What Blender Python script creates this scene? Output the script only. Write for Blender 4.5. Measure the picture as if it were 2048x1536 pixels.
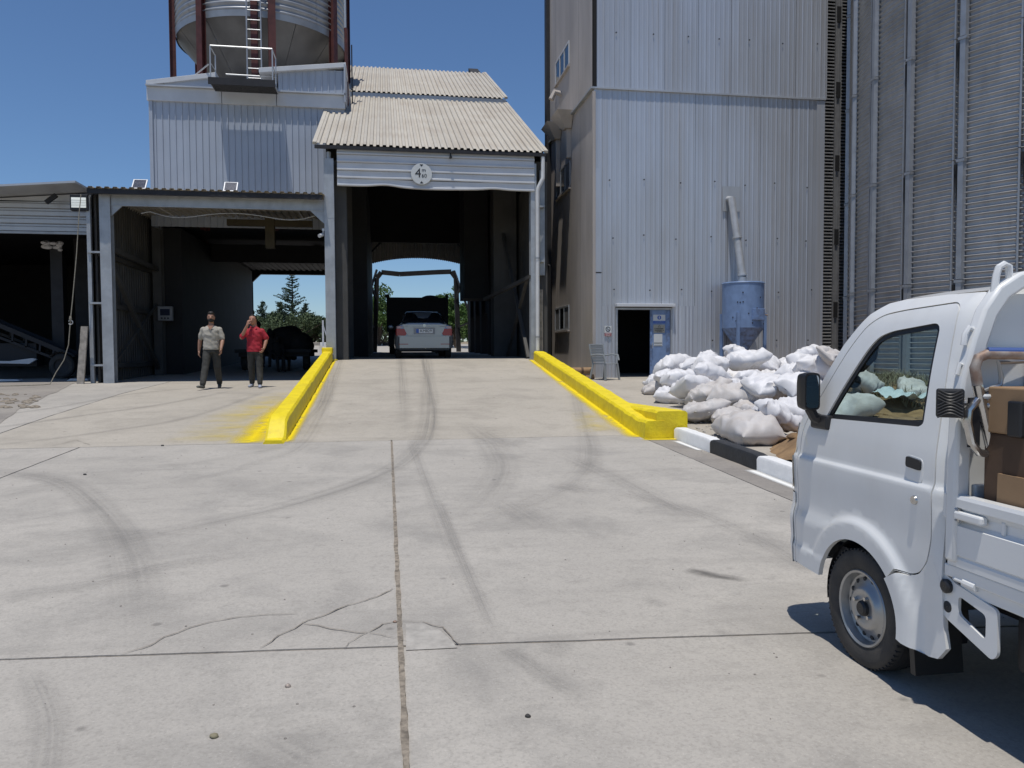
import bpy, bmesh, math, random
import numpy as np
from mathutils import Vector, Matrix, Euler, noise as mnoise
from mathutils.geometry import delaunay_2d_cdt

random.seed(7); rng = np.random.default_rng(7)
for o in list(bpy.data.objects): bpy.data.objects.remove(o)
scene = bpy.context.scene
COL = scene.collection
R = math.radians

# ------------------------------------------------------------------ camera
CAM = np.array([0.0, 0.0, 1.45]); FPX = 1540.0
def cam_axes(yaw, pitch, roll):
    cy, sy, cp, sp = math.cos(yaw), math.sin(yaw), math.cos(pitch), math.sin(pitch)
    fw = np.array([sy*cp, cy*cp, -sp]); r = np.array([cy, -sy, 0.0]); u = np.cross(r, fw)
    c, s = math.cos(roll), math.sin(roll)
    return c*r+s*u, -s*r+c*u, fw
AR, AU, AF = cam_axes(R(9.2), R(2.34), R(-0.25))
def at(x, y, X=None, Y=None, Z=None):
    """photo pixel -> the world point where its ray meets one wall or floor plane"""
    d = AF + AR*(x-1024)/FPX - AU*(y-768)/FPX
    t = (X-CAM[0])/d[0] if X is not None else (Y-CAM[1])/d[1] if Y is not None else (Z-CAM[2])/d[2]
    return Vector(CAM + t*d)
cam = bpy.data.cameras.new('camera'); cam.sensor_width = 36; cam.lens = FPX/2048*36; cam.clip_start = .05; cam.clip_end = 3000
co = bpy.data.objects.new('camera', cam); COL.objects.link(co)
co.matrix_world = Matrix(((AR[0], AU[0], -AF[0], CAM[0]), (AR[1], AU[1], -AF[1], CAM[1]), (AR[2], AU[2], -AF[2], CAM[2]), (0, 0, 0, 1)))
scene.camera = co
scene.render.resolution_x, scene.render.resolution_y = 1024, 768

# ------------------------------------------------------------------ light
SUN = Vector((-.10, -.215, 1)).normalized()          # towards the sun: high, a little behind and left of the camera
world = bpy.data.worlds.new('World'); scene.world = world; world.use_nodes = True
nt = world.node_tree; nt.nodes.clear()
sky = nt.nodes.new('ShaderNodeTexSky'); sky.sky_type = 'NISHITA'; sky.sun_disc = False
sky.sun_elevation = math.asin(SUN.z); sky.sun_rotation = math.atan2(SUN.x, SUN.y)
sky.altitude = 50; sky.air_density = 1.0; sky.dust_density = .1; sky.ozone_density = 10
bg = nt.nodes.new('ShaderNodeBackground'); bg.inputs[1].default_value = .098
wo = nt.nodes.new('ShaderNodeOutputWorld')
nt.links.new(sky.outputs[0], bg.inputs[0]); nt.links.new(bg.outputs[0], wo.inputs[0])
sl = bpy.data.lights.new('sun', 'SUN'); sl.energy = 3.6; sl.angle = R(.53); sl.color = (1, .955, .88)
so = bpy.data.objects.new('sun', sl); COL.objects.link(so); so.location = SUN*60
so.rotation_euler = (-SUN).to_track_quat('-Z', 'Y').to_euler()
vs = scene.view_settings; vs.view_transform = 'Standard'; vs.look = 'None'; vs.exposure = 0; vs.gamma = 1; vs.use_curve_mapping = False

# ------------------------------------------------------------------ materials
def mat(name, col, rough=.6, metal=0, var=.0, vscale=3, col2=None, bump=0, bscale=40, stretch=None, spec=None, fine=0, coat=0, streak=0, streak_scale=(6, 6, .35), streak_col=None, alpha=None, emit=None, tint=0):
    m = bpy.data.materials.new(name); m.use_nodes = True
    n, l = m.node_tree.nodes, m.node_tree.links
    b = n['Principled BSDF']
    b.inputs['Roughness'].default_value = rough; b.inputs['Metallic'].default_value = metal
    if spec is not None: b.inputs['Specular IOR Level'].default_value = spec
    if coat: b.inputs['Coat Weight'].default_value = coat; b.inputs['Coat Roughness'].default_value = .06
    c4 = lambda c: (c[0], c[1], c[2], 1)
    geo = n.new('ShaderNodeNewGeometry')
    vec = geo.outputs['Position']
    if stretch:
        mp = n.new('ShaderNodeMapping'); mp.inputs['Scale'].default_value = stretch; l.new(vec, mp.inputs[0]); vec2 = mp.outputs[0]
    else: vec2 = vec
    out = None
    def mixc(fac, a, bcol):
        mx = n.new('ShaderNodeMix'); mx.data_type = 'RGBA'
        l.new(fac, mx.inputs[0])
        if hasattr(a, 'links'): l.new(a, mx.inputs[6])
        else: mx.inputs[6].default_value = c4(a)
        mx.inputs[7].default_value = c4(bcol)
        return mx.outputs[2]
    def noise(scale, v, det=5, rg=.55):
        t = n.new('ShaderNodeTexNoise'); t.inputs['Scale'].default_value = scale; t.inputs['Detail'].default_value = det; t.inputs['Roughness'].default_value = rg
        l.new(v, t.inputs['Vector']); return t.outputs[0]
    def ramp(f, a, bb):
        r_ = n.new('ShaderNodeMapRange'); r_.inputs[1].default_value = a; r_.inputs[2].default_value = bb; l.new(f, r_.inputs[0]); return r_.outputs[0]
    cur = col
    if var or col2:
        c2 = col2 or tuple(max(0, x*(1-var)) for x in col)
        cur = mixc(ramp(noise(vscale, vec2), .38, .66), cur, c2)
    if fine:
        cur = mixc(ramp(noise(90, vec, 3, .7), .5, .72), cur, tuple(x*(1-fine) for x in col))
    if streak:
        mp = n.new('ShaderNodeMapping'); mp.inputs['Scale'].default_value = streak_scale; l.new(vec, mp.inputs[0])
        f = ramp(noise(1, mp.outputs[0], 6, .6), .5, .75)
        mm = n.new('ShaderNodeMath'); mm.operation = 'MULTIPLY'; mm.inputs[1].default_value = streak; l.new(f, mm.inputs[0])
        cur = mixc(mm.outputs[0], cur, streak_col or tuple(x*.5 for x in col))
    if hasattr(cur, 'links'): l.new(cur, b.inputs['Base Color'])
    else: b.inputs['Base Color'].default_value = c4(cur)
    if bump:
        bp = n.new('ShaderNodeBump'); bp.inputs['Strength'].default_value = bump; bp.inputs['Distance'].default_value = .01
        l.new(noise(bscale, vec2 if stretch else vec, 6, .65), bp.inputs['Height']); l.new(bp.outputs[0], b.inputs['Normal'])
    if emit:
        b.inputs['Emission Color'].default_value = c4(emit[0]); b.inputs['Emission Strength'].default_value = emit[1]
    if tint:
        oi = n.new('ShaderNodeObjectInfo'); mr = n.new('ShaderNodeMapRange'); mr.inputs[3].default_value = 1-tint; mr.inputs[4].default_value = 1+tint; l.new(oi.outputs['Random'], mr.inputs[0])
        vm = n.new('ShaderNodeMix'); vm.data_type = 'RGBA'; vm.blend_type = 'MULTIPLY'; vm.inputs[0].default_value = 1
        if hasattr(cur, 'links'): l.new(cur, vm.inputs[6])
        else: vm.inputs[6].default_value = c4(cur)
        l.new(mr.outputs[0], vm.inputs[7]); l.new(vm.outputs[2], b.inputs['Base Color'])
    m.diffuse_color = c4(col)
    return m

def concrete(name, base, dark, light, seed=0.0, streak_dir=None):
    m = bpy.data.materials.new(name); m.use_nodes = True
    n, l = m.node_tree.nodes, m.node_tree.links; b = n['Principled BSDF']; b.inputs['Roughness'].default_value = .88; b.inputs['Specular IOR Level'].default_value = .25
    geo = n.new('ShaderNodeNewGeometry')
    def mp(s, off=0):
        q = n.new('ShaderNodeMapping'); q.inputs['Scale'].default_value = s; q.inputs['Location'].default_value = (off+seed, off*.7, 0); l.new(geo.outputs['Position'], q.inputs[0]); return q.outputs[0]
    def nz(v, sc, det=6, rg=.6, dist=0):
        t = n.new('ShaderNodeTexNoise'); t.inputs['Scale'].default_value = sc; t.inputs['Detail'].default_value = det; t.inputs['Roughness'].default_value = rg; t.inputs['Distortion'].default_value = dist
        l.new(v, t.inputs['Vector']); return t.outputs[0]
    def rm(f, a, bb, c=0, d=1):
        r_ = n.new('ShaderNodeMapRange'); r_.inputs[1].default_value = a; r_.inputs[2].default_value = bb; r_.inputs[3].default_value = c; r_.inputs[4].default_value = d; l.new(f, r_.inputs[0]); return r_.outputs[0]
    def mx(f, a, c):
        q = n.new('ShaderNodeMix'); q.data_type = 'RGBA'; l.new(f, q.inputs[0])
        if hasattr(a, 'links'): l.new(a, q.inputs[6])
        else: q.inputs[6].default_value = (*a, 1)
        q.inputs[7].default_value = (*c, 1); return q.outputs[2]
    c = mx(rm(nz(mp((1, 1, 1)), .55, 8, .62), .35, .68), base, light)
    c = mx(rm(nz(mp((1, 1, 1), 31), 1.1, 8, .68, .4), .48, .72, 0, .95), c, dark)
    c = mx(rm(nz(mp((1, 1, 1), 11), 5.5, 5, .7, .3), .57, .80, 0, .5), c, tuple(x*.72 for x in dark))
    c = mx(rm(nz(mp((1, 1, 1), 5), 60, 4, .75), .48, .72, 0, .6), c, tuple(x*.62 for x in base))
    c = mx(rm(nz(mp((1, 1, 1), 23), 18, 5, .75), .50, .74, 0, .5), c, tuple(x*.70 for x in base))
    c = mx(rm(nz(mp((1, 1, 1), 3), 85, 3, .7), .58, .78, 0, .55), c, tuple(min(1, x*1.35) for x in light))
    # broad drag streaks left by sweeping and traffic
    c = mx(rm(nz(mp((.5, 3.2, 1), 17), 1.4, 6, .6), .54, .80, 0, .35), c, tuple(x*.78 for x in dark))
    # oil drips
    vo = n.new('ShaderNodeTexVoronoi'); vo.inputs['Scale'].default_value = 2.3; l.new(mp((1, 1, 1), 9), vo.inputs['Vector'])
    c = mx(rm(vo.outputs[0], .035, .075, .45, 0), c, (.09, .085, .08))
    l.new(c, b.inputs['Base Color'])
    bp = n.new('ShaderNodeBump'); bp.inputs['Strength'].default_value = .35; bp.inputs['Distance'].default_value = .008
    l.new(nz(mp((1, 1, 1)), 75, 6, .75), bp.inputs['Height']); l.new(bp.outputs[0], b.inputs['Normal'])
    m.diffuse_color = (*base, 1)
    return m

def decal(name, col, density, sc=(18, 1.2), edge=.35, lo=.42, hi=.7, rough=.9):
    """flat stain: alpha from stretched noise and the ribbon's own edge falloff (UV: u across, v along in metres)"""
    m = bpy.data.materials.new(name); m.use_nodes = True
    n, l = m.node_tree.nodes, m.node_tree.links; b = n['Principled BSDF']
    b.inputs['Base Color'].default_value = (*col, 1); b.inputs['Roughness'].default_value = rough; b.inputs['Specular IOR Level'].default_value = .2
    uv = n.new('ShaderNodeUVMap'); mp = n.new('ShaderNodeMapping'); mp.inputs['Scale'].default_value = (sc[0], sc[1], 1); l.new(uv.outputs[0], mp.inputs[0])
    t = n.new('ShaderNodeTexNoise'); t.inputs['Scale'].default_value = 1; t.inputs['Detail'].default_value = 7; t.inputs['Roughness'].default_value = .65; l.new(mp.outputs[0], t.inputs['Vector'])
    r1 = n.new('ShaderNodeMapRange'); r1.inputs[1].default_value = lo; r1.inputs[2].default_value = hi; l.new(t.outputs[0], r1.inputs[0])
    sx = n.new('ShaderNodeSeparateXYZ'); l.new(uv.outputs[0], sx.inputs[0])
    a1 = n.new('ShaderNodeMath'); a1.operation = 'SUBTRACT'; a1.inputs[1].default_value = .5; l.new(sx.outputs[0], a1.inputs[0])
    a2 = n.new('ShaderNodeMath'); a2.operation = 'ABSOLUTE'; l.new(a1.outputs[0], a2.inputs[0])
    r2 = n.new('ShaderNodeMapRange'); r2.inputs[1].default_value = .5; r2.inputs[2].default_value = .5-edge; l.new(a2.outputs[0], r2.inputs[0])
    r3 = n.new('ShaderNodeMapRange'); r3.inputs[1].default_value = 0; r3.inputs[2].default_value = .12; l.new(sx.outputs[2], r3.inputs[0])
    m1 = n.new('ShaderNodeMath'); m1.operation = 'MULTIPLY'; l.new(r1.outputs[0], m1.inputs[0]); l.new(r2.outputs[0], m1.inputs[1])
    m2 = n.new('ShaderNodeMath'); m2.operation = 'MULTIPLY'; m2.inputs[1].default_value = density; l.new(m1.outputs[0], m2.inputs[0])
    at_ = n.new('ShaderNodeAttribute'); at_.attribute_name = 'fade'
    m3 = n.new('ShaderNodeMath'); m3.operation = 'MULTIPLY'; l.new(m2.outputs[0], m3.inputs[0]); l.new(at_.outputs['Fac'], m3.inputs[1])
    l.new(m3.outputs[0], b.inputs['Alpha'])
    return m

def glass(name, tint, refl=1.0):
    m = bpy.data.materials.new(name); m.use_nodes = True
    n, l = m.node_tree.nodes, m.node_tree.links; n.clear()
    o = n.new('ShaderNodeOutputMaterial'); t = n.new('ShaderNodeBsdfTransparent'); t.inputs[0].default_value = (*tint, 1)
    g = n.new('ShaderNodeBsdfGlossy'); g.inputs['Roughness'].default_value = .01
    lw = n.new('ShaderNodeLayerWeight'); lw.inputs[0].default_value = .5; pw = n.new('ShaderNodeMath'); pw.operation = 'POWER'; pw.inputs[1].default_value = 4.5; l.new(lw.outputs['Facing'], pw.inputs[0])
    fr = n.new('ShaderNodeMath'); fr.operation = 'MULTIPLY_ADD'; fr.inputs[1].default_value = .85*refl; fr.inputs[2].default_value = .045*refl; l.new(pw.outputs[0], fr.inputs[0])
    mx = n.new('ShaderNodeMixShader'); l.new(fr.outputs[0], mx.inputs[0]); l.new(t.outputs[0], mx.inputs[1]); l.new(g.outputs[0], mx.inputs[2]); l.new(mx.outputs[0], o.inputs[0])
    return m

MT = {}
MT['concrete'] = concrete('yard concrete', (.388, .363, .326), (.300, .283, .258), (.460, .430, .385))
MT['ramp'] = concrete('ramp concrete', (.405, .370, .315), (.325, .296, .254), (.455, .415, .355), 40)
MT['gutter'] = concrete('gutter concrete', (.285, .26, .235), (.21, .195, .18), (.33, .305, .27), 80)
MT['rear'] = concrete('rear yard concrete', (.40, .37, .33), (.32, .30, .265), (.45, .42, .37), 120)
MT['joint'] = mat('sandy joint', (.31, .265, .21), .95, var=.55, vscale=26, bump=.6, bscale=60)
MT['crack'] = mat('crack', (.17, .15, .125), .95, var=.5, vscale=30, col2=(.30, .26, .21))
MT['earth'] = mat('dry earth', (.30, .235, .16), .95, col2=(.22, .19, .12), vscale=.4, bump=.5, bscale=8)
MT['soil'] = mat('brown soil', (.30, .19, .095), .95, col2=(.17, .105, .055), vscale=5, bump=.9, bscale=25)
MT['tyremark'] = decal('tyre mark', (.18, .177, .17), .31, (6.5, .13), .46, .30, .68)
MT['tyrefaint'] = decal('faint tyre mark', (.17, .167, .162), .28, (6.0, .13), .48, .32, .70)
MT['damp'] = decal('dark stain', (.10, .095, .09), .55, (2.5, 3), .3, .3, .55)
MT['yellowspray'] = decal('yellow overspray', (.80, .62, .012), 1.0, (1.3, 2.1), .5, .30, .47)
MT['whitespray'] = decal('white overspray', (.74, .74, .72), 1.0, (1.2, 3), .42, .30, .40)
MT['patch'] = mat('pale mortar patch', (.43, .405, .365), .9, var=.28, vscale=14, bump=.4, bscale=60)
MT['yellow'] = mat('yellow kerb paint', (.86, .68, .012), .55, var=.16, vscale=6, bump=1.0, bscale=16, fine=.12, streak=.45, streak_scale=(3, 3, 3), streak_col=(.62, .43, .02))
MT['kwhite'] = mat('white kerb paint', (.80, .80, .79), .55, var=.08, vscale=9, bump=.5, bscale=25)
MT['kblack'] = mat('black kerb paint', (.030, .032, .036), .55, var=.3, vscale=9, bump=.5, bscale=25)
MT['galv'] = mat('galvanised sheet', (.52, .535, .555), .46, .45, var=.14, vscale=1.6, stretch=(1, 1, .25), streak=.35, streak_scale=(9, 9, .5), streak_col=(.40, .41, .43))
MT['whitesheet'] = mat('pale coated sheet', (.41, .45, .52), .48, .15, var=.08, vscale=1.2, streak=.25, streak_scale=(7, 7, .4), streak_col=(.36, .38, .42), tint=.05)
MT['fascia'] = mat('white trim sheet', (.60, .615, .64), .5, .1, var=.1, vscale=2)
MT['roof'] = mat('dusty roof sheet', (.47, .44, .385), .65, .05, var=.12, vscale=1.1, col2=(.41, .37, .315), streak=.4, streak_scale=(5, .35, .35), streak_col=(.34, .29, .23), tint=.05)
MT['bingalv'] = mat('dull bin sheet', (.36, .375, .40), .45, .45, var=.2, vscale=2)
MT['darksheet'] = mat('shade-darkened sheet', (.022, .022, .024), .75, .1, var=.3, vscale=2)  # near-black base colour carries the shade of the shed interiors
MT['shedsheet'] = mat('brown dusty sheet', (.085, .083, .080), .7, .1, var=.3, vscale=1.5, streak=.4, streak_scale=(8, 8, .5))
MT['steel'] = mat('galvanised steel section', (.42, .44, .46), .48, .4, var=.2, vscale=4, streak=.3, streak_scale=(10, 10, .8), streak_col=(.28, .28, .28))
MT['darksteel'] = mat('dark steel', (.030, .030, .034), .6, .3, var=.3, vscale=4)
MT['redsteel'] = mat('red oxide steel', (.105, .030, .026), .6, .1, var=.4, vscale=5, streak=.4, streak_col=(.045, .02, .018))
MT['silo'] = mat('weathered silo sheet', (.41, .415, .425), .40, .45, var=.25, vscale=1.1, streak=.5, streak_scale=(6, 6, 1.2), streak_col=(.24, .24, .25), tint=.06)
MT['silorib'] = mat('silo stiffener', (.36, .375, .40), .45, .5, var=.15, vscale=4)
MT['bincone'] = mat('bin cone sheet', (.15, .145, .14), .5, .4, var=.3, vscale=1.3)
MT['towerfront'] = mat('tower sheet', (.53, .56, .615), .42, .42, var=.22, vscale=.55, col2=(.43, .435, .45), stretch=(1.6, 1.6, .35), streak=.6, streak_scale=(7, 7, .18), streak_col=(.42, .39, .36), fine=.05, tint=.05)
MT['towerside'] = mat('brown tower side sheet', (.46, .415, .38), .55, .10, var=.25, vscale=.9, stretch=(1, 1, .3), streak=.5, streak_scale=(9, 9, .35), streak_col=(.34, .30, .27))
MT['louver'] = mat('louvre steel', (.30, .30, .305), .5, .4, var=.2, vscale=6)
MT['black'] = mat('black void', (.008, .008, .010), .9)
MT['blue'] = mat('blue paint', (.185, .275, .46), .45, var=.18, vscale=6, streak=.3, streak_scale=(6, 6, .8), streak_col=(.10, .14, .24))
MT['blueold'] = mat('faded blue paint', (.16, .25, .45), .5, col2=(.10, .13, .20), vscale=9, bump=.2, bscale=30)
MT['signwhite'] = mat('sign white', (.60, .62, .62), .4, var=.06, vscale=12)
MT['signgrey'] = mat('dusty sign', (.38, .37, .31), .5, var=.15, vscale=14)
MT['signblue'] = mat('sign blue', (.06, .13, .42), .4)
MT['signred'] = mat('faded red', (.30, .10, .11), .5)
MT['ink'] = mat('black lettering', (.02, .02, .022), .5)
MT['sack'] = mat('white woven sack', (.73, .72, .73), .55, var=.16, vscale=4, fine=.07, bump=.25, bscale=120)
MT['sackdirty'] = mat('dusty woven sack', (.555, .53, .515), .6, col2=(.46, .42, .385), vscale=4, fine=.1, bump=.3, bscale=110)
MT['rubble'] = mat('rubble stone', (.42, .38, .33), .9, var=.4, vscale=8, bump=.6, bscale=30)
MT['bark'] = mat('bark', (.10, .075, .055), .9, var=.4, vscale=12, bump=.6, bscale=30)
MT['card'] = mat('cardboard', (.31, .195, .105), .8, var=.15, vscale=5)
MT['carddark'] = mat('brown cardboard', (.10, .058, .034), .8, var=.25, vscale=5)
MT['plasticgrey'] = mat('grey plastic', (.27, .29, .30), .4, var=.08, vscale=5)
MT['rope'] = mat('rope', (.34, .31, .25), .9, var=.3, vscale=30)
MT['rubber'] = mat('tyre rubber', (.026, .026, .027), .75, var=.4, vscale=7, col2=(.055, .05, .045), bump=.3, bscale=90)
MT['rim'] = mat('silver wheel steel', (.42, .42, .415), .36, .7, var=.15, vscale=14)
MT['chrome'] = mat('worn chrome', (.60, .59, .57), .22, .95, var=.25, vscale=16)
MT['truckpaint'] = mat('white truck paint', (.745, .75, .74), .33, 0, coat=.5, var=.05, vscale=2.5, streak=.22, streak_scale=(5, 5, 1.6), streak_col=(.60, .585, .55))
MT['ribshade'] = mat('painted rib shade', (.012, .012, .013), .8)
MT['trim'] = mat('black plastic trim', (.017, .017, .019), .45, var=.2, vscale=20)
MT['inner'] = mat('dark cab interior', (.022, .023, .026), .7)
MT['mirror'] = mat('mirror glass', (.55, .6, .62), .03, 1.0)
MT['glass'] = glass('cab glass', (.80, .90, .88))
MT['rearglass'] = mat('dark rear glass', (.012, .013, .015), .05)
MT['headlight'] = mat('headlight lens', (.60, .60, .58), .08, .2, coat=1)
MT['rust'] = mat('rusty pipe', (.24, .16, .12), .6, .3, col2=(.42, .38, .34), vscale=18)
MT['bluepipe'] = mat('blue plastic', (.04, .085, .26), .4)
MT['carpaint'] = mat('silver car paint', (.37, .37, .365), .33, .55, coat=.6)
MT['carglass'] = mat('dark car glass', (.008, .009, .011), .06)
MT['lampred'] = mat('red tail lamp', (.36, .012, .018), .18, coat=.5)
MT['lampwhite'] = mat('pale lamp lens', (.50, .33, .33), .18, coat=.5)
MT['plate'] = mat('number plate', (.72, .72, .70), .4)
MT['truckdark'] = mat('dark box', (.02, .021, .024), .7)
MT['skin'] = mat('skin', (.36, .195, .13), .55, var=.1, vscale=15)
MT['skin2'] = mat('tanned skin', (.40, .20, .135), .55, var=.1, vscale=15)
MT['hair'] = mat('black hair', (.014, .011, .010), .6)
MT['tee'] = mat('beige shirt', (.37, .345, .295), .85, var=.12, vscale=9, bump=.4, bscale=14)
MT['polo'] = mat('red shirt', (.40, .018, .035), .8, var=.2, vscale=9, bump=.4, bscale=14)
MT['jeans'] = mat('dark trousers', (.048, .047, .042), .85, var=.35, vscale=10, bump=.4, bscale=16)
MT['shoe'] = mat('dark shoe', (.085, .09, .085), .7, var=.2, vscale=20)
MT['shoe2'] = mat('pale shoe', (.34, .37, .45), .7, var=.2, vscale=20)
MT['darkcloth'] = mat('dark clothing', (.018, .018, .020), .9)
MT['lamp'] = mat('lamp lens', (.62, .64, .60), .15, emit=((.95, 1, .95), .35))
MT['panelblue'] = mat('solar cells', (.03, .035, .06), .15)
def leafmat(name, a, b):
    return mat(name, a, .7, col2=b, vscale=1.4, spec=.2)
MT['conifer'] = leafmat('conifer needles', (.036, .062, .040), (.060, .085, .052))
MT['bush'] = leafmat('olive bush leaves', (.085, .115, .055), (.058, .085, .042))
MT['greenleaf'] = leafmat('green leaves', (.070, .135, .030), (.10, .15, .05))
MT['dryweed'] = leafmat('dry weeds', (.25, .22, .15), (.16, .16, .09))
MT['weed'] = leafmat('green weeds', (.05, .10, .03), (.10, .13, .05))
MT['yellowsteel'] = mat('dull yellow steel', (.045, .033, .010), .6, var=.3, vscale=6)
MT['pipe'] = mat('white plastic pipe', (.66, .67, .68), .4, var=.08, vscale=4)
MT['duct'] = mat('grey duct', (.46, .47, .48), .45, .3, var=.15, vscale=6)
MT['tealplastic'] = mat('pale plastic sheet', (.52, .60, .62), .5, var=.1, vscale=8)

# ------------------------------------------------------------------ helpers
class MB:
    def __init__(s): s.v, s.f, s.m = [], [], []
    def add(s, vs, fs, mi=0):
        k = len(s.v); s.v += [tuple(p) for p in vs]; s.f += [tuple(i+k for i in q) for q in fs]; s.m += [mi]*len(fs); return s
    def box(s, x0, x1, y0, y1, z0, z1, mi=0, M=None):
        x0, x1 = min(x0, x1), max(x0, x1); y0, y1 = min(y0, y1), max(y0, y1); z0, z1 = min(z0, z1), max(z0, z1)
        vs = [(x0,y0,z0),(x1,y0,z0),(x1,y1,z0),(x0,y1,z0),(x0,y0,z1),(x1,y0,z1),(x1,y1,z1),(x0,y1,z1)]
        if M is not None: vs = [M @ Vector(p) for p in vs]
        return s.add(vs, [(0,3,2,1),(4,5,6,7),(0,1,5,4),(1,2,6,5),(2,3,7,6),(3,0,4,7)], mi)
    def bar(s, a, b, w, h, mi=0, up=(0,0,1)):
        a, b = Vector(a), Vector(b); d = (b-a); L = d.length; d.normalize(); up = Vector(up)
        if abs(d.dot(up)) > .98: up = Vector((1,0,0))
        sx = d.cross(up).normalized(); sz = sx.cross(d)
        M = Matrix(((sx.x,d.x,sz.x,a.x),(sx.y,d.y,sz.y,a.y),(sx.z,d.z,sz.z,a.z),(0,0,0,1)))
        return s.box(-w/2, w/2, 0, L, -h/2, h/2, mi, M)
    def loft(s, rings, caps=True, closed=True, mi=0):
        k = len(s.v); n = len(rings[0])
        for r in rings: s.v += [tuple(p) for p in r]
        for i in range(len(rings)-1):
            for j in range(n if closed else n-1):
                j2 = (j+1) % n
                s.f.append((k+i*n+j, k+i*n+j2, k+(i+1)*n+j2, k+(i+1)*n+j)); s.m.append(mi)
        if caps and closed:
            s.f.append(tuple(k+j for j in reversed(range(n)))); s.m.append(mi)
            s.f.append(tuple(k+(len(rings)-1)*n+j for j in range(n))); s.m.append(mi)
        return s
    def tube(s, pts, r, n=8, mi=0, caps=True):
        pts = [Vector(p) for p in pts]; rs = r if hasattr(r, '__len__') else [r]*len(pts)
        rings = []; prev = None
        for i, p in enumerate(pts):
            d = (pts[min(i+1, len(pts)-1)]-pts[max(i-1, 0)]).normalized()
            if prev is None:
                a = Vector((0,0,1)) if abs(d.z) < .9 else Vector((1,0,0)); u = d.cross(a).normalized()
            else: u = (prev - d*prev.dot(d)).normalized()
            prev = u; w = d.cross(u)
            rings.append([p+(u*math.cos(2*math.pi*j/n)+w*math.sin(2*math.pi*j/n))*rs[i] for j in range(n)])
        return s.loft(rings, caps, True, mi)
    def lathe(s, prof, n=24, c=(0,0,0), axis='z', mi=0, caps=False, a0=0, a1=2*math.pi):
        full = abs(a1-a0-2*math.pi) < 1e-6; N = n if full else n+1
        rings = []
        for (r, h) in prof:
            ring = []
            for j in range(N):
                t = a0+(a1-a0)*j/n; a, b = r*math.cos(t), r*math.sin(t)
                ring.append((c[0]+a, c[1]+b, c[2]+h) if axis == 'z' else (c[0]+h, c[1]+a, c[2]+b) if axis == 'x' else (c[0]+b, c[1]+h, c[2]+a))
            rings.append(ring)
        return s.loft(rings, caps, full, mi)
    def prism(s, poly, axis, a, b, mi=0):
        """poly: 2D ring; axis 'x': (y,z) 'y': (x,z) 'z': (x,y)"""
        P = lambda q, t: (t, q[0], q[1]) if axis == 'x' else (q[0], t, q[1]) if axis == 'y' else (q[0], q[1], t)
        return s.loft([[P(q, a) for q in poly], [P(q, b) for q in poly]], True, True, mi)
    def sphere(s, c, r, n=12, mi=0):
        r = r if hasattr(r, '__len__') else (r, r, r); m = n//2+1
        rings = [[(c[0]+r[0]*math.sin(math.pi*i/m)*math.cos(2*math.pi*j/n), c[1]+r[1]*math.sin(math.pi*i/m)*math.sin(2*math.pi*j/n), c[2]+r[2]*math.cos(math.pi*i/m)) for j in range(n)] for i in range(m, -1, -1)]
        rings[0] = [(c[0]+1e-4*math.cos(2*math.pi*j/n), c[1]+1e-4*math.sin(2*math.pi*j/n), c[2]-r[2]) for j in range(n)]
        rings[-1] = [(c[0]+1e-4*math.cos(2*math.pi*j/n), c[1]+1e-4*math.sin(2*math.pi*j/n), c[2]+r[2]) for j in range(n)]
        return s.loft(rings, True, True, mi)
    def mesh(s, name, mats, smooth=False, angle=35):
        me = bpy.data.meshes.new(name); me.from_pydata(s.v, [], s.f)
        mats = mats if isinstance(mats, (list, tuple)) else [mats]
        for q in mats: me.materials.append(MT[q] if isinstance(q, str) else q)
        if len(mats) > 1: me.polygons.foreach_set('material_index', s.m)
        bm = bmesh.new(); bm.from_mesh(me); bmesh.ops.recalc_face_normals(bm, faces=bm.faces); bm.to_mesh(me); bm.free()
        if smooth:
            me.shade_smooth(); me.set_sharp_from_angle(angle=R(angle))
        me.update(); return me
    def build(s, name, mats, parent=None, smooth=False, bevel=0, angle=35, loc=None):
        o = link(name, s.mesh(name, mats, smooth, angle), parent, loc)
        if bevel:
            b = o.modifiers.new('bevel', 'BEVEL'); b.width = bevel; b.segments = 2; b.limit_method = 'ANGLE'; b.angle_limit = R(40)
        return o

def link(name, data, parent=None, loc=None, rot=None):
    o = bpy.data.objects.new(name, data); COL.objects.link(o)
    if parent is not None: o.parent = parent
    if loc is not None: o.location = loc
    if rot is not None: o.rotation_euler = rot
    return o
def tag(o, label=None, cat=None, group=None, kind=None):
    if label: o['label'] = label
    if cat: o['category'] = cat
    if group: o['group'] = group
    if kind: o['kind'] = kind
    return o
def thing(name, label, cat, loc=(0,0,0), rz=0, group=None):
    o = link(name, None, None, loc); o.rotation_euler = (0, 0, rz); o.empty_display_size = .2
    return tag(o, label, cat, group)
def struct(o): o['kind'] = 'structure'; return o
def copy_tree(o, parent=None):
    c = o.copy(); COL.objects.link(c); c.parent = parent
    for ch in list(o.children): copy_tree(ch, c)
    return c
def text(name, body, size, M, material, parent, align='CENTER', ext=.0015):
    cu = bpy.data.curves.new(name, 'FONT'); cu.body = body; cu.size = size; cu.align_x = align; cu.align_y = 'CENTER'; cu.extrude = ext
    tmp = bpy.data.objects.new(name, cu); COL.objects.link(tmp)
    dg = bpy.context.evaluated_depsgraph_get(); me = bpy.data.meshes.new_from_object(tmp.evaluated_get(dg))
    bpy.data.objects.remove(tmp); me.materials.clear(); me.materials.append(MT[material]); me.transform(M)
    return link(name, me, parent)
FACE = Matrix(((1,0,0,0),(0,0,-1,0),(0,1,0,0),(0,0,0,1)))      # text in the XZ plane, read from -Y
def noise3(p, s=1.0): return mnoise.noise(Vector(p)*s)
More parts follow.
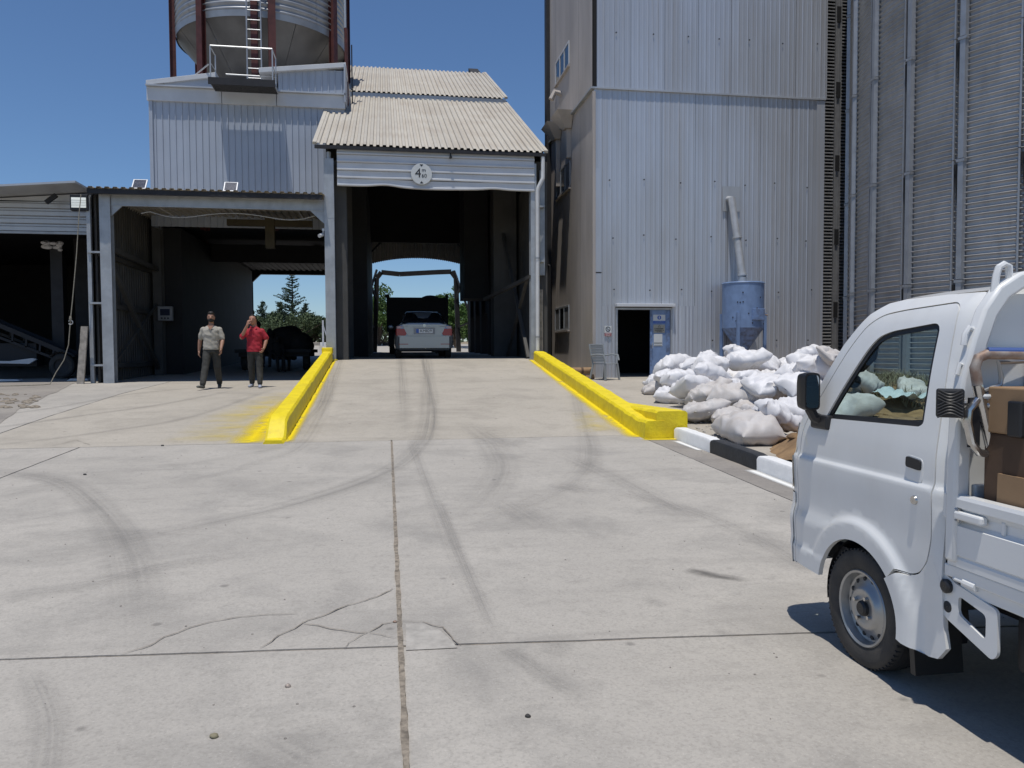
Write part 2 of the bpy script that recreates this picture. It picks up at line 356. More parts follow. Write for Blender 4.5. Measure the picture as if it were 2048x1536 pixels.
def trap(width, pitch, depth, top=.35, slope=.12, x0=0):
    """trapezoid sheet profile as (x, h)"""
    pts = [(x0, 0)]; x = x0; n = max(1, round(width/pitch)); p = width/n
    for i in range(n):
        pts += [(x+p*(.5-top/2-slope), 0), (x+p*(.5-top/2), depth), (x+p*(.5+top/2), depth), (x+p*(.5+top/2+slope), 0)]; x += p
    pts.append((x, 0)); return pts
def sheet_mesh(name, prof, length, material, nseg=1, thick=.0):
    """corrugated sheet: profile across local x, raised to local z, running along local y"""
    b = MB(); b.loft([[(x, length*i/nseg, h) for x, h in prof] for i in range(nseg+1)], False, False)
    return b.mesh(name, material)
def orient(o, origin, ax, ay):
    """place a sheet: local x -> ax, local y -> ay, local z -> ax x ay"""
    ax, ay = Vector(ax).normalized(), Vector(ay).normalized(); az = ax.cross(ay)
    o.matrix_local = Matrix(((ax.x,ay.x,az.x,origin[0]),(ax.y,ay.y,az.y,origin[1]),(ax.z,ay.z,az.z,origin[2]),(0,0,0,1))); return o
def hsec(w, h, tf=.018, tw=.012):
    return [(-w/2,-h/2),(w/2,-h/2),(w/2,-h/2+tf),(tw/2,-h/2+tf),(tw/2,h/2-tf),(w/2,h/2-tf),(w/2,h/2),(-w/2,h/2),(-w/2,h/2-tf),(-tw/2,h/2-tf),(-tw/2,-h/2+tf),(-w/2,-h/2+tf)]
def hcol(parent, x, y, z0, z1, w=.26, d=.26, name='column', m='steel'):
    return MB().prism([(x+a, y+b) for a, b in hsec(w, d)], 'z', z0, z1).build(name, m, parent)
# ------------------------------------------------------------------ ground
ZY = [-40, 4, 7, 11, 14, 17.5, 21, 25, 33, 40, 60, 90, 300, 900]
ZZ = [0, .03, .09, .215, .42, .61, .72, .80, 1.0, 1.3, 2.1, 2.7, 6.0, 14.0]
def zg(y): return float(np.interp(y, ZY, ZZ))
def grid_sheet(name, xs, ys, zf, material, parent=None, smooth=True):
    b = MB(); n = len(xs)
    b.v = [(x, y, zf(x, y)) for y in ys for x in xs]
    b.f = [(j*n+i, j*n+i+1, (j+1)*n+i+1, (j+1)*n+i) for j in range(len(ys)-1) for i in range(n-1)]; b.m = [0]*len(b.f)
    return b.build(name, material, parent, smooth, angle=60)
ys = sorted(set([-60, -20] + ZY[1:-1] + list(np.arange(20, 90, 5.0)) + [120, 160, 220, 420, 600, 900]))
struct(grid_sheet('ground', list(np.linspace(-500, 500, 41)), ys, lambda x, y: zg(y)-.06, 'earth'))
struct(grid_sheet('rear_yard', list(np.linspace(-30, 40, 15)), [21.5, 25, 29, 33, 36.5, 40, 45, 50, 55, 60, 63], lambda x, y: zg(y)-.012, 'rear'))

# concrete yard: each slab a piece with real joints between
yard = struct(link('yard', MB().box(-14.2, 4.03, -8.2, 21.4, -.30, -.22).mesh('yard', 'joint')))
def jy(x): return 3.72-.085*x                              # the skewed cross joint in front of the camera
joint = MB()
xj = [-14, -9.6, -4.05, .05, 3.66]
def slab(x0, x1, y0, y1, m='concrete', name='concrete_slab', g=.011):
    """y0/y1 may be functions of x"""
    f0 = y0 if callable(y0) else (lambda x: y0); f1 = y1 if callable(y1) else (lambda x: y1)
    nx = max(2, int((x1-x0)/.07)+1); b = MB(); ny = 60
    rg = random.Random(int(x0*100+f1(0)*7)); wob = rg.uniform(0, 50)
    jog = lambda t, s: .006*mnoise.noise(Vector((t*3.1, s+wob, 0)))+.006*mnoise.noise(Vector((t*13, s+wob, 3)))
    # top rows
    XS = np.linspace(x0+g, x1-g, nx); rows = []
    for j in range(ny+1):
        row = []
        for i, x in enumerate(XS):
            ya, yb = f0(x)+g, f1(x)-g; y = ya+(yb-ya)*j/ny
            xx = x + (jog(y, 1) if i == 0 else jog(y, 2) if i == nx-1 else 0)
            yy = y + (jog(x, 3) if j == 0 else jog(x, 4) if j == ny else 0)
            row.append((xx, yy, zg(yy)))
        rows.append(row)
    b.loft(rows, False, False)
    rim = rows[0] + [r[-1] for r in rows[1:]] + rows[-1][-2::-1] + [r[0] for r in rows[-2:0:-1]]
    b.loft([rim, [(p[0], p[1], p[2]-.05) for p in rim]], False, True)
    return b.build(name, m, yard)
for i in range(4):
    slab(xj[i], xj[i+1], -8, -1.6)
    slab(xj[i], xj[i+1], -1.6, jy)
    slab(xj[i], xj[i+1], jy, 11.0)
for a, b_ in ((-14, -9.6), (-9.6, -5.6), (-5.6, -1.62)):
    slab(a, b_, 11.0, 21.3, 'ramp' if a > -6 else 'concrete')
# sandy filler lying a little below the slab tops
fill = MB()
def strip(pts, w, dz):
    rows = []
    for k, (x, y) in enumerate(pts):
        a, c = pts[max(k-1, 0)], pts[min(k+1, len(pts)-1)]; d = Vector((c[0]-a[0], c[1]-a[1], 0)).normalized(); nrm = Vector((-d.y, d.x, 0))
        ww = w*(1+.45*noise3((x*4, y*4, 2))+.35*noise3((x*19, y*19, 4)))
        rows.append([(x-nrm.x*ww/2, y-nrm.y*ww/2, zg(y)+dz), (x+nrm.x*ww/2, y+nrm.y*ww/2, zg(y)+dz)])
    return rows
for x in xj[:-1]+[3.66]:
    fill.loft(strip([(x, y) for y in np.arange(-8, 21.2 if x < -5 else 11.0, .1)], .05, -.008), False, False)
fill.loft(strip([(x, jy(x)) for x in np.arange(-14, 3.7, .04)], .05, -.0075), False, False)
fill.loft(strip([(x, 11.0) for x in np.arange(-14, 3.7, .08)], .04, -.014), False, False)
fill.build('joint_filler', 'joint', yard)
# raised sandy bead on the main long joint
bead = MB(); bead.loft(strip([(.05+.006*noise3((0, y*3, 0)), y) for y in np.arange(1.0, 10.9, .03)], .026, .0045), False, False)
bead.build('joint_bead', 'joint', yard)
# gutter strip beside the kerb and the left apron
gb = slab(3.66, 4.06, -2, 10.55, 'gutter', 'gutter_slab', .004)
ap = [(-14, 13.2), (-5.6, 11.6), (-6.4, 15.0), (-7.1, 18.5), (-7.75, 20.7), (-14, 20.7)]
b = MB(); rows = []
for y in np.arange(11.7, 21.6, .25):
    xr = float(np.interp(y, [11.6, 15, 18.5, 20.7, 22], [-5.6, -6.5, -7.2, -7.78, -7.9]))+.05*noise3((0, y*1.3, 5))
    rows.append([(-14, y, zg(y)+.006), (xr-.4, y, zg(y)+.006), (xr, y, zg(y)+.006)])
b.loft(rows, False, False); b.build('apron', 'gutter', yard)

def ribbon(name, pts, w, m, parent, dz=.005, zf=None, fade=(.15, .15), n=None, uvw=1.0):
    """flat mark following a smooth path; u across, v along in metres, fade stored per vertex"""
    P = [Vector((p[0], p[1], 0)) for p in pts]
    out = []
    for i in range(len(P)-1):
        p0, p1, p2, p3 = P[max(i-1, 0)], P[i], P[i+1], P[min(i+2, len(P)-1)]
        k = n or max(3, int((p2-p1).length/.12))
        for s in range(k):
            t = s/k; out.append(.5*((2*p1)+(p2-p0)*t+(2*p0-5*p1+4*p2-p3)*t*t+(3*p1-p0-3*p2+p3)*t**3))
    out.append(P[-1]); zf = zf or zg_all
    v, f, uv, fd = [], [], [], []; L = 0; ws = w if hasattr(w, '__len__') else (w, w); N = len(out)
    for i, p in enumerate(out):
        d = (out[min(i+1, N-1)]-out[max(i-1, 0)]).normalized(); nr = Vector((-d.y, d.x, 0)); t = i/(N-1); ww = ws[0]+(ws[1]-ws[0])*t
        if i: L += (p-out[i-1]).length
        fa = min(1, t/max(fade[0], 1e-3))*min(1, (1-t)/max(fade[1], 1e-3))
        for u in (0, .5, 1):
            q = p+nr*(u-.5)*ww; v.append((q.x, q.y, zf(q.x, q.y)+dz)); uv.append((u*uvw, L)); fd.append(fa)
        if i: k = 3*i; f += [(k-3, k, k+1, k-2), (k-2, k+1, k+2, k-1)]
    me = bpy.data.meshes.new(name); me.from_pydata(v, [], f); me.materials.append(MT[m])
    ul = me.uv_layers.new(name='UVMap')
    for lp in me.loops: ul.data[lp.index].uv = uv[lp.vertex_index]
    at_ = me.attributes.new('fade', 'FLOAT', 'POINT'); at_.data.foreach_set('value', fd)
    return link(name, me, parent)
def zramp(y): return .215+(y-11)*.1055 if y < 21 else 1.27+min(y-21, 17)*.0135
def zg_all(x, y):
    if y > 11 and -1.5 < x < 4.0: return zramp(y)
    return zg(y)
def pz(px_, py_):
    """ground point under a photo pixel"""
    y = 5.0
    for _ in range(25):
        p = at(px_, py_, Z=zg_all(p.x, p.y) if _ else .1); y = p.y
    return (p.x, p.y)

# ------------------------------------------------------------------ ramp
def kin(y): return 3.65+.031*(y-10.6)                       # inner face of the right kerb
b = MB(); rows = []
for y in np.arange(11.0, 21.01, .25): rows.append([(x, y, zramp(y)) for x in np.linspace(-1.60, kin(y)+.2, 8)])
b.loft(rows, False, False)
for y in np.arange(21.0, 39, 1.0): b.loft([[(-1.6, y, zramp(y)), (4.2, y, zramp(y))], [(-1.6, y+1, zramp(y+1)), (4.2, y+1, zramp(y+1))]], False, False)
b.box(-1.58, 4.0, 21.2, 38.0, .3, 1.24); b.prism([(11.2, .1), (21.2, .1), (21.2, 1.22)], 'x', -1.55, 3.95)
ramp = struct(b.build('ramp', 'ramp'))

def kerb(name, xin, xout, y0, y1, top, label, parts):
    """painted concrete upstand with rough arrises: rings along y"""
    b = MB(); rings = []; rg = random.Random(name+label)
    for y in np.arange(y0, y1+.01, .12):
        z0, zt = zg(y)-.03, top(y); a, c = xin(y), xout(y)
        n1, n2, n3 = (.016*noise3((y*2.3, 1, 1))+.012*noise3((y*7, 2, 5)), .014*noise3((y*2.1, 5, 2)), .016*noise3((y*3.5, 8, 2))+.010*noise3((y*9, 3, 9)))
        s = 1 if c > a else -1
        rings.append([(a-s*.02, y, z0), (a+n1, y, zt-.035+n3), (a+s*.03+n1, y, zt+n3), (c-s*.03+n2, y, zt+n2), (c+n2, y, zt-.035), (c, y, z0)])
    b.loft(rings, True, True)
    o = b.build(name, 'yellow', None, True, angle=28)
    return tag(o, label, 'kerb', 'yellow kerbs of the ramp')
def ltop(y): return (.30+(y-10.95)*.60 if y < 11.22 else .52+(zramp(y)-zramp(11.22))*1.0) if y < 20.2 else zramp(y)+.26
def ltop(y):
    if y < 11.15: return zg(y)+.05
    if y < 11.45: return zg(y)+.05+(y-11.15)/.3*.27
    return zramp(y)+.285
lk = kerb('yellow_kerb', lambda y: -1.42, lambda y: -1.69+.004*(y-11), 10.90, 20.80, ltop, 'yellow painted kerb on the left edge of the ramp beside the two men', 0)
MB().box(-1.67, -1.40, 20.45, 20.84, 1.45, 1.60).build('kerb_end_block', 'yellow', lk, bevel=.02)
rk = kerb('yellow_kerb', kin, lambda y: kin(y)+.31, 10.55, 20.85, lambda y: max(zramp(y), .215)+.245, 'yellow painted kerb on the right edge of the ramp with a stepped block at its foot', 0)
b = MB(); rings = []
for y in np.arange(10.56, 13.6, .12):
    n1, n2 = .014*noise3((y*3, 4, 1)), .018*noise3((y*4, 9, 1)); x0 = kin(y)+.17; zt = .60-.02*(y-10.56)
    rings.append([(x0, y, .15), (x0+n2, y, zt-.03), (x0+.03+n2, y, zt+n1), (4.25+n1, y, zt+n2*.6), (4.28, y, zt-.03), (4.28, y, .15)])
b.loft(rings); b.build('step_block', 'yellow', rk, True, angle=28)
# overspray along the kerbs
for k, (pts, w) in enumerate([([(-1.38, 11.0), (-1.37, 14), (-1.37, 20.8)], (.20, .12)), ([(kin(11)-.05, 10.7), (kin(14)-.06, 14), (kin(20)-.05, 20.8)], (.42, .18))]):
    ribbon('paint_smear', pts, w, 'yellowspray', ramp, .006, fade=(.02, .02))
ribbon('paint_smear', [(-1.90, 11.0), (-1.92, 13.5), (-1.8, 18)], (.65, .4), 'yellowspray', yard, .006, fade=(.02, .3))
MT['yellowmist'] = decal('thin yellow mist', (.74, .56, .03), .55, (1.0, 2.2), .5, .38, .7)
ribbon('paint_smear', [(-2.35, 11.1), (-2.4, 13.5), (-2.1, 17.5)], (1.6, .9), 'yellowmist', yard, .008, fade=(.05, .3))
ribbon('paint_smear', [(3.2, 11.2), (3.35, 13.0)], (.9, .5), 'yellowmist', ramp, .008, fade=(.1, .4))
ribbon('paint_smear', [(3.55, 10.48), (4.3, 10.45)], (.20, .16), 'yellowspray', yard, .007, fade=(.02, .02))

# kerb stones by the sack heap: painted white and black in turn
KZ = .175
ke = [10.52, 9.27, 8.01, 6.72, 5.45, 4.2, 2.9]
klab = ['white painted kerb stone butting against the yellow step block', 'black painted kerb stone in front of the large dusty sack', 'white painted kerb stone beside the brown soil, nearest the truck mirror', 'black painted kerb stone behind the truck cab, next to the white one by the soil']
for i in range(4):
    y1, y0 = ke[i]-.006, ke[i+1]+.006; b = MB(); rings = []
    for y in np.linspace(y0, y1, 12):
        z = zg(y); n1 = .005*noise3((y*5, i, 0)); n2 = .005*noise3((y*6, i, 7))
        e = .012 if y in (y0, y1) else 0
        rings.append([(4.06, y, z-.05), (4.058+n1, y, z+KZ-.035-e), (4.075+n1, y, z+KZ-.008-e), (4.10, y, z+KZ+n2-e), (4.20, y, z+KZ+n2-e), (4.225, y, z+KZ-.02-e), (4.225, y, z-.05)])
    b.loft(rings)
    tag(b.build('kerb_stone', 'kblack' if i % 2 else 'kwhite', None, True, angle=35), klab[i], 'kerb stone', 'kerb stones beside the sack heap')
ribbon('paint_smear', [(4.0, 10.3), (4.0, 9.4)], (.16, .10), 'whitespray', yard, .006, fade=(.05, .05))
ribbon('paint_smear', [(3.99, 8.05), (3.99, 6.8)], (.18, .14), 'whitespray', yard, .006, fade=(.05, .05))

# ------------------------------------------------------------------ marks on the yard
marks = [
 ([(838,775),(850,800),(858,850),(830,900),(760,950),(600,1005),(400,1050),(150,1100),(-60,1140)], .42, 'tyremark', (.1, .1)),
 ([(800,785),(805,830),(812,880)], .30, 'tyremark', (.3, .4)),
 ([(845,810),(868,850),(855,885)], .13, 'tyremark', (.1, .2)),
 ([(640,740),(655,800),(600,870),(450,915),(200,950),(-60,990)], .40, 'tyremark', (.25, .15)),
 ([(700,780),(640,860),(500,930),(250,985),(0,1040)], .26, 'tyrefaint', (.25, .3)),
 ([(-40,940),(110,960),(190,1010),(250,1090),(275,1180),(285,1320)], .42, 'tyremark', (.1, .35)),
 ([(400,775),(250,800),(100,818),(-40,835)], .22, 'tyremark', (.2, .1)),
 ([(480,780),(330,810),(150,835),(-40,860)], .26, 'tyremark', (.25, .1)),
 ([(560,775),(400,830),(200,865),(-40,895)], .24, 'tyrefaint', (.3, .1)),
 ([(820,880),(870,1010),(920,1130),(985,1250)], .17, 'tyrefaint', (.2, .25)),
 ([(880,1000),(930,1130),(1000,1290)], .10, 'tyrefaint', (.2, .2)),
 ([(1150,830),(1180,900),(1150,960),(1060,1010),(900,1060)], .40, 'tyrefaint', (.2, .3)),
 ([(1230,985),(1380,1020),(1500,1070),(1640,1150)], .30, 'tyrefaint', (.2, .1)),
 ([(1000,1290),(1120,1370),(1200,1420)], .16, 'tyrefaint', (.1, .4)),
 ([(960,870),(1000,930),(960,1000),(880,1050)], .55, 'tyrefaint', (.25, .35)),
 ([(1100,900),(1240,960),(1420,1060)], .45, 'tyrefaint', (.3, .3)),
 ([(500,1110),(350,1130),(150,1175),(-50,1200)], .30, 'tyrefaint', (.2, .2)),
 ([(60,1340),(100,1440),(90,1560)], .20, 'tyrefaint', (.2, .1)),
]
for pts, w, m, fd in marks:
    wp = [pz(*p) for p in pts]
    ribbon('tyre_mark', wp, w, m, yard, .0055+.0003*random.random(), fade=fd)
ribbon('stain', [pz(1370, 1140), pz(1430, 1152), pz(1500, 1162)], (.17, .09), 'damp', yard, .006, fade=(.25, .35))
for (a, c, w) in (((1110,965),(1210,990),.5), ((930,860),(1060,905),.7), ((1080,1290),(1150,1300),.3), ((520,1470),(640,1536),.5), ((720,760),(900,752),.7), ((1000,1000),(1100,1060),.5), ((1280,1195),(1340,1215),.12), ((1420,1260),(1475,1275),.1)):
    ribbon('stain', [pz(*a), pz((a[0]+c[0])/2, (a[1]+c[1])/2), pz(*c)], w, 'tyrefaint', yard, .0065, fade=(.35, .35))
def crack(pts, w=.011, name='crack', m='crack'):
    P = [Vector((*pz(*p), 0)) for p in pts]; fine = []
    for i in range(len(P)-1):
        k = max(2, int((P[i+1]-P[i]).length/.035))
        for s in range(k):
            q = P[i].lerp(P[i+1], s/k); fine.append((q.x+.022*noise3((q.x*8, q.y*8, 1))+.010*noise3((q.x*30, q.y*30, 1)), q.y+.022*noise3((q.x*8, q.y*8, 9))+.010*noise3((q.x*30, q.y*30, 9))))
    fine.append((P[-1].x, P[-1].y)); b = MB(); rows = []
    for k, (x, y) in enumerate(fine):
        a, c = fine[max(k-1, 0)], fine[min(k+1, len(fine)-1)]; d = Vector((c[0]-a[0], c[1]-a[1], 0)).normalized(); n_ = Vector((-d.y, d.x, 0))
        ww = .48*w*max(.2, (1+.9*noise3((x*9, y*9, 3))))*(.35 if k in (0, len(fine)-1) else 1)
        rows.append([(x-n_.x*ww/2, y-n_.y*ww/2, zg_all(x, y)+.0062), (x+n_.x*ww/2, y+n_.y*ww/2, zg_all(x, y)+.0062)])
    b.loft(rows, False, False); return b.build(name, m, yard)
crack([(787,1178),(760,1192),(700,1212),(655,1228),(610,1245),(590,1258),(555,1270),(540,1285),(520,1298)], .014)
crack([(595,1228),(545,1230),(470,1236),(410,1248),(370,1260),(330,1275),(300,1292),(245,1309)], .011)
crack([(610,1247),(660,1257),(720,1268),(735,1266)], .012)
crack([(735,1266),(765,1250),(806,1242),(845,1244),(885,1256),(905,1275),(922,1292)], .012)
crack([(735,1266),(700,1285),(690,1297)], .008)
crack([(735,1268),(800,1277)], .007)
crack([(180,890),(150,880),(125,888),(100,893)], .012)
pp = [pz(*q) for q in ((812,1250),(850,1249),(880,1262),(905,1285),(915,1297),(812,1302))]
b = MB(); b.add([(x, y, zg(y)+.004) for x, y in pp], [tuple(range(6))]); b.build('mortar_patch', 'patch', yard)

# ------------------------------------------------------------------ verge, soil and the heap the sacks lie on
def heap(x, y):
    e = 4.35+.20*(y-9.5)
    h = min(float(np.interp(y, [8.5, 9.5, 10, 13, 14.5, 16, 17.3, 18.6, 19.35], [-.3, -.02, .02, .05, .20, .44, .62, .55, .35])), (x-e)*.55, (13.0-x)*.40)
    return max(h, -.3)
def bump(x, y, cx, cy, rx, ry, h): return h*math.exp(-((x-cx)/rx)**2-((y-cy)/ry)**2)
def zsoil(x, y):
    s = bump(x, y, 5.0, 7.7, .62, .95, .40)+bump(x, y, 5.55, 8.6, .65, 1.0, .26)+bump(x, y, 6.2, 8.0, .9, 1.4, .32)+bump(x, y, 8.3, 11.6, 2.0, 1.6, .62)+bump(x, y, 9.6, 13.4, 1.6, 1.6, .35)+bump(x, y, 7.0, 6.0, 1.6, 2.5, .3)
    h = max(heap(x, y)-.42, s-.10)
    return zg(y)+.105+h+(.05*noise3((x*2, y*2, 0))+.03*noise3((x*6, y*6, 4))) * (1 if h > -.06 else .2)
struct(grid_sheet('verge', [4.225, 5, 6, 8, 10, 14, 30], [-6, 0, 4, 7, 9, 11, 14, 17.5, 21, 25], lambda x, y: zg(y)+.105, 'ramp'))
struct(grid_sheet('soil_mound', list(np.arange(4.35, 12.6, .1)), list(np.arange(4.0, 19.4, .1)), lambda x, y: zsoil(x, y)-.04, 'soil'))
# ------------------------------------------------------------------ drive-through shed over the ramp
def sheets(parent, name, m, origin, ax, ay, width, length, pitch, depth, sheet_w=1.0, top=.35, slope=.12, jitter=.0, nseg=1):
    """a run of lapped profiled sheets, each its own object sharing one mesh"""
    n = max(1, round(width/sheet_w)); w = width/n
    me = sheet_mesh(name, trap(w+.0, pitch, depth, top, slope), length, m, nseg)
    ax = Vector(ax).normalized(); ay = Vector(ay).normalized(); az = ax.cross(ay); out = []
    for i in range(n):
        o = link(name, me, parent)
        orient(o, Vector(origin)+ax*w*i+az*(.003*(i % 2))+ay*(jitter*math.sin(i*2.7)), ax, ay); out.append(o)
    return out
gate = thing('drive_through_shed', 'tall corrugated drive-through shed with a sloping roof at the top of the ramp', 'shed', (0, 0, 0))
XL, XR, YF = -1.46, 4.00, 21.0
ez = 6.87; EY = 20.75
# roof: two lapped flights of sheets
sl_ = (10.45-ez)/(27.9-EY)
sheets(gate, 'roof_sheet', 'roof', (-1.80, EY, ez), (1, 0, 0), (0, 1, sl_), 6.14, math.hypot(7.35, 7.35*sl_), .17, .042, 1.02, .42, .10, .01)
sheets(gate, 'roof_sheet', 'roof', (-1.80, 27.75, 10.56), (1, 0, 0), (0, 1, .50), 6.14, 6.8, .17, .042, 1.02, .42, .10, .01)
b = MB(); b.box(-1.80, 4.33, EY-.01, EY+.04, ez-.10, ez-.012); b.build('eave_trim', 'darksteel', gate)
for x in (-1.80, 4.33):
    MB().bar((x, EY, ez+.03), (x, 28.0, ez+.03+(28-EY)*sl_), .10, .07).build('verge_flashing', 'roof', gate)
    MB().bar((x, 27.75, 10.60), (x, 33.8, 10.60+6.05*.5), .10, .07).build('verge_flashing', 'roof', gate)
MB().box(-1.78, 4.32, 27.78, 27.82, 10.20, 10.56).build('roof_step', 'galv', gate)
# fascia of horizontal sheet boards over the opening, the lowest one buckled
for k in range(5):
    z0, z1 = 5.84+k*.205, 5.84+(k+1)*.205-.006
    rows = []
    for x in np.linspace(XL+.22, XR+.02, 60):
        s = (x-XL)/(XR-XL); dz = 0
        if k == 0: dz = .05*math.exp(-((s-.27)/.07)**2)-.04*math.exp(-((s-.5)/.2)**2)*1.0+.03*math.exp(-((s-.80)/.06)**2)
        y = 20.86+.01*math.sin(s*9+k)
        a, c = z0+dz, z1+dz*.3
        rows.append([(x, y+.02, a), (x, y-.045, a+.012), (x, y-.045, a+.045), (x, y-.005, a+.062), (x, y, c), (x, y+.02, c)])
    b = MB(); b.loft(rows, False, False); b.build('fascia_board', 'fascia', gate, True, angle=30)
MB().box(XL+.2, XR, 20.885, 20.93, 5.92, 6.80).build('fascia_backing', 'darksheet', gate)
# front columns
cl = hcol(gate, XL, YF, .9, 6.55, .25, .25)
MB().box(XL-.16, XL+.16, YF-.16, YF+.16, 1.26, 1.29).build('base_plate', 'yellow', cl)
MB().lathe([(.06, 6.55), (.06, 6.74)], 10, (XL, YF, 0)).build('jack_post', 'steel', cl)
MB().box(XL-.128, XL+.128, YF-.130, YF-.126, 5.0, 5.75).build('splice_plate', 'steel', cl)
cr = hcol(gate, XR, YF, .9, 6.6, .16, .25)
MB().box(XR-.14, XR+.14, YF-.16, YF+.16, 1.26, 1.29).build('base_plate', 'steel', cr)
# downpipe on the right column
dp = MB(); dp.tube([(4.25, 20.80, 6.80), (4.25, 20.80, 6.40), (4.25, 20.80, 6.2), (4.13, 20.80, 5.96), (4.105, 20.82, 5.85), (4.09, 20.82, 1.5)], .055, 10)
dpo = dp.build('downpipe', 'pipe', gate, True)
for z in (4.0, 1.85): MB().lathe([(.068, z), (.068, z+.05)], 10, (4.09, 20.82, 0)).build('pipe_clip', 'steel', dpo)
MB().bar((4.30, 21.2, 6.5), (4.30, 21.2, 3.6), .08, .14).build('cladding_rail', 'steel', gate)
for z in (5.45, 3.95): MB().box(4.05, 4.34, 21.0, 21.25, z, z+.05).build('girt_end', 'steel', gate)
# right-hand screen beyond the column: bracing, loose sheets, grey block wall below
MB().bar((3.9, 21.2, 1.3), (3.75, 25.2, 5.6), .09, .09).build('brace', 'shedsheet', gate)
MB().bar((3.9, 21.4, 3.5), (3.85, 24.8, 1.3), .09, .09).build('brace', 'shedsheet', gate)
MB().bar((3.95, 21.1, 3.55), (3.1, 24.5, 3.15), .10, .10).build('brace', 'shedsheet', gate)
MB().box(4.12, 4.46, 21.26, 21.30, 1.2, 6.75).build('end_cladding', 'shedsheet', gate)
MB().box(4.37, 5.26, 25.2, 25.3, .6, 6.6).build('link_wall', 'darksheet', gate)
MB().box(4.16, 4.30, 21.1, 21.25, 1.25, 3.2).build('block_pier', 'rubble', gate, bevel=.01)
# interior: side walls, inner posts, equipment casings, ceiling
def under_roof(y): return (ez+(y-EY)*sl_ if y < 27.8 else 10.56+(y-27.75)*.5)-.10
def gate_wall(x0, x1, ya, yb, z0, name, m):
    pts = [(ya, z0), (yb, z0), (yb, under_roof(yb))]+([(27.85, under_roof(27.85)), (27.7, under_roof(27.7))] if ya < 27.6 and yb > 27.9 else [])+[(ya, under_roof(ya))]
    return MB().prism(pts, 'x', x0, x1).build(name, m, gate)
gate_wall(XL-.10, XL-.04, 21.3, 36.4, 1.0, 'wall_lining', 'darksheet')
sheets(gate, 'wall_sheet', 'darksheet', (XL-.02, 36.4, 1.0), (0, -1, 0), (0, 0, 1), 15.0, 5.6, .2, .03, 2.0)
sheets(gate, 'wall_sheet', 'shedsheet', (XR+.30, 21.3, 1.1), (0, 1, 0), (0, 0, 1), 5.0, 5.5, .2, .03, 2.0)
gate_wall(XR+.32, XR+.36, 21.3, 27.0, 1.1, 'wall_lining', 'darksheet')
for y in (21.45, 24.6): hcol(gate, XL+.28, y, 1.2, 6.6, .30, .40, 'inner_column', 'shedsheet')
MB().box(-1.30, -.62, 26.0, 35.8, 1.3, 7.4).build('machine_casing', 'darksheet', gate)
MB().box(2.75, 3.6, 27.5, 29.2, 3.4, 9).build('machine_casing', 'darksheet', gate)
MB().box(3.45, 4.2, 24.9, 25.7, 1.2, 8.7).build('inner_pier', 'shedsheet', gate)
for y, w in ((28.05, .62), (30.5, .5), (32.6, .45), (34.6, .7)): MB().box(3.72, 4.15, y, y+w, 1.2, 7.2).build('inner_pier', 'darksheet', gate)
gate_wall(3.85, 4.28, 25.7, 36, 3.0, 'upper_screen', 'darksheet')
MB().box(3.7, 4.2, 25.7, 27.0, 1.2, 1.75).build('low_wall', 'darksheet', gate)
MB().box(-1.4, 4.3, 21.6, 22.0, 6.55, 6.75).build('lintel_beam', 'darksteel', gate)
# rear end: sagging skirt of sheets with a ragged lower edge, and the exit portal
rows = []
for i, x in enumerate(np.linspace(-.85, 3.75, 150)):
    s = (x+.85)/4.6; arch = 5.42+.38*math.sin(math.pi*s)**.7+.018*((i*7) % 3); h = .03*(1 if (i//2) % 2 else 0)
    rows.append([(x, 36.0-h, arch), (x, 35.4-h, 6.95)])
b = MB(); b.loft(rows, False, False); b.build('rear_skirt', 'roof', gate)
MB().box(-1.5, 4.25, 33.0, 33.1, 6.1, 12.6).build('rear_upper_screen', 'darksheet', gate)
MB().bar((-.8, 34.9, 6.9), (3.7, 34.9, 6.9), .12, .18).build('rear_beam', 'darksteel', gate)
for (a, c) in (((-.8, 34.8, 5.75), (.2, 34.8, 6.8)), ((3.7, 34.8, 5.75), (2.8, 34.8, 6.8))): MB().bar(a, c, .07, .07).build('knee_brace', 'darksteel', gate)
px0, px1, yp = -.55, 3.42, 38.2
pt = [(px0-.05, yp, 1.3), (px0+.10, yp, 5.10), (px0+.32, yp, 5.38), (px0+1.2, yp, 5.30), (px1-.9, yp, 5.42), (px1-.25, yp, 5.45), (px1-.02, yp, 5.15), (px1+.1, yp, 1.3)]
b = MB()
for i in range(len(pt)-1): b.bar(pt[i], pt[i+1], .22 if i in (0, 6) else .18, .22)
b.build('exit_portal', 'darksteel', gate)
for s, x in ((1, px0), (-1, px1)):
    b = MB(); b.bar((x-.55*s, 37.4, 1.3), (x-.50*s, 37.4, 6.0), .12, .12); b.bar((x-.5*s, 37.4, 5.7), (x+.1*s, yp, 3.9), .08, .08); b.bar((x-.5*s, 37.4, 3.5), (x+.1*s, yp, 5.5), .08, .08); b.bar((x-.5*s, 37.4, 2.9), (x, yp, 2.7), .07, .07)
    b.build('side_lattice', 'darksteel', gate)

